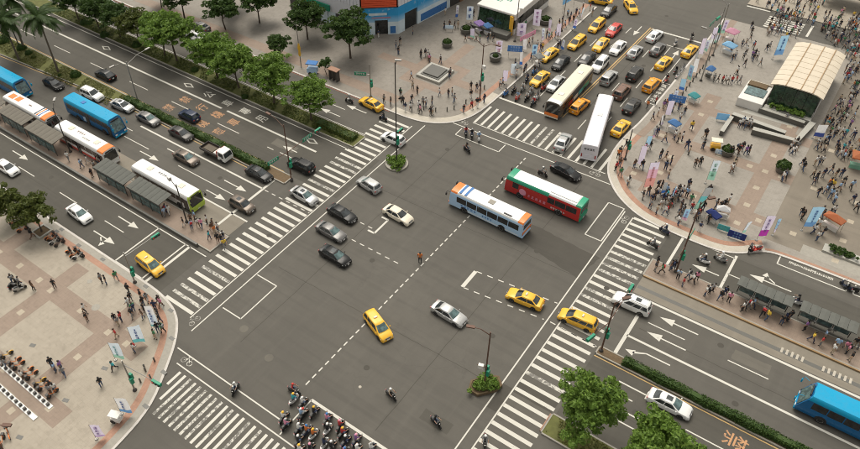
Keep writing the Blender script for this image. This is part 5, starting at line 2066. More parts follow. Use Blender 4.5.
# ------------------------------------------------------------------ poles, signals, lamps, signs
def signal_pole(x, y, h, arms, label, base='steel_dark', z=.16, mat='rust_pole', head_z=3.0, lamp=None, name='traffic_signal'):
    """arms: (dx, dy, height, list of items); item 'sign' = green street sign, 'head' = signal head; given as (kind, distance along the arm)"""
    e = empty(name, (x, y, z))
    m = MB()
    m.tube((0, 0, 0), (0, 0, h), .11, .07, 10)
    mobj('pole', m.mesh('pole', 40), mat, e)
    m = MB()
    m.lathe([(.26, 0), (.26, .12), (.16, .3), (.12, .32)], 10)
    mobj('base_plate', m.mesh('base_plate', 40), base, e)
    for dx, dy, hz, items in arms:
        L = math.hypot(dx, dy)
        ux, uy = dx / L, dy / L
        m = MB()
        m.tube((0, 0, hz), (dx, dy, hz + .15), .06, .035, 8)
        arm = mobj('arm', m.mesh('arm', 40), mat if mat != 'steel' else 'steel', e)
        for kind, s in items:
            cx, cy = ux * s, uy * s
            rz = math.atan2(uy, ux)
            m = MB()
            if kind == 'sign':
                m.rbox(-1.0, 1.0, -.03, .03, hz - .28, hz + .34, 0, .01)
                o = mobj('street_sign', m.mesh('street_sign'), 'sign_green', e, (cx, cy, 0), rz)
                t = MB()
                glyph_row(t, (0, -.034, hz + .08), (1, 0, 0), (0, 0, 1), 4, .34, 1.2, Vector((0, -.008, 0)), int(abs(x * 3)))
                glyph_row(t, (0, .034, hz + .08), (-1, 0, 0), (0, 0, 1), 4, .34, 1.2, Vector((0, .008, 0)), int(abs(x * 3)))
                mobj('sign_lettering', t.mesh('sign_lettering'), 'sign_white', o)
            elif kind == 'head':
                m.rbox(-.62, .62, -.16, .16, hz - .22, hz + .22, 0, .03)
                o = mobj('signal_head', m.mesh('signal_head'), 'sign_green', e, (cx, cy, 0), rz)
                for k, c_ in ((-.4, 'lamp_red'), (0, 'car_yellow'), (.4, 'car_teal')):
                    l = MB()
                    l.tube((k, -.16, hz), (k, -.24, hz), .15, .15, 10)
                    mobj('lens', l.mesh('lens'), 'black_plastic' if c_ != 'lamp_red' else 'lamp_red', o)
            elif kind == 'box':
                m.rbox(-.3, .3, -.2, .2, hz - .3, hz + .3, 0, .03)
                mobj('camera_box', m.mesh('camera_box'), 'white_panel', e, (cx, cy, 0), rz)
    if head_z:
        m = MB()
        m.rbox(-.2, .2, .1, .42, head_z, head_z + .9, 0, .03)
        m.rbox(.1, .42, -.2, .2, head_z - .4, head_z + .5, 0, .03)
        mobj('pedestrian_signal', m.mesh('pedestrian_signal'), 'sign_green', e)
    if lamp:
        for dx, dy in lamp:
            m = MB()
            m.path([(0, 0, h - .5), (dx * .5, dy * .5, h + .25), (dx, dy, h + .35)], [.06, .045, .04], 6)
            o = mobj('lamp_arm', m.mesh('lamp_arm'), mat, e)
            k = MB()
            L = math.hypot(dx, dy)
            M_ = Matrix.Rotation(math.atan2(dy, dx), 3, 'Z')
            k.box((dx, dy, h + .36), (.9, .34, .16), M=M_)
            mobj('lamp_head', k.mesh('lamp_head'), 'rust_pole' if mat == 'rust_pole' else 'steel', o)
    tag(e, label, 'signal' if name == 'traffic_signal' else 'street light')
    return e


signal_pole(-24.1, 1.6, 10.2, [(0.2, 7.0, 5.3, [('sign', 4.2), ('head', 6.5)]), (-.4, -3.6, 5.3, [('sign', 2.7)])], 'signal mast with green signs at the avenue hedge end', lamp=[(-3.2, .4)])
signal_pole(-13.5, 13.6, 17.5, [(0.01, 1.2, 5.5, [('head', .9)])], 'very tall thin pole on the round leafy island', mat='steel_dark', z=.30, head_z=4.0, lamp=[(.4, .2)])
signal_pole(17.2, -12.6, 9.4, [(-1.0, -.3, 3.2, [('box', .6)])], 'signal mast with lamp arm in the boat shaped planter', z=.40, head_z=2.4, lamp=[(-1.9, -.8)])
signal_pole(25.7, -.75, 8.6, [(.0, 6.4, 5.4, [('head', 5.9)]), (-.9, -3.6, 5.2, [('head', 3.2)])], 'signal mast with green heads beside the taxi van', lamp=[(.8, 1.0)])
signal_pole(28.3, 16.0, 12.0, [(.0, 2.4, 5.2, [('sign', 1.8)]), (.0, -2.4, 4.6, [])], 'tall dark signal mast on the pink platform tip', z=.18, head_z=2.8, lamp=[(.8, .9)])
signal_pole(-11.9, 35.2, 10.6, [(.8, -.4, 6.6, [('box', .5)])], 'dark signal pole with a teal box on the bench plaza corner', z=.12, head_z=4.2, lamp=[(-2.4, -.2), (2.4, .2)])
signal_pole(-27.5, 25.6, 6.4, [(-2.3, -1.2, 4.5, [('sign', 1.6)])], 'signal post with green sign above the yellow taxi on the service road', z=.12, mat='steel', head_z=2.5)
signal_pole(-27.3, -25.2, 5.6, [(.4, 5.2, 4.9, [('head', 4.6)])], 'signal mast reaching over the yellow taxi in the waiting box', z=.12, mat='steel', head_z=1.8)
signal_pole(-14.4, -35.8, 5.6, [(5.2, .6, 4.9, [('head', 4.8)])], 'signal mast with orange foot beside the worn crosswalk', z=.12, mat='steel', head_z=2.0)
signal_pole(14.1, 33.8, 5.6, [(-.9, -.4, 3.6, [])], 'dark signal post at the crowd plaza corner', z=.12, mat='steel_dark', head_z=2.4)
signal_pole(14.0, 74.6, 7.2, [(-.6, -6.0, 5.9, [('sign', 4.6), ('head', 2.2)])], 'far signal mast with long green sign over the street end', z=.12, mat='steel', head_z=2.6)
signal_pole(-59.5, 2.0, 8.0, [], 'double armed street lamp rising from the hedge end by the white cars', z=.16, mat='steel', head_z=None, lamp=[(.2, 4.4), (-.2, -2.6)], name='street_lamp')
signal_pole(-16.6, -49.2, 8.8, [], 'brown street lamp at the lower left edge', z=.12, mat='rust_pole', head_z=None, lamp=[(2.0, 1.2)], name='street_lamp')
signal_pole(-57.6, -13.2, 8.4, [(.5, .6, 6, [])], 'thin dark pole between the tan shelters', z=.18, mat='steel_dark', head_z=None, lamp=[(-1.2, 1.3)], name='street_lamp')
signal_pole(-30.2, -13.6, 7.0, [(-2.8, .9, 6.3, [('box', 2.6)])], 'thin pole with a camera arm in front of the lime bus', z=.18, mat='steel_dark', head_z=None)
signal_pole(-16.3, 55.2, 9.4, [(.9, .2, 6.6, [('box', .7)])], 'pale tall pole beside the green glazed entrance', z=.12, mat='steel', head_z=None, lamp=[(1.4, -.6)], name='street_lamp')
signal_pole(15.2, 70.2, 10.0, [], 'pale street lamp with round head at the far corner', z=.12, mat='steel', head_z=None, lamp=[(-1.8, .2)], name='street_lamp')
signal_pole(16.2, 61.0, 9.0, [], 'pale street lamp between the kerb banners', z=.12, mat='steel', head_z=None, lamp=[(-2.0, .2)], name='street_lamp')
signal_pole(-10.9, 63.5, 9.0, [], 'pale street lamp beside the blue awning', z=.12, mat='steel', head_z=None, lamp=[(1.8, .2)], name='street_lamp')
signal_pole(-93.5, 1.2, 6.8, [], 'thin dark lamp post among the palms', z=.16, mat='steel_dark', head_z=None, lamp=[(.2, 2.0)], name='street_lamp')

# yellow banner pole on the service road pavement
e = empty('banner_pole', (-43.6, 26.1, .12))
m = MB()
m.tube((0, 0, 0), (0, 0, 8.6), .09, .06)
mobj('pole', m.mesh('pole'), 'steel', e)
m = MB()
m.lathe([(.20, 2.4), (.26, 2.9), (.18, 3.4), (.28, 4.0), (.12, 4.9)], 8)
mobj('yellow_wrap', m.mesh('yellow_wrap', 60), 'car_yellow', e)
tag(e, 'white pole with a yellow wrapped cloth beside the pale blue kiosk', 'pole')


def banner(px0, py0, h, w, cols, label, group, rz=None, tilt=(0, 0), pole='steel', z=None, seed=0, text=None):
    """an upright cloth on a pole: sleeve, cloth strips and printed characters"""
    b = P(px0, py0)
    e = empty('banner_flag', (b.x, b.y, .124))
    rz = (rz if rz is not None else R(37)) + R(random.Random(seed).uniform(-14, 14))
    c, s = math.cos(rz), math.sin(rz)
    m = MB()
    m.tube((0, 0, 0), (tilt[0] * 1.05, tilt[1] * 1.05, h + .15), .025, .018, 6)
    m.tube((0, 0, 0), (0, 0, .12), .22, .14, 8)
    mobj('pole', m.mesh('pole'), pole, e)
    n = 10
    z0 = h * .18
    tot = sum(f for _, f in cols)
    acc = 0
    r = random.Random(seed)
    ph = r.uniform(0, 6)
    for mt, f in cols[::-1]:
        a, b_ = acc / tot, (acc + f) / tot
        acc += f
        m = MB()
        front, back = [], []
        for i in range(n + 1):
            t = a + (b_ - a) * i / n
            zz = z0 + (h - z0) * t
            for j in range(5):
                u = j / 4
                bow = .10 * math.sin(ph + 5 * u + 3 * t) * u
                bx, by = tilt[0] * zz / h, tilt[1] * zz / h
                x = bx + c * (u * w + .03) - s * bow
                y = by + s * (u * w + .03) + c * bow
                front.append((x, y, zz - .10 * u * (1 - t)))
                back.append((x - s * .012, y + c * .012, zz - .10 * u * (1 - t)))
        N = len(front)
        fs = []
        for i in range(n):
            for j in range(4):
                q = (i * 5 + j, i * 5 + j + 1, (i + 1) * 5 + j + 1, (i + 1) * 5 + j)
                fs.append(q)
        m.add(front, fs)
        o = mobj('cloth', m.mesh('cloth', 60), mt, e)
    if text:
        m = MB()
        k = text[1]
        for i in range(k):
            zz = z0 + (h - z0) * (.80 - .5 * i / max(1, k - 1) * 1.0)
            for sd in (1, -1):
                off = .055 if sd > 0 else -.055
                cc = Vector((tilt[0] * zz / h + c * w * .52 - s * off * 2, tilt[1] * zz / h + s * w * .52 + c * off * 2, zz - .04))
                glyph_row(m, cc, (c, s, 0), (0, 0, 1), 1, min(w * .62, (h - z0) * .5 / k), 1, Vector((-s * .01 * sd, c * .01 * sd, 0)), seed + i)
        mobj('printed_characters', m.mesh('printed_characters'), text[0], e)['kind'] = 'stuff'
    tag(e, label, 'banner', group)
    return e


def clothmat(name, col):
    """thin banner cloth that lets light through"""
    m, nt, b = nmat(name)
    tc = nt.nodes.new('ShaderNodeTexCoord')
    f = noise(nt, 1.6, 3, .6, tc.outputs['Object'])
    c = mixc(nt, f, tuple(x * .86 for x in col), tuple(min(1, x * 1.1) for x in col))
    nt.links.new(c, b.inputs['Base Color'])
    b.inputs['Roughness'].default_value = .85
    tr = nt.nodes.new('ShaderNodeBsdfTranslucent')
    nt.links.new(c, tr.inputs['Color'])
    mx = nt.nodes.new('ShaderNodeMixShader')
    mx.inputs[0].default_value = .55
    nt.links.new(b.outputs[0], mx.inputs[1])
    nt.links.new(tr.outputs[0], mx.inputs[2])
    nt.links.new(mx.outputs[0], nt.nodes['Material Output'].inputs['Surface'])
    MC[name] = m


for k, c_ in {'lilac': (.78, .71, .86), 'sky': (.40, .66, .86), 'paleblue': (.74, .83, .90), 'whitecloth': (.86, .86, .86), 'mint': (.35, .62, .50), 'tealcloth': (.16, .52, .54), 'rose': (.80, .48, .60), 'coral': (.76, .36, .32), 'navyprint': (.06, .09, .30),
              'royal': (.16, .34, .62), 'magenta': (.45, .05, .40), 'print_blue': (.06, .18, .55), 'print_purple': (.48, .34, .64), 'greycloth': (.42, .44, .44), 'orangecloth': (.62, .25, .12)}.items():
    clothmat('b_' + k, c_)
BG = 'upright cloth banners'
banner(116, 361, 3.4, 1.25, [('b_paleblue', 8), ('b_mint', 2)], 'white blue banner with a mint foot beside the signal mast', BG, seed=1, text=('b_tealcloth', 4))
banner(135, 347, 3.6, 1.35, [('b_paleblue', 8), ('b_tealcloth', 2)], 'pale blue banner with a teal foot among the waiting people', BG, seed=2, text=('b_print_blue', 4))
banner(153, 331, 4.6, .95, [('b_whitecloth', 5), ('b_paleblue', 6), ('b_tealcloth', 1)], 'tall narrow white blue banner at the curved brick strip', BG, seed=3, text=('b_print_blue', 5))
banner(122, 415, 3.2, 1.3, [('b_whitecloth', 8), ('b_royal', 2)], 'white banner with blue characters and a royal blue foot', BG, seed=4, text=('b_print_blue', 4))
banner(97, 440, 2.8, 1.0, [('b_lilac', 8), ('b_print_purple', 1)], 'lilac banner near the bottom edge beside the parked handcart', BG, seed=5, text=('b_print_purple', 3))
banner(642, 193, 5.4, 1.35, [('b_lilac', 3), ('b_rose', 4), ('b_coral', 4)], 'tall banner fading from lilac to red at the crowd plaza corner', BG, seed=6, text=('b_coral', 6))
banner(636, 168, 4.0, .8, [('b_lilac', 9)], 'narrow lilac banner behind the red footed one', BG, seed=7, rz=R(30))
banner(705, 184, 4.2, 1.0, [('b_paleblue', 5), ('b_mint', 4)], 'pale banner with a green foot in the middle of the plaza', BG, seed=8, text=('b_mint', 3))
banner(691, 214, 4.6, .9, [('b_greycloth', 4), ('b_tealcloth', 3), ('b_mint', 3)], 'grey teal banner leaning over the crowd corner', BG, seed=9, tilt=(.6, .5))
banner(756, 241, 4.4, 1.1, [('b_lilac', 7), ('b_magenta', 3)], 'lilac banner with a magenta foot near the service road kerb', BG, seed=10, text=('b_print_purple', 4))
banner(801, 231, 4.2, 1.5, [('b_sky', 7), ('b_royal', 2)], 'sky blue banner with dark characters beside the orange canopy', BG, seed=11, text=('b_print_blue', 5))
banner(495, 57, 3.2, 1.1, [('b_lilac', 6), ('b_whitecloth', 3)], 'lilac and white banner standing in the conical planter', BG, seed=12, text=('b_rose', 2))
banner(516, 39, 3.2, 1.6, [('b_lilac', 5)], 'wide lilac banner beside the green glazed entrance', BG, seed=13, text=('b_print_purple', 2))
banner(532, 29, 4.0, 1.3, [('b_lilac', 7)], 'lilac banner behind the pink board', BG, seed=14, text=('b_magenta', 3))
banner(555, 39, 3.0, .9, [('b_lilac', 7)], 'small lilac banner at the brick strip of the street', BG, seed=15)
banner(531, 58, 2.6, .9, [('b_sky', 7)], 'small sky blue banner beside the taxi rank kerb', BG, seed=16, text=('b_print_blue', 2))
banner(466, 23, 3.4, 1.2, [('b_paleblue', 7)], 'pale blue banner in front of the green glazed entrance', BG, seed=17, text=('b_print_blue', 2))
banner(510, 76, 2.4, .8, [('b_paleblue', 7)], 'pale blue banner beside the waiting scooters', BG, seed=18)
banner(502, 84, 2.6, .8, [('b_lilac', 7)], 'lilac banner at the plaza edge behind the scooters', BG, seed=19)
banner(772, 60, 4.6, 1.6, [('b_sky', 5), ('b_royal', 2)], 'blue banner with a royal foot near the cream roofed entrance', BG, seed=20, text=('b_print_blue', 4))
banner(812, 139, 2.6, 1.4, [('b_whitecloth', 4), ('b_navyprint', 2)], 'white and navy banner at the end of the granite parapet', BG, seed=21)
banner(690, 76, 3.2, .9, [('b_whitecloth', 5)], 'white banner beside the far parked scooters', BG, seed=22)
banner(697, 58, 3.8, .8, [('b_lilac', 5)], 'lilac banner at the far kerb behind the bollards', BG, seed=23)
banner(708, 47, 3.8, .8, [('b_lilac', 5), ('b_whitecloth', 2)], 'lilac white banner at the far street corner', BG, seed=24)
banner(664, 118, 3.2, .9, [('b_lilac', 6)], 'lilac banner near the kerb behind the taxi', BG, seed=25)


XB = random.Random(31)
for i, (px, py) in enumerate(((523, 52), (541, 43), (548, 33), (572, 30), (580, 20), (560, 50), (519, 68), (703, 53), (694, 64), (686, 82), (678, 92), (671, 101), (660, 128), (652, 140), (643, 150), (719, 36), (713, 44), (668, 205), (660, 196), (680, 222), (740, 236), (772, 236), (470, 40), (455, 20))):
    mt = XB.choice(['b_whitecloth', 'b_paleblue', 'b_lilac', 'b_lilac', 'b_sky', 'b_whitecloth', 'b_greycloth'])
    o_ = banner(px, py, XB.uniform(1.9, 3.2), XB.uniform(.5, .8), [(mt, 6), (XB.choice(['b_lilac', 'b_whitecloth', 'b_mint', 'b_print_blue', 'b_rose']), 2)], None, BG, rz=R(XB.uniform(-30, 95)), tilt=(XB.uniform(-.3, .3), XB.uniform(-.3, .3)), seed=60 + i, text=('b_print_purple', 3) if i % 2 else None)
    LABELS.append((o_, 'slim pale banner ' + ('along the street kerb of the bench plaza' if px < 590 and py > 25 else 'near the green glazed entrance' if px < 590 else 'along the bollard row' if py < 160 else 'at the crowd plaza edge')))


def board(px, py, w, h, z0, rz, mat, label, txt=None, legs=True, name='sign_board'):
    b = P(px, py)
    e = empty(name, (b.x, b.y, .124), rz)
    m = MB()
    m.rbox(-w / 2, w / 2, -.03, .03, z0, z0 + h, 0, .01)
    mobj('panel', m.mesh('panel'), mat, e)
    m = MB()
    for s in (-1, 1):
        m.tube((s * w * .4, .06, 0), (s * w * .4, .06, z0 + h), .03, n=6)
    mobj('frame', m.mesh('frame'), 'steel', e)
    if txt:
        m = MB()
        rows = max(1, int(h / (txt[1] * 1.5)))
        for k in range(rows):
            glyph_row(m, (0, -.034, z0 + h * (k + .5) / rows), (1, 0, 0), (0, 0, 1), txt[2], txt[1], 1.2, Vector((0, -.008, 0)), k + 1)
        mobj('printed_characters', m.mesh('printed_characters'), txt[0], e)['kind'] = 'stuff'
    tag(e, label, 'sign')
    return e


board(514, 58, 2.6, 1.2, 1.2, R(28), 'b_royal', 'blue sign board with pale rows between planter and taxi rank', ('b_paleblue', .36, 4))
board(527, 44, 4.2, .9, 1.2, R(76), 'b_rose', 'long pink sign board beside the lilac banners', ('b_whitecloth', .4, 7))
board(674, 110, 2.6, 1.3, 1.4, R(15), 'b_royal', 'blue sign board on posts behind the outlined bay', ('b_paleblue', .36, 4))
board(735, 240, 2.2, 1.1, .2, R(5), 'b_navyprint', 'navy sign board propped near the service road kerb', ('b_sky', .3, 3))
board(722, 232, 1.5, .9, .2, R(5), 'b_tealcloth', 'teal sign board beside the navy one', ('b_mint', .25, 3))
board(568, 11, 4.6, 1.1, 2.0, R(80), 'b_sky', 'long light blue awning board on the street pavement', ('b_royal', .45, 5))
board(721, 122, 1.8, 1.2, .3, R(20), 'b_sky', 'light blue board beside the granite parapet')
board(720, 156, 1.7, .8, .2, R(10), 'b_paleblue', 'pale blue board leaning on the round planter', ('b_royal', .25, 3))
board(449, 32, 1.6, .7, .6, R(25), 'b_paleblue', 'pale blue board behind the round bush planter')


# ------------------------------------------------------------------ planters, bench, bollards, stalls
def planter(px, py, r_, h, label, s=1.0, boxy=False):
    b = P(px, py)
    e = empty('round_planter', (b.x, b.y, .124))
    m = MB()
    m.lathe([(r_ * .8, 0), (r_, h * .5), (r_ * 1.05, h), (r_ * .95, h), (r_ * .9, h * .85), (.02, h * .85)], 20)
    mobj('pot', m.mesh('pot', 50), 'granite', e)
    f = mobj('foliage', SHRUB[0], 'leaf_dark', e, (0, 0, h * .8))
    f.scale = (s, s, s)
    c = MB()
    c.tube((0, 0, h * .5), (0, 0, h + .6 * s), .06, .03)
    mobj('stem', c.mesh('stem'), 'bark', e)
    tag(e, label, 'planter', 'round plaza planters')


planter(447, 47, .95, 1.0, 'round planter with a dome bush on the bench plaza', .85)
planter(495, 61, 1.05, 1.1, 'conical planter carrying the lilac white banner', .55)
planter(466, 33, 1.1, 1.0, 'round planter with a bush in front of the green glazed entrance', .8)
planter(545, 24, 1.2, 1.1, 'round planter beside the entrance near the street pavement', .8)
planter(781, 172, .95, 1.2, 'round planter with a tall dome bush in the middle of the crowd plaza', 1.05)
planter(726, 155, .95, 1.0, 'round planter beside the yellow cart', .9)

e = empty('square_bench', (-22.4, 37.6, .124))
m = MB()
m.rbox(-1.85, 1.85, -1.85, 1.85, 0, .55)
mobj('plinth', m.mesh('plinth'), 'granite', e)
m = MB()
m.rbox(-1.5, 1.5, -1.5, 1.5, .55, .75, 0, .03)
mobj('stone_top', m.mesh('stone_top'), 'granite', e)
for a in ((-2.4, 2.4, -2.4, -1.87), (-2.4, 2.4, 1.87, 2.4), (-2.4, -1.87, -1.86, 1.86), (1.87, 2.4, -1.86, 1.86)):
    m = MB()
    m.rbox(*a, 0, .45)
    mobj('seat', m.mesh('seat'), 'granite_light', e)
tag(e, 'low square stone bench on the pink paving square', 'bench')

i = 0
for k in range(16):
    y = 43.5 + k * 1.65
    e = empty('bollard', (15.15, y, .124))
    m = MB()
    m.lathe([(.11, 0), (.11, .62), (.14, .66), (.12, .78), (.03, .84)], 8)
    mobj('post', m.mesh('post', 50), 'granite', e)
    m = MB()
    m.lathe([(.118, .45), (.118, .53)], 8)
    mobj('band', m.mesh('band'), 'steel', e)
    tag(e, None, 'bollard', 'bollards along the street kerb')
    LABELS.append((e, 'dark bollard along the crowd plaza kerb'))
for k in range(9):
    p = offset(KERB['nw'], 2.9)
    idx = [j for j, q in enumerate(p) if q[0] > -23 and q[1] < 52]
    q = p[idx[int(k * (len(idx) - 1) / 8)]]
    e = empty('bollard', (q[0], q[1], .124))
    m = MB()
    m.lathe([(.10, 0), (.10, .62), (.13, .66), (.11, .78), (.03, .84)], 8)
    mobj('post', m.mesh('post', 50), 'granite', e)
    tag(e, None, 'bollard', 'bollards along the bench plaza corner')
    LABELS.append((e, 'dark bollard round the bench plaza corner'))
for k, (px, py) in enumerate(((145, 369), (146, 372), (151, 379), (155, 362), (141, 383))):
    b = P(px, py)
    e = empty('bollard', (b.x, b.y, .124))
    m = MB()
    m.lathe([(.11, 0), (.11, .6), (.13, .66), (.03, .8)], 8)
    mobj('post', m.mesh('post', 50), 'granite', e)
    tag(e, None, 'bollard', 'bollards by the signal mast')
    LABELS.append((e, 'dark bollard near the curved brick strip'))

# leafy islands in the junction
e = empty('round_island', (-13.5, 13.6, 0))
m = MB()
m.lathe([(1.75, 0), (1.75, .28), (1.5, .30), (1.45, .26), (.02, .26)], 24)
mobj('kerb_ring', m.mesh('kerb_ring', 50), 'kerb_grey', e)
p, n, _ = crown_points(61, (1.35, 1.35, .6), .6, 80, 40, .32)
mobj('foliage', leaf_mesh('foliage', p, n, .14, 2), 'leaf_bright', e)
tag(e, 'round leafy kerbed island at the foot of the very tall pole', 'planter')
e = empty('boat_planter', (17.2, -12.6, 0), R(52))
m = MB()
poly = [(-1.9, 0), (-1.2, -1.0), (1.0, -1.05), (1.9, -.6), (2.0, .6), (1.0, 1.05), (-1.2, 1.0)]
m.loft([[(x, y, 0) for x, y in poly], [(x, y, .42) for x, y in poly], [(x * .88, y * .85, .42) for x, y in poly], [(x * .86, y * .83, .34) for x, y in poly]])
mobj('planter_wall', m.mesh('planter_wall'), 'soil', e)
p, n, _ = crown_points(67, (1.6, .8, .5), .7, 70, 40, .32)
mobj('foliage', leaf_mesh('foliage', p, n, .14, 2), 'leaf_bright', e)
tag(e, 'boat shaped stone planter with shrubs beside the crosswalk', 'planter')
e = empty('tree_pit', (-45.6, -26.6, .124))
for a in ((-1.1, 1.1, -1.1, -.85), (-1.1, 1.1, .85, 1.1), (-1.1, -.85, -.85, .85), (.85, 1.1, -.85, .85)):
    m = MB()
    m.rbox(*a, 0, .2)
    mobj('edging', m.mesh('edging'), 'granite_light', e)
m = MB()
m.rbox(-.84, .84, -.84, .84, 0, .08)
mobj('soil_bed', m.mesh('soil_bed'), 'soil', e)
tag(e, 'square stone tree pit beside the parked bikes', 'tree pit')
e = empty('plant_bed', (44.6, 30.9, .124))
m = MB()
m.rbox(-2.4, 2.4, -.75, .75, 0, .3)
mobj('edging', m.mesh('edging'), 'granite_light', e)
p, n, _ = crown_points(71, (2.1, .6, .4), .5, 36, 40, .25)
mobj('foliage', leaf_mesh('foliage', p, n, .14, 2), 'leaf_dark', e)
tag(e, 'dark planting bed near the orange canopy at the service road', 'planter')
m = MB()
m.add([(x, y, .1265) for x, y in ((40, 28.2), (70, 28.2), (70, 30.2), (40, 30.2))], [(0, 1, 2, 3)])
struct('grey_strip', m, 'kerb_grey', 'grey grate strip beside the planting bed')
lines('edge_line', [], .1, 'x') if False else None


def stall(px, py, w, d, h, rz, cloth, label, table=True, z=.124, front=None):
    b = P(px, py)
    e = empty('market_stall', (b.x, b.y, z), rz)
    w, d = w * .78, d * .78
    h = h * .9
    m = MB()
    hw, hd = w / 2, d / 2
    m.loft([[(-hw, -hd, h - .18), (hw, -hd, h - .18), (hw, hd, h - .18), (-hw, hd, h - .18)], [(-hw, -hd, h), (hw, -hd, h), (hw, hd, h), (-hw, hd, h)], [(-.1, -.1, h + .55), (.1, -.1, h + .55), (.1, .1, h + .55), (-.1, .1, h + .55)]])
    mobj('canopy', m.mesh('canopy'), cloth, e)
    for sx_ in (-1, 1):
        for sy_ in (-1, 1):
            m = MB()
            m.tube((sx_ * (hw - .08), sy_ * (hd - .08), 0), (sx_ * (hw - .08), sy_ * (hd - .08), h), .025, n=6)
            mobj('leg', m.mesh('leg'), 'steel', e)
    if table:
        m = MB()
        m.rbox(-hw * .8, hw * .8, -hd * .5, hd * .3, .68, .74)
        m.rbox(-hw * .8, hw * .8, -hd * .52, -hd * .46, .1, .68)
        mobj('table', m.mesh('table'), front or 'white_panel', e)
    tag(e, label, 'stall')


stall(479, 33, 2.4, 2.0, 2.3, R(-25), 'b_print_purple', 'violet blue canopy stall beside the green glazed entrance')
stall(487, 35, 2.2, 1.8, 2.2, R(-25), 'b_royal', 'blue canopy stall next to the violet one')
stall(729, 42, 2.6, 2.2, 2.4, R(-15), 'b_rose', 'pink canopy stall on the far plaza')
stall(727, 54, 2.8, 2.0, 2.0, R(-15), 'b_sky', 'light blue canopy stall below the pink one')
stall(708, 78, 1.6, 1.6, 2.0, R(-10), 'b_royal', 'small blue canopy stall near the bollards', front='granite')
stall(829, 229, 3.2, 1.6, 2.2, R(-20), 'b_orangecloth', 'orange canopy stall near the planting bed')
stall(854, 168, 2.6, 2.6, 2.5, R(10), 'b_orangecloth', 'orange and green canopy stall at the right edge', front='b_mint')
stall(672, 132, 2.2, 1.6, 1.9, R(-20), 'b_royal', 'dark blue canopy stall near the bollard row')
stall(692, 103, 2.0, 1.6, 1.6, R(-20), 'b_tealcloth', 'teal canopy stall with a red side')
stall(538, 66, 2.0, 1.8, 2.2, R(-25), 'b_greycloth', 'grey canopy stall at the taxi rank kerb')
stall(516, 75, 1.8, 1.4, 2.0, R(-25), 'b_greycloth', 'small grey canopy stall behind the waiting scooters')
stall(711, 222, 2.4, 1.4, 1.6, R(-25), 'b_navyprint', 'navy canopy stall beside the crowd corner')
stall(720, 218, 2.2, 1.0, 1.8, R(15), 'b_whitecloth', 'white slanted canopy stall beside the navy one')

# yellow handcart, white kiosk, orange stand, white pushcart
def cart(px, py, label, body, top, name='handcart', sc_=1.0):
    b = P(px, py)
    e = empty(name, (b.x, b.y, .124), R(20))
    m = MB()
    m.rbox(-.7 * sc_, .7 * sc_, -.45 * sc_, .45 * sc_, .35, 1.0 * sc_, 0, .03)
    mobj('body', m.mesh('body'), body, e)
    m = MB()
    m.rbox(-.8 * sc_, .8 * sc_, -.55 * sc_, .55 * sc_, 1.7 * sc_, 1.82 * sc_, 0, .03)
    for sx_ in (-1, 1):
        m.tube((sx_ * .65 * sc_, 0, 1.0 * sc_), (sx_ * .65 * sc_, 0, 1.7 * sc_), .025, n=5)
    mobj('roof', m.mesh('roof'), top, e)
    tw, rm = wheel_parts(.3, .06)
    for s in (1, -1):
        w = mobj('wheel', tw, 'rubber', e, (-.3, s * .48 * sc_, .3))
        mobj('rim', rm, 'steel', w)
    m = MB()
    m.path([(.7 * sc_, -.3, .9), (1.15 * sc_, -.3, 1.0), (1.15 * sc_, .3, 1.0), (.7 * sc_, .3, .9)], .02, 5)
    mobj('handle', m.mesh('handle'), 'steel', e)
    tag(e, label, 'cart')


cart(714, 150, 'yellow handcart beside the round planter on the crowd plaza', 'car_yellow', 'car_cream')
cart(118, 422, 'white pushcart at the curved brick strip near the bottom edge', 'white_panel', 'white_panel', 'pushcart', .8)
cart(313, 74, 'pale blue kiosk beside the tiny tree', 'car_lightblue', 'car_blue', 'kiosk', 1.25)
e = empty('phone_stand', (-36.0, 26.3, .124))
for s in (-.8, 0, .8):
    m = MB()
    m.rbox(s - .05, s + .05, -.45, .45, 0, 2.1)
    mobj('side_panel', m.mesh('side_panel'), 'steel_dark', e)
m = MB()
m.rbox(-1.05, 1.05, -.6, .6, 2.1, 2.25, 0, .03)
mobj('roof', m.mesh('roof'), 'plaza_brick', e)
tag(e, 'open stand with a reddish roof on the service road pavement', 'stand')


# ------------------------------------------------------------------ share bikes and docks
def bike_template():
    pr = []
    tw, rm = wheel_parts(.31, .05)
    fr = MB()
    for a, b in (((-.5, 0, .33), (-.12, 0, .36)), ((-.12, 0, .36), (-.22, 0, .82)), ((-.12, 0, .36), (.36, 0, .72)), ((-.5, 0, .33), (-.2, 0, .7)), ((.50, 0, .33), (.36, 0, .95))):
        fr.tube(a, b, .035, n=6)
    pr.append(('frame', fr.mesh('frame'), ['paint'], (0, 0, 0), 0, []))
    m = MB()
    m.ell((-.24, 0, .86), (.14, .09, .05), 8, 4)
    pr.append(('saddle', m.mesh('saddle'), ['black_plastic'], (0, 0, 0), 0, []))
    m = MB()
    m.path([(.24, -.28, 1.02), (.36, -.1, 1.0), (.36, .1, 1.0), (.24, .28, 1.02)], .018, 5)
    pr.append(('handlebar', m.mesh('handlebar'), ['black_plastic'], (0, 0, 0), 0, []))
    m = MB()
    m.rbox(.42, .74, -.17, .17, .72, .96, 0, .02)
    pr.append(('basket', m.mesh('basket'), ['steel_dark'], (0, 0, 0), 0, []))
    m = MB()
    m.loft([[(x, y, z) for y in (-.05, .05)] + [(x, y, z + .03) for y in (.05, -.05)] for x, z in ((-.85, .45), (-.65, .62), (-.40, .64))])
    pr.append(('mudguard', m.mesh('mudguard'), ['paint'], (0, 0, 0), 0, []))
    for x in (-.52, .52):
        pr.append(('wheel', tw, ['rubber'], (x, 0, .31), 0, [('rim', rm, ['alloy'], (0, 0, 0))]))
    return pr


BIKE = bike_template()


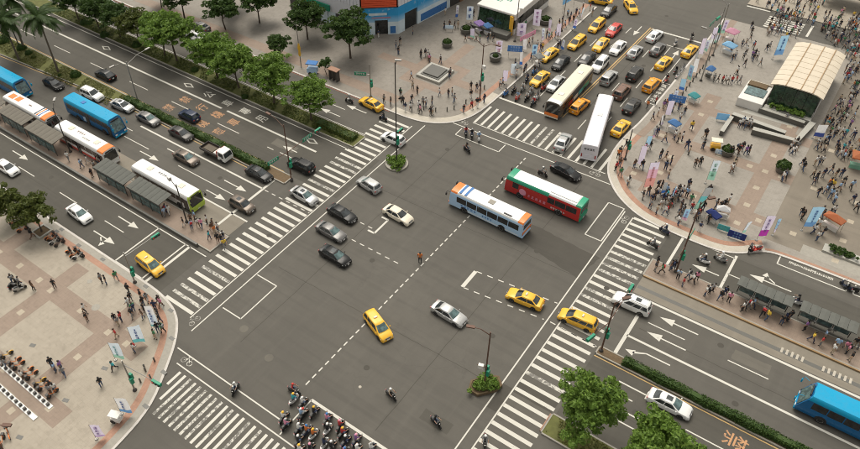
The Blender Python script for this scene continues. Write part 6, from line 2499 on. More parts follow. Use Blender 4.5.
def bike(x, y, rz, colour, place, group):
    e = spawn(BIKE, 'bicycle', (x, y, .124), rz, {'paint': 'car_' + colour}, None, 'bicycle', group)
    LABELS.append((e, f'{colour} bicycle {place}'))


br_ = random.Random(4)
for k, x in enumerate(np.arange(-30.4, -20.6, .82)):
    if k in (1, 4, 7, 10):
        continue
    bike(float(x), -41.6 + br_.uniform(-.06, .06), math.pi / 2 * 3 + br_.uniform(-.08, .08), 'orange' if k % 4 else 'yellow', 'locked at the dock rail', 'share bikes at the dock')
for k, x in enumerate((-43.4, -42.7, -42.0, -41.2, -38.6, -37.6, -36.9)):
    bike(x, -26.8 + br_.uniform(-.2, .2), R(70) + br_.uniform(-.3, .3), ('orange', 'orange', 'white', 'brown', 'orange', 'orange', 'white')[k], 'parked along the kerb near the square tree pit', 'bikes parked on the bike dock plaza')
for k, (px, py) in enumerate(((16, 226), (24, 232), (30, 222), (4, 444), (10, 436))):
    w_ = P(px, py)
    bike(w_.x, w_.y, R(40 + 30 * k), 'orange', 'parked at the left edge of the plaza', 'bikes parked on the bike dock plaza')


def dock_rail(x0, x1, y, label):
    e = empty('dock_rail', ((x0 + x1) / 2, y, .124))
    cx = (x0 + x1) / 2
    m = MB()
    m.rbox(x0 - cx, x1 - cx, -.28, .28, 0, .10, 0, .015)
    mobj('rail', m.mesh('rail'), 'sign_white', e)
    n = int((x1 - x0) / .82)
    d = MB()
    d.rbox(-.14, .14, -.17, .17, .10, .42, 0, .02)
    me = d.mesh('dock')
    for k in range(n):
        mobj('dock', me, 'steel_dark', e, (x0 - cx + .41 + k * .82, 0, 0))
    tag(e, label, 'bike dock')


dock_rail(-31.0, -20.2, -42.75, 'white dock rail with bicycles locked to it')
dock_rail(-31.0, -20.4, -44.6, 'empty white dock rail with dark sockets')


# ------------------------------------------------------------------ buildings
def opening(parent, q, mat, name='window', t=.04, frame=None):
    m = MB()
    m.panel(q, t)
    o = mobj(name, m.mesh(name), mat, parent)
    return o


# corner building with the blue mural
e = empty('mural_building', (-42, 52, .12))
A, B, C, D, E_ = (-60.0, 41.6), (-41.6, 41.2), (-36.0, 45.6), (-33.6, 60.0), (-31.0, 74.0)


def loc(p, z):
    return (p[0] + 42, p[1] - 52, z)


m_, nt_, b_ = nmat('mural_blue')      # printed sky: deep blue above, pale towards the pavement, with clouds
tc_ = nt_.nodes.new('ShaderNodeTexCoord')
sp_ = nt_.nodes.new('ShaderNodeSeparateXYZ')
nt_.links.new(tc_.outputs['Object'], sp_.inputs[0])
c1_ = mixc(nt_, ramp(nt_, sp_.outputs['Z'], 2.2, 4.0), (.42, .62, .78), (.02, .30, .62))
c1_ = mixc(nt_, ramp(nt_, noise(nt_, .7, 5, .65, tc_.outputs['Object']), .56, .70, 0, .6), c1_, (.62, .72, .80))
nt_.links.new(c1_, b_.inputs['Base Color'])
b_.inputs['Roughness'].default_value = .55
MC['mural_blue'] = m_
plain('mural_pale', (.60, .70, .76), .6, var=.25, scale=.6)
plain('panel_lilac', (.66, .67, .72), .5, var=.1, scale=1)
plain('slat_red', (.72, .10, .035), .5, var=.12)
plain('dark_inside', (.015, .013, .012), .8)
plain('brown_front', (.20, .10, .055), .6, var=.3, scale=.8)
H1 = 5.6


def wallseg(p, q, z0, z1, mat, name='wall', out=0.0, th=.4):
    a, b = Vector(p), Vector(q)
    t = (b - a).normalized()
    n = Vector((t.y, -t.x))
    a2, b2 = a + n * out, b + n * out
    m = MB()
    poly = [a2, b2, b2 - n * th, a2 - n * th]
    m.loft([[loc(v, z0) for v in poly], [loc(v, z1) for v in poly]])
    return mobj(name, m.mesh(name), mat, e)


def along(p, q, t):
    return (p[0] + (q[0] - p[0]) * t, p[1] + (q[1] - p[1]) * t)


core = MB()
core.loft([[loc(v, z) for v in ((-59.6, 42.1), (-41.7, 41.8), (-36.6, 45.9), (-34.3, 60), (-31.7, 74), (-60, 74))] for z in (0, 16)])
mobj('wall', core.mesh('wall'), 'dark_inside', e)
for p, q, hole in ((B, C, (.38, .72, 3.0)), (C, D, (.12, .36, 3.6)), (A, B, None)):
    if hole:
        a, b, hh = hole
        wallseg(p, along(p, q, a), 0, 2.6, 'mural_pale', 'mural_wall')
        wallseg(p, along(p, q, a), 2.605, H1, 'mural_blue', 'mural_wall')
        wallseg(along(p, q, b), q, 0, 2.6, 'mural_pale', 'mural_wall')
        wallseg(along(p, q, b), q, 2.605, H1, 'mural_blue', 'mural_wall')
        wallseg(along(p, q, a + .003), along(p, q, b - .003), hh, H1, 'mural_blue', 'mural_wall')
        wallseg(along(p, q, a + .01), along(p, q, b - .01), 0, hh - .02, 'bus_glass', 'doorway', -.25, .1)
        wallseg(along(p, q, .05), along(p, q, a - .12), .2, 1.1, 'mural_blue', 'mural_figure', .02, .015)
        wallseg(along(p, q, b + .06), along(p, q, .93), .2, 1.7, 'car_blue', 'mural_figure', .02, .015)
    else:
        wallseg(p, q, 2.805, H1, 'panel_lilac', 'mural_wall')
        for k in range(9):
            wallseg(along(p, q, k / 9 + .006), along(p, q, (k + 1) / 9 - .006), 0, 2.8, 'bus_glass' if k % 3 == 0 else 'mural_pale', 'shop_window')
        wallseg(along(p, q, .18), along(p, q, .60), 3.0, 4.2, 'sign_green', 'green_fascia', .5, .3)
        t = MB()
wallseg(along(B, C, .22), along(B, C, .70), 4.0, 4.5, 'mural_pale', 'mural_cloud', .02, .015)
wallseg(along(B, C, .30), along(B, C, .80), 3.4, 3.65, 'b_rose', 'mural_ribbon', .02, .015)
# upper storeys: red slatted panel on the chamfer, lilac ribbed panels on both sides
for k in range(14):
    wallseg(along(B, C, .04), along(B, C, .96), H1 + .12 + k * .42, H1 + .46 + k * .42, 'slat_red', 'red_slat', .12, .16)
wallseg(along(B, C, .0), along(B, C, 1), H1 + .005, H1 + .115, 'dark_inside', 'panel_frame', .16, .3)
for p, q, n in ((C, D, 18), (A, B, 24)):
    for k in range(n):
        wallseg(along(p, q, (k + .06) / n), along(p, q, (k + .94) / n), H1 + .02, 15, 'panel_lilac', 'ribbed_panel', .06, .2)
for k in range(5):
    wallseg(along(D, E_, k / 5 + .01), along(D, E_, k / 5 + .19), 0, 3.4, 'brown_front' if k % 2 else 'steel_dark', 'shop_front')
    wallseg(along(D, E_, k / 5 + .01), along(D, E_, k / 5 + .19), 3.45, 15, 'panel_lilac', 'ribbed_panel')
wallseg(along(D, E_, .02), along(D, E_, .10), 2.2, 4.6, 'sign_white', 'shop_sign', .9, .8)
wallseg(along(C, D, .94), along(C, D, .99), 2.4, 4.4, 'slat_red', 'shop_sign', .7, .6)
tag(e, 'corner building with a blue sky mural and red slatted panel', 'building')

# station entrance with green glass (upper middle)
e = empty('station_entrance', (-21.6, 62, .124))
m = MB()
m.rbox(-4.1, 4.1, -5.2, 9.5, 3.9, 4.35, 0, .08)
mobj('roof', m.mesh('roof'), 'white_panel', e)
m = MB()
m.rbox(-4.0, -3.7, -4.9, 9.3, 0, 3.9)
mobj('wall', m.mesh('wall'), 'white_panel', e)
m = MB()
m.rbox(3.7, 4.0, -4.9, 9.3, 0, 1.1)
mobj('wall', m.mesh('wall'), 'white_panel', e)
for k in range(6):
    m = MB()
    m.rbox(3.78, 3.92, -4.75 + k * 2.36, -4.75 + k * 2.36 + 2.26, 1.12, 3.0)
    mobj('side_window', m.mesh('side_window'), 'bus_glass', e)
m = MB()
m.rbox(3.7, 4.0, -4.9, 9.3, 3.02, 3.9)
mobj('upper_band', m.mesh('upper_band'), 'white_panel', e)
m = MB()
m.rbox(-3.69, 3.69, 9.0, 9.3, 0, 3.9)
mobj('wall', m.mesh('wall'), 'white_panel', e)
for k in range(4):
    m = MB()
    x0, x1 = -3.6 + k * 1.8 + .04, -3.6 + (k + 1) * 1.8 - .04
    m.loft([[(x0, -5.6, 1.0), (x1, -5.6, 1.0), (x1, -4.7, 3.85), (x0, -4.7, 3.85)], [(x0, -5.55, .97), (x1, -5.55, .97), (x1, -4.65, 3.82), (x0, -4.65, 3.82)]])
    mobj('front_pane', m.mesh('front_pane'), 'green_glass', e)
m = MB()
m.rbox(-3.9, 3.9, -7.4, -5.65, 0, 1.0, 0, .04)
pl_ = mobj('plant_trough', m.mesh('plant_trough'), 'granite', e)
p, n, _ = crown_points(73, (3.4, .55, .35), 1.1, 46, 40, .25)
mobj('trough_foliage', leaf_mesh('foliage', p, n, .13, 2), 'leaf_bright', pl_)
m = MB()
m.rbox(3.2, 3.75, -5.5, -4.95, 0, 3.9)
mobj('corner_post', m.mesh('corner_post'), 'car_yellow', e)
for k in range(2):
    m = MB()
    glyph_row(m, (-1.2 + k * 1.6, -1.5 + k * 1.0, 4.352), (1, 0, 0), (0, 1, 0), 1, 1.2, 1, Vector((0, 0, .012)), 40 + k)
    mobj('roof_lettering', m.mesh('roof_lettering'), 'sign_green', e)
tag(e, 'white station entrance with sloping green glass front', 'building')

# station entrance with the cream ribbed roof (right)
e = empty('glazed_stair_building', (30.6, 66.5, .124))
WX, Y0, Y1 = 3.5, -7.4, 7.2
for s in (1, -1):
    m = MB()
    m.rbox(*sorted((s * WX, s * (WX - .25))), Y0 + .4, Y1 - .3, 0, 1.3)
    mobj('wall', m.mesh('wall'), 'white_panel', e)
    for k in range(7):
        m = MB()
        y = Y0 + .5 + k * 1.97
        m.rbox(*sorted((s * (WX - .04), s * (WX - .16))), y, y + 1.88, 1.32, 4.3)
        mobj('side_window', m.mesh('side_window'), 'bus_glass', e)
m = MB()
m.rbox(-WX, WX, Y1 - .29, Y1, 0, 4.3)
mobj('wall', m.mesh('wall'), 'white_panel', e)
NP = 9
for k in range(NP):
    a, b = Y0 - .4 + k * (Y1 - Y0 + .9) / NP + .05, Y0 - .4 + (k + 1) * (Y1 - Y0 + .9) / NP - .05
    m = MB()
    sec = []
    for i in range(9):
        t = -1 + 2 * i / 8
        drop = .55 * (abs(t) ** 4) + (.5 if k == NP - 1 and False else 0)
        sec.append((t * (WX + .35), 4.95 - drop))
    top = sec
    bot = [(x, z - .16) for x, z in reversed(sec)]
    m.loft([[(x, a, z) for x, z in top + bot], [(x, b, z) for x, z in top + bot]])
    rp = mobj('roof_panel', m.mesh('roof_panel', 40), 'cream_panel', e)
for s in (-.5, .12, .62):
    m = MB()
    m.rbox(s * WX - .06, s * WX + .06, Y0 - .38, Y1 + .48, 4.90, 5.03)
    mobj('roof_rib', m.mesh('roof_rib'), 'rib_brown', e)
for k in range(1, NP):
    y = Y0 - .4 + k * (Y1 - Y0 + .9) / NP
    m = MB()
    sec = [(-1 + 2 * i / 8) for i in range(9)]
    m.loft([[(t * (WX + .36), y + d, 4.97 - .55 * abs(t) ** 4 + u) for t in sec for u in (0,)] + [(t * (WX + .36), y + d, 4.85 - .55 * abs(t) ** 4) for t in reversed(sec)] for d in (-.045, .045)])
    mobj('roof_seam', m.mesh('roof_seam'), 'seam_tan', e)
for k in range(4):
    w = (2 * WX - .3) / 4
    x0, x1 = -WX + .15 + k * w + .03, -WX + .15 + (k + 1) * w - .03
    m = MB()
    m.loft([[(x0, Y0 - .5, .9), (x1, Y0 - .5, .9), (x1, Y0 + .3, 4.3), (x0, Y0 + .3, 4.3)], [(x0, Y0 - .45, .87), (x1, Y0 - .45, .87), (x1, Y0 + .35, 4.27), (x0, Y0 + .35, 4.27)]])
    mobj('front_pane', m.mesh('front_pane'), 'green_glass', e)
m = MB()
m.rbox(-WX, WX, Y0 - 1.5, Y0 - .55, 0, .9, 0, .03)
pl_ = mobj('plant_trough', m.mesh('plant_trough'), 'granite_light', e)
p, n, _ = crown_points(79, (3.1, .42, .55), 1.2, 60, 44, .28)
mobj('trough_foliage', leaf_mesh('foliage', p + np.array([0, Y0 - 1.0, 0]), n, .14, 3), 'leaf_bright', pl_)
tag(e, 'glazed stair building with a cream ribbed roof beside the crowd', 'building')

# low annex and granite parapets of the sunken stairs
e = empty('low_annex', (25.0, 60.4, .124))
m = MB()
m.rbox(-1.9, 1.9, -3.4, 2.6, 0, 1.5, 0, .05)
mobj('wall', m.mesh('wall'), 'white_panel', e)
m = MB()
m.rbox(-1.5, 1.5, -1.6, .9, 1.5, 1.62, 0, .02)
mobj('skylight', m.mesh('skylight'), 'painted_sky_glass', e)
m = MB()
m.rbox(-1.6, 1.2, 1.1, 2.4, 1.5, 1.75)
mobj('roof_bed', m.mesh('roof_bed'), 'soil', e)
for a in ((-1.75, 1.75, 2.42, 2.52), (-1.75, -1.65, 1.0, 2.41)):
    m = MB()
    m.rbox(*a, 1.5, 1.8)
    mobj('cream_edge', m.mesh('cream_edge'), 'cream_panel', e)
tag(e, 'low white annex with a skylight beside the granite parapets', 'building')


def parapet(pts, h, w, label, cap=True):
    ws = [P(px, py, .124 + h) for px, py in pts]
    e = empty('stone_parapet', (ws[0].x, ws[0].y, .124))
    loc_ = [(v.x - ws[0].x, v.y - ws[0].y) for v in ws]
    m = ribbon(loc_, -w / 2, w / 2, 0, h - .08)
    mobj('wall', m.mesh('wall'), 'granite', e)
    m = ribbon(loc_, -w / 2 - .06, w / 2 + .06, h - .077, h)
    mobj('coping', m.mesh('coping'), 'granite_light' if cap else 'granite', e)
    tag(e, label, 'parapet')


parapet([(733, 113), (786, 132)], 1.1, .7, 'upper granite parapet of the sunken stairs')
parapet([(753, 128), (797, 140), (813, 122)], 1.0, .8, 'lower granite parapet turning up to the navy banner')
parapet([(760, 107), (805, 122)], .9, .6, 'short granite parapet under the green glass')
parapet([(722, 131), (732, 116)], .9, .5, 'pale green parapet beside the light blue board')
m = MB()
q = [P(*p_)[:2] for p_ in ((740, 112), (795, 128), (806, 120), (762, 106))]
m.add([(x, y, .1265) for x, y in q], [(0, 1, 2, 3)])
struct('stair_floor', m, 'granite_light', 'pale stair landing between the granite parapets')
# grey roofed pavilion at the top right corner
e = empty('grey_pavilion', (30.5, 103, .124))
m = MB()
m.loft([[(x, y, 2.6) for x, y in ((-4.5, -3), (4.5, -3), (4.5, 3), (-4.5, 3))], [(x, y, 2.9) for x, y in ((-4.5, -3), (4.5, -3), (4.5, 3), (-4.5, 3))], [(x, y, 3.6) for x, y in ((-2, -.6), (2, -.6), (2, .6), (-2, .6))]])
mobj('roof', m.mesh('roof'), 'roof_sheet', e)
for sx_ in (-4, 4):
    for sy_ in (-2.6, 2.6):
        m = MB()
        m.tube((sx_, sy_, 0), (sx_, sy_, 2.6), .1)
        mobj('post', m.mesh('post'), 'steel_dark', e)
tag(e, 'grey roofed pavilion at the top right corner', 'pavilion')

# ------------------------------------------------------------------ buses
bus('orange', 3.75, 11.35, math.pi + R(-1.5), 'white city bus with orange ends and blue roof stripes in mid junction', {'bumper': 'car_lightblue', 'engine': 'car_lightblue'})
bus('green', 8.6, 18.5, math.pi + R(-1), 'green ended city bus with a red advert side in mid junction', {'bumper': 'car_green', 'engine': 'car_green'})
bus('white', 7.85, 37.3, R(90) + R(14.5), 'long white bus on the far crosswalk with dark characters on its rear', {'bumper': 'car_lavender', 'engine': 'car_lavender'})
bus('grey', .05, 43.75, R(-90) + R(1.5), 'cream roofed bus waiting at the stop line with an orange front panel', {'bumper': 'car_cream'})
bus('stripe', -70.2, -11.1, 0, 'white bus with orange roof prints and cap beside the tan shelters', {'bumper': 'car_orange'})
bus('orangecap', -55.4, -11.2, 0, 'white roofed bus with an orange cap behind the lime bus', {'bumper': 'car_white'})
bus('lime', -37.1, -10.7, 0, 'white roofed bus with a lime green front at the platform tip', {'bumper': 'car_lime'})
bus('coach', -60.6, -5.7, 0, 'bright blue coach beside the white buses on the avenue', {'bumper': 'car_cyan', 'mirror': 'car_cyan', 'engine': 'car_deep blue'})
bus('coach', -83.4, -8.0, 0, 'bright blue coach cut by the left edge', {'bumper': 'car_cyan', 'mirror': 'car_cyan', 'engine': 'car_deep blue'})
bus('coach', 51.6, 5.1, math.pi, 'bright blue coach cut by the right edge', {'bumper': 'car_cyan', 'mirror': 'car_cyan', 'engine': 'car_deep blue'})
lorry((-37.6, .0 - .5, .004), 0, 'white cabbed flatbed lorry with a red headboard beside the hedge')

# ------------------------------------------------------------------ cars
E0, W0, N0, S0 = 0.0, math.pi, math.pi / 2, -math.pi / 2
car('sedan', 'black', 53, 83, R(-2), 'black saloon beside the palms behind the white estate car', sunroof=True)
car('suv', 'white', 92, 94, R(3), 'white estate car beside the single bushy shrub')
car('sedan', 'silver', 122, 105, R(4), 'pale silver saloon behind the hedge lamp', sunroof=True)
car('sedan', 'grey', 148, 118, 0, 'grey saloon ahead of the pale silver one', glassk='painted_sky_glass')
car('sedan', 'dark grey', 181, 133, 0, 'charcoal saloon behind the flatbed lorry')
car('sedan', 'bronze', 186, 157, 0, 'dark bronze saloon beside the lane arrows', glassk='painted_sky_glass')
car('sedan', 'black', 259, 173, 0, 'black saloon at the stop line by the hedge end', sunroof=True)
car('hatch', 'bronze', 242, 204, 0, 'bronze grey hatchback crossing the stop line by the platform', sunroof=True)
car('sedan', 'silver', 304, 195, R(-3), 'silver saloon on the long crosswalk', glassk='painted_sky_glass', sunroof=True)
car('sedan', 'black', 342, 213, R(-3), 'black saloon entering the junction ahead of the silver one')
car('sedan', 'grey', 331, 231, R(-2), 'metallic grey saloon beside the dotted guide line', glassk='painted_sky_glass')
car('sedan', 'black', 335, 255, R(-2), 'black saloon lowest of the dark cars in mid junction', glassk='painted_sky_glass', sunroof=True)
car('sedan', 'cream', 398, 214, R(-4), 'off white saloon alone in the upper junction')
car('hatch', 'silver', 369, 184, W0 + R(-8), 'silver hatchback between the crosswalk and the off white saloon', glassk='painted_sky_glass')
car('hatch', 'white', 393, 138, W0, 'white hatchback on the crosswalk beside the tall pole')
car('suv', 'black', 301, 165, W0, 'black estate car behind the signal mast at the hedge end')
car('hatch', 'navy', 189, 115, W0, 'navy hatchback among the orange lane characters')
car('sedan', 'black', 105, 74, W0, 'black saloon alone on the far avenue lanes near the street lamp')
TX = 'yellow taxis'
car('mpv', 'yellow', 378, 325, R(-22), 'yellow taxi on the dotted centre line', taxi=True, group=TX, glassk='painted_sky_glass')
car('sedan', 'silver', 449, 313, R(-3), 'silver saloon with black rear window in the lower junction', glassk='painted_sky_glass')
car('sedan', 'yellow', 525, 298, W0 + R(6), 'yellow taxi in the dotted turning pocket', taxi=True, group=TX)
car('mpv', 'yellow', 578, 319, W0 + R(5), 'yellow taxi van on the crosswalk behind the signal mast', taxi=True, group=TX)
car('suv', 'white', 632, 303, W0 + R(2), 'white van with black windows behind the stop line', sunroof=True)
car('sedan', 'white', 670, 403, R(2), 'white saloon half under the rounded tree', glassk='painted_sky_glass', sunroof=True)
car('mpv', 'yellow', 150, 264, R(-4), 'yellow taxi in the white waiting box', taxi=True, group=TX, glassk='painted_sky_glass')
car('sedan', 'white', 79, 213, R(-3), 'white saloon on the service road below the low wall', glassk='painted_sky_glass')
car('sedan', 'white', 7, 167, 0, 'white saloon at the left edge of the service road')
car('sedan', 'yellow', 371, 103, W0 + R(-6), 'yellow taxi at the mouth of the service road', taxi=True, group=TX)
car('sedan', 'black', 566, 171, R(-8), 'black saloon turning above the green bus')
car('sedan', 'silver', 563, 141, N0 + R(8), 'silver saloon driving over the far crosswalk', glassk='painted_sky_glass')
car('sedan', 'yellow', 540, 78, S0 + R(-3), 'yellow taxi behind the waiting scooters', taxi=True, group=TX)
car('sedan', 'silver', 556, 83, S0, 'silver saloon hidden beside the cream roofed bus')
car('sedan', 'yellow', 549, 54, S0 + R(-6), 'yellow taxi at the banner kerb behind the first one', taxi=True, group=TX)
car('sedan', 'black', 561, 62, S0, 'black saloon behind the half hidden silver one')
car('sedan', 'dark grey', 587, 58, S0, 'charcoal saloon behind the cream roofed bus')
car('suv', 'white', 600, 64, S0, 'white estate car along the orange centre line')
car('mpv', 'yellow', 577, 42, S0 + R(-4), 'yellow estate taxi in the middle of the kerb lane queue', taxi=True, group=TX)
car('sedan', 'yellow', 601, 44, S0, 'yellow taxi beside the white queuing saloon', taxi=True, group=TX)
car('sedan', 'white', 618, 47, S0, 'white saloon queuing along the orange centre line')
car('mpv', 'yellow', 597, 25, S0 + R(-2), 'yellow estate taxi beside the red car', taxi=True, group=TX)
car('sedan', 'dark grey', 609, 10, S0, 'dark saloon entering the street at the top')
car('sedan', 'red', 614, 29, S0, 'red saloon in the street queue')
car('sedan', 'yellow', 601, 0, W0 + R(10), 'yellow taxi cut by the top edge', taxi=True, group=TX)
car('mpv', 'taxiorange', 580, 105, N0 + R(-4), 'orange taxi beside the cream roofed bus', taxi=True, group=TX)
car('suv', 'silver', 609, 77, N0, 'silver estate car right of the orange centre line')
car('sedan', 'silver', 635, 51, N0, 'silver saloon behind the first white one at the far stop line')
car('suv', 'dark grey', 635, 73, N0, 'charcoal estate car beside the silver estate')
car('suv', 'brown', 622, 91, N0, 'brown roofed estate car ahead of the white bus')
car('sedan', 'dark grey', 632, 105, N0, 'charcoal saloon ahead of the taxi by the crowd corner')
car('sedan', 'yellow', 621, 127, N0 + R(-2), 'yellow taxi beside the white bus near the crowd corner', taxi=True, group=TX)
car('mpv', 'taxiorange', 652, 84, N0 + R(-4), 'orange taxi beside the outlined bay', taxi=True, group=TX)
car('sedan', 'white', 655, 35, N0 + R(-6), 'first white saloon at the far stop line')
car('sedan', 'grey', 658, 48, N0, 'grey saloon second at the far stop line')
car('sedan', 'yellow', 664, 62, N0 + R(-4), 'yellow taxi third in the far lane', taxi=True, group=TX)
car('sedan', 'yellow', 690, 50, N0 + R(-4), 'yellow taxi nearest the far kerb', taxi=True, group=TX)
car('sedan', 'yellow', 631, 6, R(-50), 'yellow taxi crossing the street end at the top', taxi=True, group=TX)
for i, (px, py, c_) in enumerate(((201, 40, 'silver'), (196, 35, 'white'), (108, 3, 'silver'), (200, 26, 'grey'))):
    car('sedan', c_, px, py, W0, f'{c_} parked car half hidden behind the avenue trees' + (', farthest' if i == 2 else ''))


# ------------------------------------------------------------------ scooters and riders
def zp(o, pts):
    return [(o[0] + x / o[2], o[1] + y / o[2]) for x, y in pts]


SR = random.Random(3)
SCOL = ['black', 'black', 'black', 'dark grey', 'red', 'dark grey', 'navy', 'black', 'dark grey', 'white']
HCOL = ['car_white', 'car_black', 'car_red', 'car_silver', 'car_white', 'car_pink', 'car_blue', 'car_yellow']
GS = 'scooters waiting in the scooter box'
pts = zp((270, 380, 6.51), [(155, 55), (150, 110), (215, 140), (180, 195), (90, 235), (290, 200), (120, 290), (375, 245), (255, 235), (340, 285), (185, 305), (235, 315), (285, 345), (440, 275), (475, 335), (410, 330), (565, 380), (660, 437), (170, 375), (215, 405), (335, 390), (375, 405), (185, 440), (330, 440), (460, 445), (560, 440), (410, 440)])
TOPC = ['red', 'turquoise', 'white', 'light blue', 'white', 'black', 'pink', 'pink', 'white', 'black', 'white', 'orange', 'orange', 'red', 'red', 'black', 'purple', 'white', 'black', 'black', 'navy', 'black', 'white', 'black', 'pink', 'white', 'beige']
used = []
for k, (px, py) in enumerate(pts):
    w_ = P(px, py, .8)
    for _ in range(6):
        for u in used:
            d = Vector((w_.x - u[0], w_.y - u[1]))
            if abs(d.x) < .78 and abs(d.y) < 1.9:
                w_.x += .8 - abs(d.x) if d.x >= 0 else -(.8 - abs(d.x))
    used.append((w_.x, w_.y))
    scooter(0, 0, N0 + SR.uniform(-.12, .12) if k else R(10), 'in the lower scooter box', GS, SR.choice(SCOL), helmet=SR.choice(HCOL), world=(w_.x, w_.y), top=TOPC[k])
pts = zp((500, 60, 7.125), [(40, 225), (95, 205), (125, 255), (165, 190), (195, 260), (240, 295), (268, 250), (225, 215), (310, 185), (195, 125), (245, 70)])
used = []
for k, (px, py) in enumerate(pts):
    w_ = P(px, py, .8)
    for _ in range(4):
        for u in used:
            d = Vector((w_.x - u[0], w_.y - u[1]))
            if abs(d.x) < .78 and abs(d.y) < 1.9:
                w_.x += .8 - abs(d.x) if d.x >= 0 else -(.8 - abs(d.x))
    used.append((w_.x, w_.y))
    scooter(0, 0, S0 + SR.uniform(-.15, .15), 'at the far stop line', 'scooters at the far stop line', ['blue', 'black', 'red', 'silver', 'black', 'black', 'white', 'silver', 'red', 'navy', 'blue'][k], helmet=SR.choice(HCOL), world=(w_.x, w_.y))
GM = 'moving scooters'
scooter(235, 388, S0 + R(15), 'on the bicycle lane of the worn crosswalk', GM, 'black', top='white')
scooter(391, 394, R(-10), 'alone in the lower junction', GM, 'black', top='beige')
scooter(436, 421, R(-15), 'near the boat shaped planter', GM, 'black', top='black', helmet='car_black')
scooter(485, 441, R(-60), 'on the crosswalk at the bottom edge', GM, 'dark grey', top='grey')
scooter(466, 132, R(-60), 'first in the small scooter box', GM, 'black', top='red', helmet='car_black')
scooter(472, 134, R(-60), 'second in the small scooter box', GM, 'dark grey', top='black', helmet='car_silver')
scooter(479, 137, R(-60), 'third in the small scooter box', GM, 'white', top='light blue')
scooter(467, 148, R(-20), 'just below the small scooter box', GM, 'black', top='brown', helmet='car_black')
scooter(543, 172, R(-5), 'above the green bus', GM, 'dark grey', top='grey')
scooter(665, 229, R(160), 'on the crosswalk by the white corner apron', GM, 'navy', top='navy')
scooter(653, 243, R(170), 'on the crosswalk beside the platform tip', GM, 'dark grey', top='grey', helmet='car_silver')
scooter(704, 259, R(175), 'left of two behind the platform mast', GM, 'white', top='black')
scooter(721, 257, R(175), 'right of two behind the platform mast', GM, 'silver', top='white')
scooter(797, 300, R(180), 'passing the grey roofed shelters', GM, 'white', top='black', helmet='car_black')
scooter(692, 37, N0, 'at the far stop line beside the taxi', GM, 'black', top='black', helmet='car_black')
scooter(676, 42, N0, 'behind the far stop line', GM, 'white', top='white')
scooter(383, 117, R(180), 'on the crosswalk below the yellow taxi', GM, 'black', top='black', helmet='car_black')
scooter(349, 99, R(185), 'beside the yellow taxi on the service road', GM, 'dark grey', top='grey')
scooter(667, 78, N0, 'beside the orange taxi', GM, 'red', top='black')
for k, (px, py) in enumerate(((678, 74), (681, 70), (684, 66), (676, 69))):
    scooter(px, py, N0, 'parked at the far kerb', 'parked scooters', ['white', 'white', 'silver', 'black'][k], rider=False)
for k, (px, py, c_) in enumerate(((16, 285, 'black'), (19, 287, 'silver'), (12, 283, 'black'), (847, 284, 'navy'), (853, 287, 'black'), (757, 248, 'red'), (751, 247, 'black'))):
    s_ = scooter(px, py, R(30 + 40 * k), 'parked on the ' + ('beige plaza' if px < 100 else 'service road kerb'), 'parked scooters', c_, rider=False)
    if px < 100 or 740 < px < 770:
        s_.location.z = .124

# ------------------------------------------------------------------ people on foot
def folk(o, pts, place, group, tops=None, legs=None, pose=None, z=GZ, hz=.9, head=None):
    for k, (px, py) in enumerate(zp(o, pts)):
        w_ = P(px, py, z)
        person(w_, place, group, top=tops[k] if tops and k < len(tops) else None, legs=legs, pose=pose[k % len(pose)] if pose else None, head=head)


NWP = 'people on the bench plaza'
folk((380, 40, 5.344), [(105, 28), (85, 46), (100, 74)], 'near the mural building', NWP, ['black', 'grey', 'black'])
folk((380, 40, 5.344), [(218, 98), (240, 92), (263, 118), (256, 108), (322, 130), (168, 210), (370, 205), (376, 190)], 'beside the square bench', NWP, ['black', 'black', 'pink', 'white', 'black', 'light blue', 'black', 'grey'])
folk((380, 40, 5.344), [(365, 305), (385, 298), (395, 335), (175, 265), (200, 288), (110, 305), (122, 345), (135, 380), (165, 382), (170, 335), (205, 372), (216, 392), (230, 352), (245, 358), (270, 404), (281, 400), (278, 345), (58, 350), (22, 338), (318, 300)], 'by the white corner apron', NWP,
     ['black', 'beige', 'grey', 'beige', 'black', 'green', 'black', 'navy', 'white', 'black', 'white', 'pink', 'grey', 'white', 'black', 'white', 'black', 'black', 'grey', 'white'])
folk((380, 40, 5.344), [(485, 265), (515, 272), (530, 262), (485, 312), (488, 368), (518, 358), (556, 335), (447, 390), (640, 255), (655, 245)], 'near the plaza signal pole', NWP, ['black', 'black', 'grey', 'black', 'red', 'black', 'navy', 'black', 'white', 'light blue'])
folk((420, 0, 7.125), [(172, 208), (210, 198), (245, 204), (270, 200), (180, 108), (380, 122), (322, 296), (398, 290), (425, 296), (482, 292), (500, 275), (522, 296), (362, 212), (146, 445), (8, 405), (40, 400), (70, 438), (58, 410)], 'before the green glazed entrance', NWP, ['black', 'brown', 'black', 'beige', 'white', 'black', 'black', 'white', 'green', 'black', 'white', 'black'])
folk((500, 0, 7.125), [(205, 330), (230, 300), (345, 290), (330, 270), (180, 200), (300, 360), (420, 190), (440, 170), (460, 200), (490, 170), (500, 140), (520, 160), (480, 120), (560, 120), (640, 75), (655, 110), (590, 60), (540, 110)], 'along the street banners', NWP, None)
folk((340, 0, 7.125), [(430, 318), (415, 388), (275, 268), (520, 245), (745, 205)], 'outside the mural building', NWP, ['black', 'black', 'navy', 'grey', 'white'])
NEP = 'people on the crowd plaza'
folk((600, 120, 5.344), [(265, 158), (320, 208), (345, 218), (375, 238), (347, 268), (285, 275), (220, 262), (180, 258), (148, 352), (238, 178), (105, 302), (362, 310), (465, 365), (575, 398), (545, 155), (560, 95), (412, 120), (435, 112)], 'near the red footed banner', NEP,
     ['black', 'black', 'black', 'black', 'grey', 'beige', 'black', 'brown', 'white', 'pink', 'green', 'beige', 'black', 'black', 'grey', 'black', 'beige', 'white'])
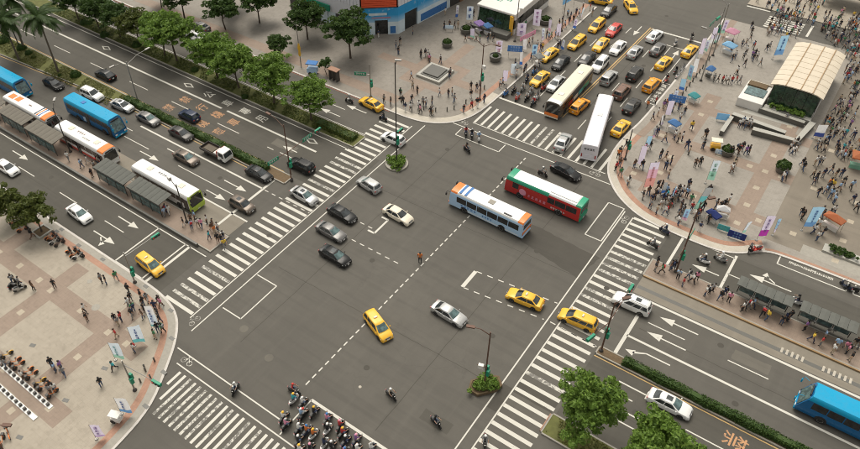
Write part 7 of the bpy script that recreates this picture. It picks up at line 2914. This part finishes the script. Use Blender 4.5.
folk((600, 120, 5.344), [(505, 252), (530, 248), (735, 182), (755, 164), (775, 188), (790, 184), (685, 192), (700, 282), (715, 245)], 'around the yellow handcart', NEP, ['brown', 'black', 'black', 'black', 'purple', 'black', 'black', 'white', 'beige'])
folk((600, 120, 5.344), [(95, 202), (103, 248), (82, 272), (135, 155), (105, 190)], 'at the curved brick strip', NEP, ['orange', 'brown', 'red', 'black', 'beige'])
folk((600, 180, 5.344), [(265, 154), (272, 124), (290, 104), (305, 55), (325, 50), (310, 90), (350, 76), (340, 116), (360, 130), (345, 188), (365, 165), (385, 100), (405, 90), (410, 114), (415, 74), (300, 180), (330, 124), (425, 174), (415, 208), (430, 154), (375, 140), (395, 120), (355, 100), (320, 150), (440, 180)], 'in the corner crowd', NEP,
     ['grey', 'navy', 'black', 'black', 'black', 'white', 'light blue', 'light blue', 'white', 'white', 'brown', 'black', 'white', 'black', 'black', 'beige', 'navy', 'brown', 'brown', 'red', 'black', 'grey', 'turquoise', 'white', 'black'])
folk((600, 180, 5.344), [(545, 164), (480, 126), (577, 78), (470, 44), (615, 150), (640, 160), (684, 128), (660, 150), (255, 84), (225, 104), (148, 26), (512, 214), (522, 196), (575, 230), (590, 210)], 'beside the navy stall', NEP, ['black', 'green', 'black', 'black', 'brown', 'black', 'white', 'black', 'brown', 'black', 'white', 'navy', 'black'])
folk((700, 160, 5.344), [(165, 64), (175, 45), (435, 114), (447, 104), (540, 34), (610, 30), (630, 28), (645, 24), (540, 318), (535, 300), (690, 205), (680, 165), (710, 214), (700, 155), (735, 165), (720, 95), (695, 74), (760, 135), (650, 314), (680, 312), (705, 292), (600, 392), (625, 365), (620, 432), (650, 405), (665, 180), (745, 150), (640, 300)], 'around the sky blue banner', NEP,
     ['white', 'beige', 'white', 'grey', 'black', 'white', 'grey', 'white', 'black', 'black', 'light blue', 'black', 'white', 'yellow', 'light blue', 'black', 'black', 'black', 'black', 'grey', 'white', 'white', 'white'])
folk((700, 0, 5.344), [(285, 265), (290, 304), (300, 320), (318, 354), (195, 400), (350, 275), (366, 264), (265, 220), (270, 155), (272, 184), (240, 250)], 'between the far stalls', NEP, ['red', 'black', 'white', 'grey', 'white', 'black', 'grey', 'black', 'black', 'black', 'beige'])
folk((700, 0, 5.344), [(70, 438), (90, 440), (115, 446), (130, 448), (145, 446), (165, 450), (190, 446), (207, 448)], 'beside the small blue stall', NEP, ['grey', 'black', 'red', 'white', 'white', 'red', 'red', 'grey'])
folk((700, 80, 5.344), [(205, 255), (220, 250), (235, 262), (250, 252), (265, 258), (225, 240), (258, 240)], 'against the granite parapet', NEP, ['white', 'white', 'grey', 'white', 'white', 'light blue', 'white'])
folk((700, 80, 5.344), [(475, 380), (490, 360), (500, 395), (515, 375), (485, 400), (510, 350), (20, 310), (15, 365), (160, 405), (195, 390), (455, 220)], 'below the granite parapet', NEP, ['white', 'white', 'white', 'grey', 'white', 'black', 'black', 'beige', 'black', 'black', 'grey'])
folk((660, 60, 7.125), [(20, 350), (45, 330), (-20, 400), (70, 300), (100, 270), (130, 340), (150, 330), (-55, 430)], 'along the bollard row', NEP, None)
PLR = 'people on the pink platform'
folk((640, 225, 7.125), [(105, 330), (116, 290), (150, 345), (235, 318), (215, 322), (265, 385), (340, 385), (365, 415), (300, 438), (395, 400)], 'at the platform tip mast', PLR, ['black', 'black', 'green', 'black', 'brown', 'light blue', 'white', 'white', 'red', 'pink'], z=.184)
folk((700, 280, 5.344), [(25, 84), (45, 74), (62, 66), (105, 106), (150, 116), (126, 88), (230, 156), (258, 156), (276, 146), (222, 168), (330, 194), (350, 214), (430, 238), (455, 226), (470, 216)], 'by the first grey shelter', PLR, ['white', 'white', 'grey', 'black', 'pink', 'black', 'white', 'white', 'light blue', 'white', 'grey', 'yellow', 'black', 'brown', 'black'], z=.184)
folk((700, 280, 5.344), [(555, 270), (590, 330), (640, 350), (656, 318), (720, 366), (770, 376), (780, 394), (795, 434), (700, 394), (820, 356), (840, 366)], 'by the second grey shelter', PLR, ['purple', 'yellow', 'red', 'light blue', 'light blue', 'pink', 'pink', 'black', 'white', 'black', 'brown'], z=.184)
PLL = 'people on the left platform'
folk((150, 190, 7.125), [(110, 192), (140, 172), (120, 165), (245, 258), (296, 234), (302, 284), (322, 214), (346, 264), (372, 272)], 'near the lime fronted bus', PLL, ['light blue', 'white', 'light blue', 'black', 'brown', 'light blue', 'light blue', 'white', 'pink'], z=.184)
folk((150, 190, 7.125), [(410, 244), (425, 354), (445, 294), (465, 314), (486, 294), (486, 374), (512, 384), (526, 354), (535, 412), (450, 270)], 'at the platform tip crosswalk', PLL, ['white', 'turquoise', 'brown', 'orange', 'white', 'black', 'black', 'white', 'yellow', 'brown'], z=.184)
folk((0, 110, 3.905), [(270, 200), (322, 226), (372, 232), (362, 262), (385, 215), (345, 210)], 'between the shelter pairs', PLL, ['white', 'light blue', 'beige', 'black', 'beige', 'white'], z=.184)
SWP = 'people on the bike dock plaza'
folk((80, 290, 7.125), [(350, 26), (366, 80), (377, 198), (386, 155), (356, 126), (440, 66), (456, 116), (466, 160), (455, 206), (486, 90), (566, 100), (582, 124), (540, 145), (562, 195), (576, 236), (596, 304), (541, 350), (560, 300)], 'among banners at curved kerb', SWP,
     ['black', 'black', 'black', 'green', 'white', 'black', 'black', 'black', 'brown', 'grey', 'black', 'pink', 'navy', 'black', 'black', 'green', 'green', 'black'])
folk((80, 290, 7.125), [(256, 230), (300, 224), (280, 258), (56, 224), (40, 166), (266, 340), (392, 446)], 'on the beige plaza', SWP, ['black', 'red', 'grey', 'black', 'white', 'red', 'white'])
folk((0, 230, 7.125), [(245, 430), (395, 415), (516, 186), (762, 388), (728, 376), (832, 356), (100, 380), (150, 400), (240, 60)], 'near the square tree pit', SWP, ['brown', 'black', 'black', 'black', 'grey', 'green', 'black', 'grey', 'black'])
folk((0, 340, 7.125), [(12, 150), (402, 226), (462, 258), (820, 214), (726, 330), (380, 196), (445, 214), (50, 195), (170, 285), (375, 350), (400, 370), (365, 385)], 'near the bicycle docks', SWP, ['black', 'light blue', 'grey', 'turquoise', 'black', 'black', 'purple', 'grey', 'white', 'black', 'white', 'grey'])
person(P(420, 262), 'alone in mid junction', 'people on the road', top='orange', legs='black', pose='stand', head=R(-60))
# top edge and right edge crowd: those one can still pick out
CR = random.Random(17)


def scatter(n, poly, place, group):
    xs = [p[0] for p in poly]
    ys = [p[1] for p in poly]
    k = 0
    taken = []
    while k < n:
        x, y = CR.uniform(min(xs), max(xs)), CR.uniform(min(ys), max(ys))
        ins = False
        for i in range(len(poly)):
            a, b = poly[i], poly[i - 1]
            if (a[1] > y) != (b[1] > y) and x < (b[0] - a[0]) * (y - a[1]) / (b[1] - a[1]) + a[0]:
                ins = not ins
        if not ins or any((x - u) ** 2 + (y - v) ** 2 < 6 for u, v in taken):
            continue
        taken.append((x, y))
        w_ = P(x, y, GZ)
        person(Vector((w_.x, w_.y, GZ if not (85 < w_.y < 93) else .006)), place, group)
        k += 1


scatter(9, [(640, 195), (664, 180), (700, 200), (712, 226), (690, 236), (655, 214)], 'in the corner crowd', NEP)
scatter(14, [(640, 110), (668, 95), (700, 120), (690, 160), (650, 150)], 'near the bollard row stalls', NEP)
scatter(12, [(735, 40), (765, 50), (752, 78), (715, 72)], 'between the far stalls', NEP)
scatter(16, [(500, 88), (520, 60), (560, 30), (575, 18), (570, 40), (530, 75)], 'along the street banners', NWP)
scatter(12, [(800, 165), (855, 175), (858, 215), (810, 200)], 'around the sky blue banner', NEP)
scatter(60, [(826, 116), (842, 92), (860, 96), (860, 160), (838, 164), (815, 150)], 'in crowd beside cream roof', NEP)
GROUND = 'far crowd'


def crowd(n, extra, poly, label):
    """the far mass of people, joined: same bodies, too many to pick apart"""
    xs = [p[0] for p in poly]
    ys = [p[1] for p in poly]
    keys = list(CLOTH)
    mats = ['skin_a', 'hair_black'] + ['cloth_' + k for k in keys]
    V, Fc, Mi = [], [], []
    src = []
    for nm in ('stand', 'walk', 'ride'):
        me, hz = POSE[nm]
        src.append(([v.co.copy() for v in me.vertices], [tuple(p.vertices) for p in me.polygons], [p.material_index for p in me.polygons], hz))
    hv, hf = [v.co.copy() for v in HAIR.vertices], [tuple(p.vertices) for p in HAIR.polygons]
    spots = [(p[0], p[2].get('top'), p[2].get('pose'), p[2].get('head')) for p in extra]
    k = 0
    while k < n:
        x, y = CR.uniform(min(xs), max(xs)), CR.uniform(min(ys), max(ys))
        ins = False
        for i in range(len(poly)):
            a, b = poly[i], poly[i - 1]
            if (a[1] > y) != (b[1] > y) and x < (b[0] - a[0]) * (y - a[1]) / (b[1] - a[1]) + a[0]:
                ins = not ins
        if not ins:
            continue
        w_ = P(x, y, GZ)
        w_.z = .006 if 85 < w_.y < 93 else GZ
        spots.append((w_, None, None, None))
        k += 1
    for w_, tp, po, hd in spots:
        if po == 'ride':
            s4 = src[2]
        else:
            s4 = CR.choice(src[:2])
        sv, sf, sm, hz = s4
        M_ = Matrix.Translation(w_) @ Matrix.Rotation(CR.uniform(0, 6.28) if hd is None else hd, 4, 'Z')
        o = len(V)
        V += [tuple(M_ @ v) for v in sv]
        Fc += [tuple(i + o for i in f) for f in sf]
        t, l = 2 + keys.index(tp or CR.choice(TOPS)), 2 + keys.index(CR.choice(LEGS))
        Mi += [(0, t, l, 1)[i] for i in sm]
        o = len(V)
        V += [tuple(M_ @ (v + hz)) for v in hv]
        Fc += [tuple(i + o for i in f) for f in hf]
        Mi += [1] * len(hf)
    me = bpy.data.meshes.new('crowd')
    me.from_pydata(V, [], Fc)
    for m_ in mats:
        me.materials.append(MC[m_])
    me.polygons.foreach_set('material_index', Mi)
    me.shade_smooth()
    o = bpy.data.objects.new('crowd', me)
    COL.objects.link(o)
    tag(o, label, 'crowd', None, 'stuff')


crowd(190, build_people(), [(752, 0), (830, 0), (812, 18), (826, 44), (845, 52), (840, 70), (843, 90), (860, 94), (860, 20), (835, 10), (820, 20), (800, 38), (790, 42), (765, 36), (768, 14)], 'dense far crowd beyond the small crosswalk and beside the cream roof')
finish_labels()
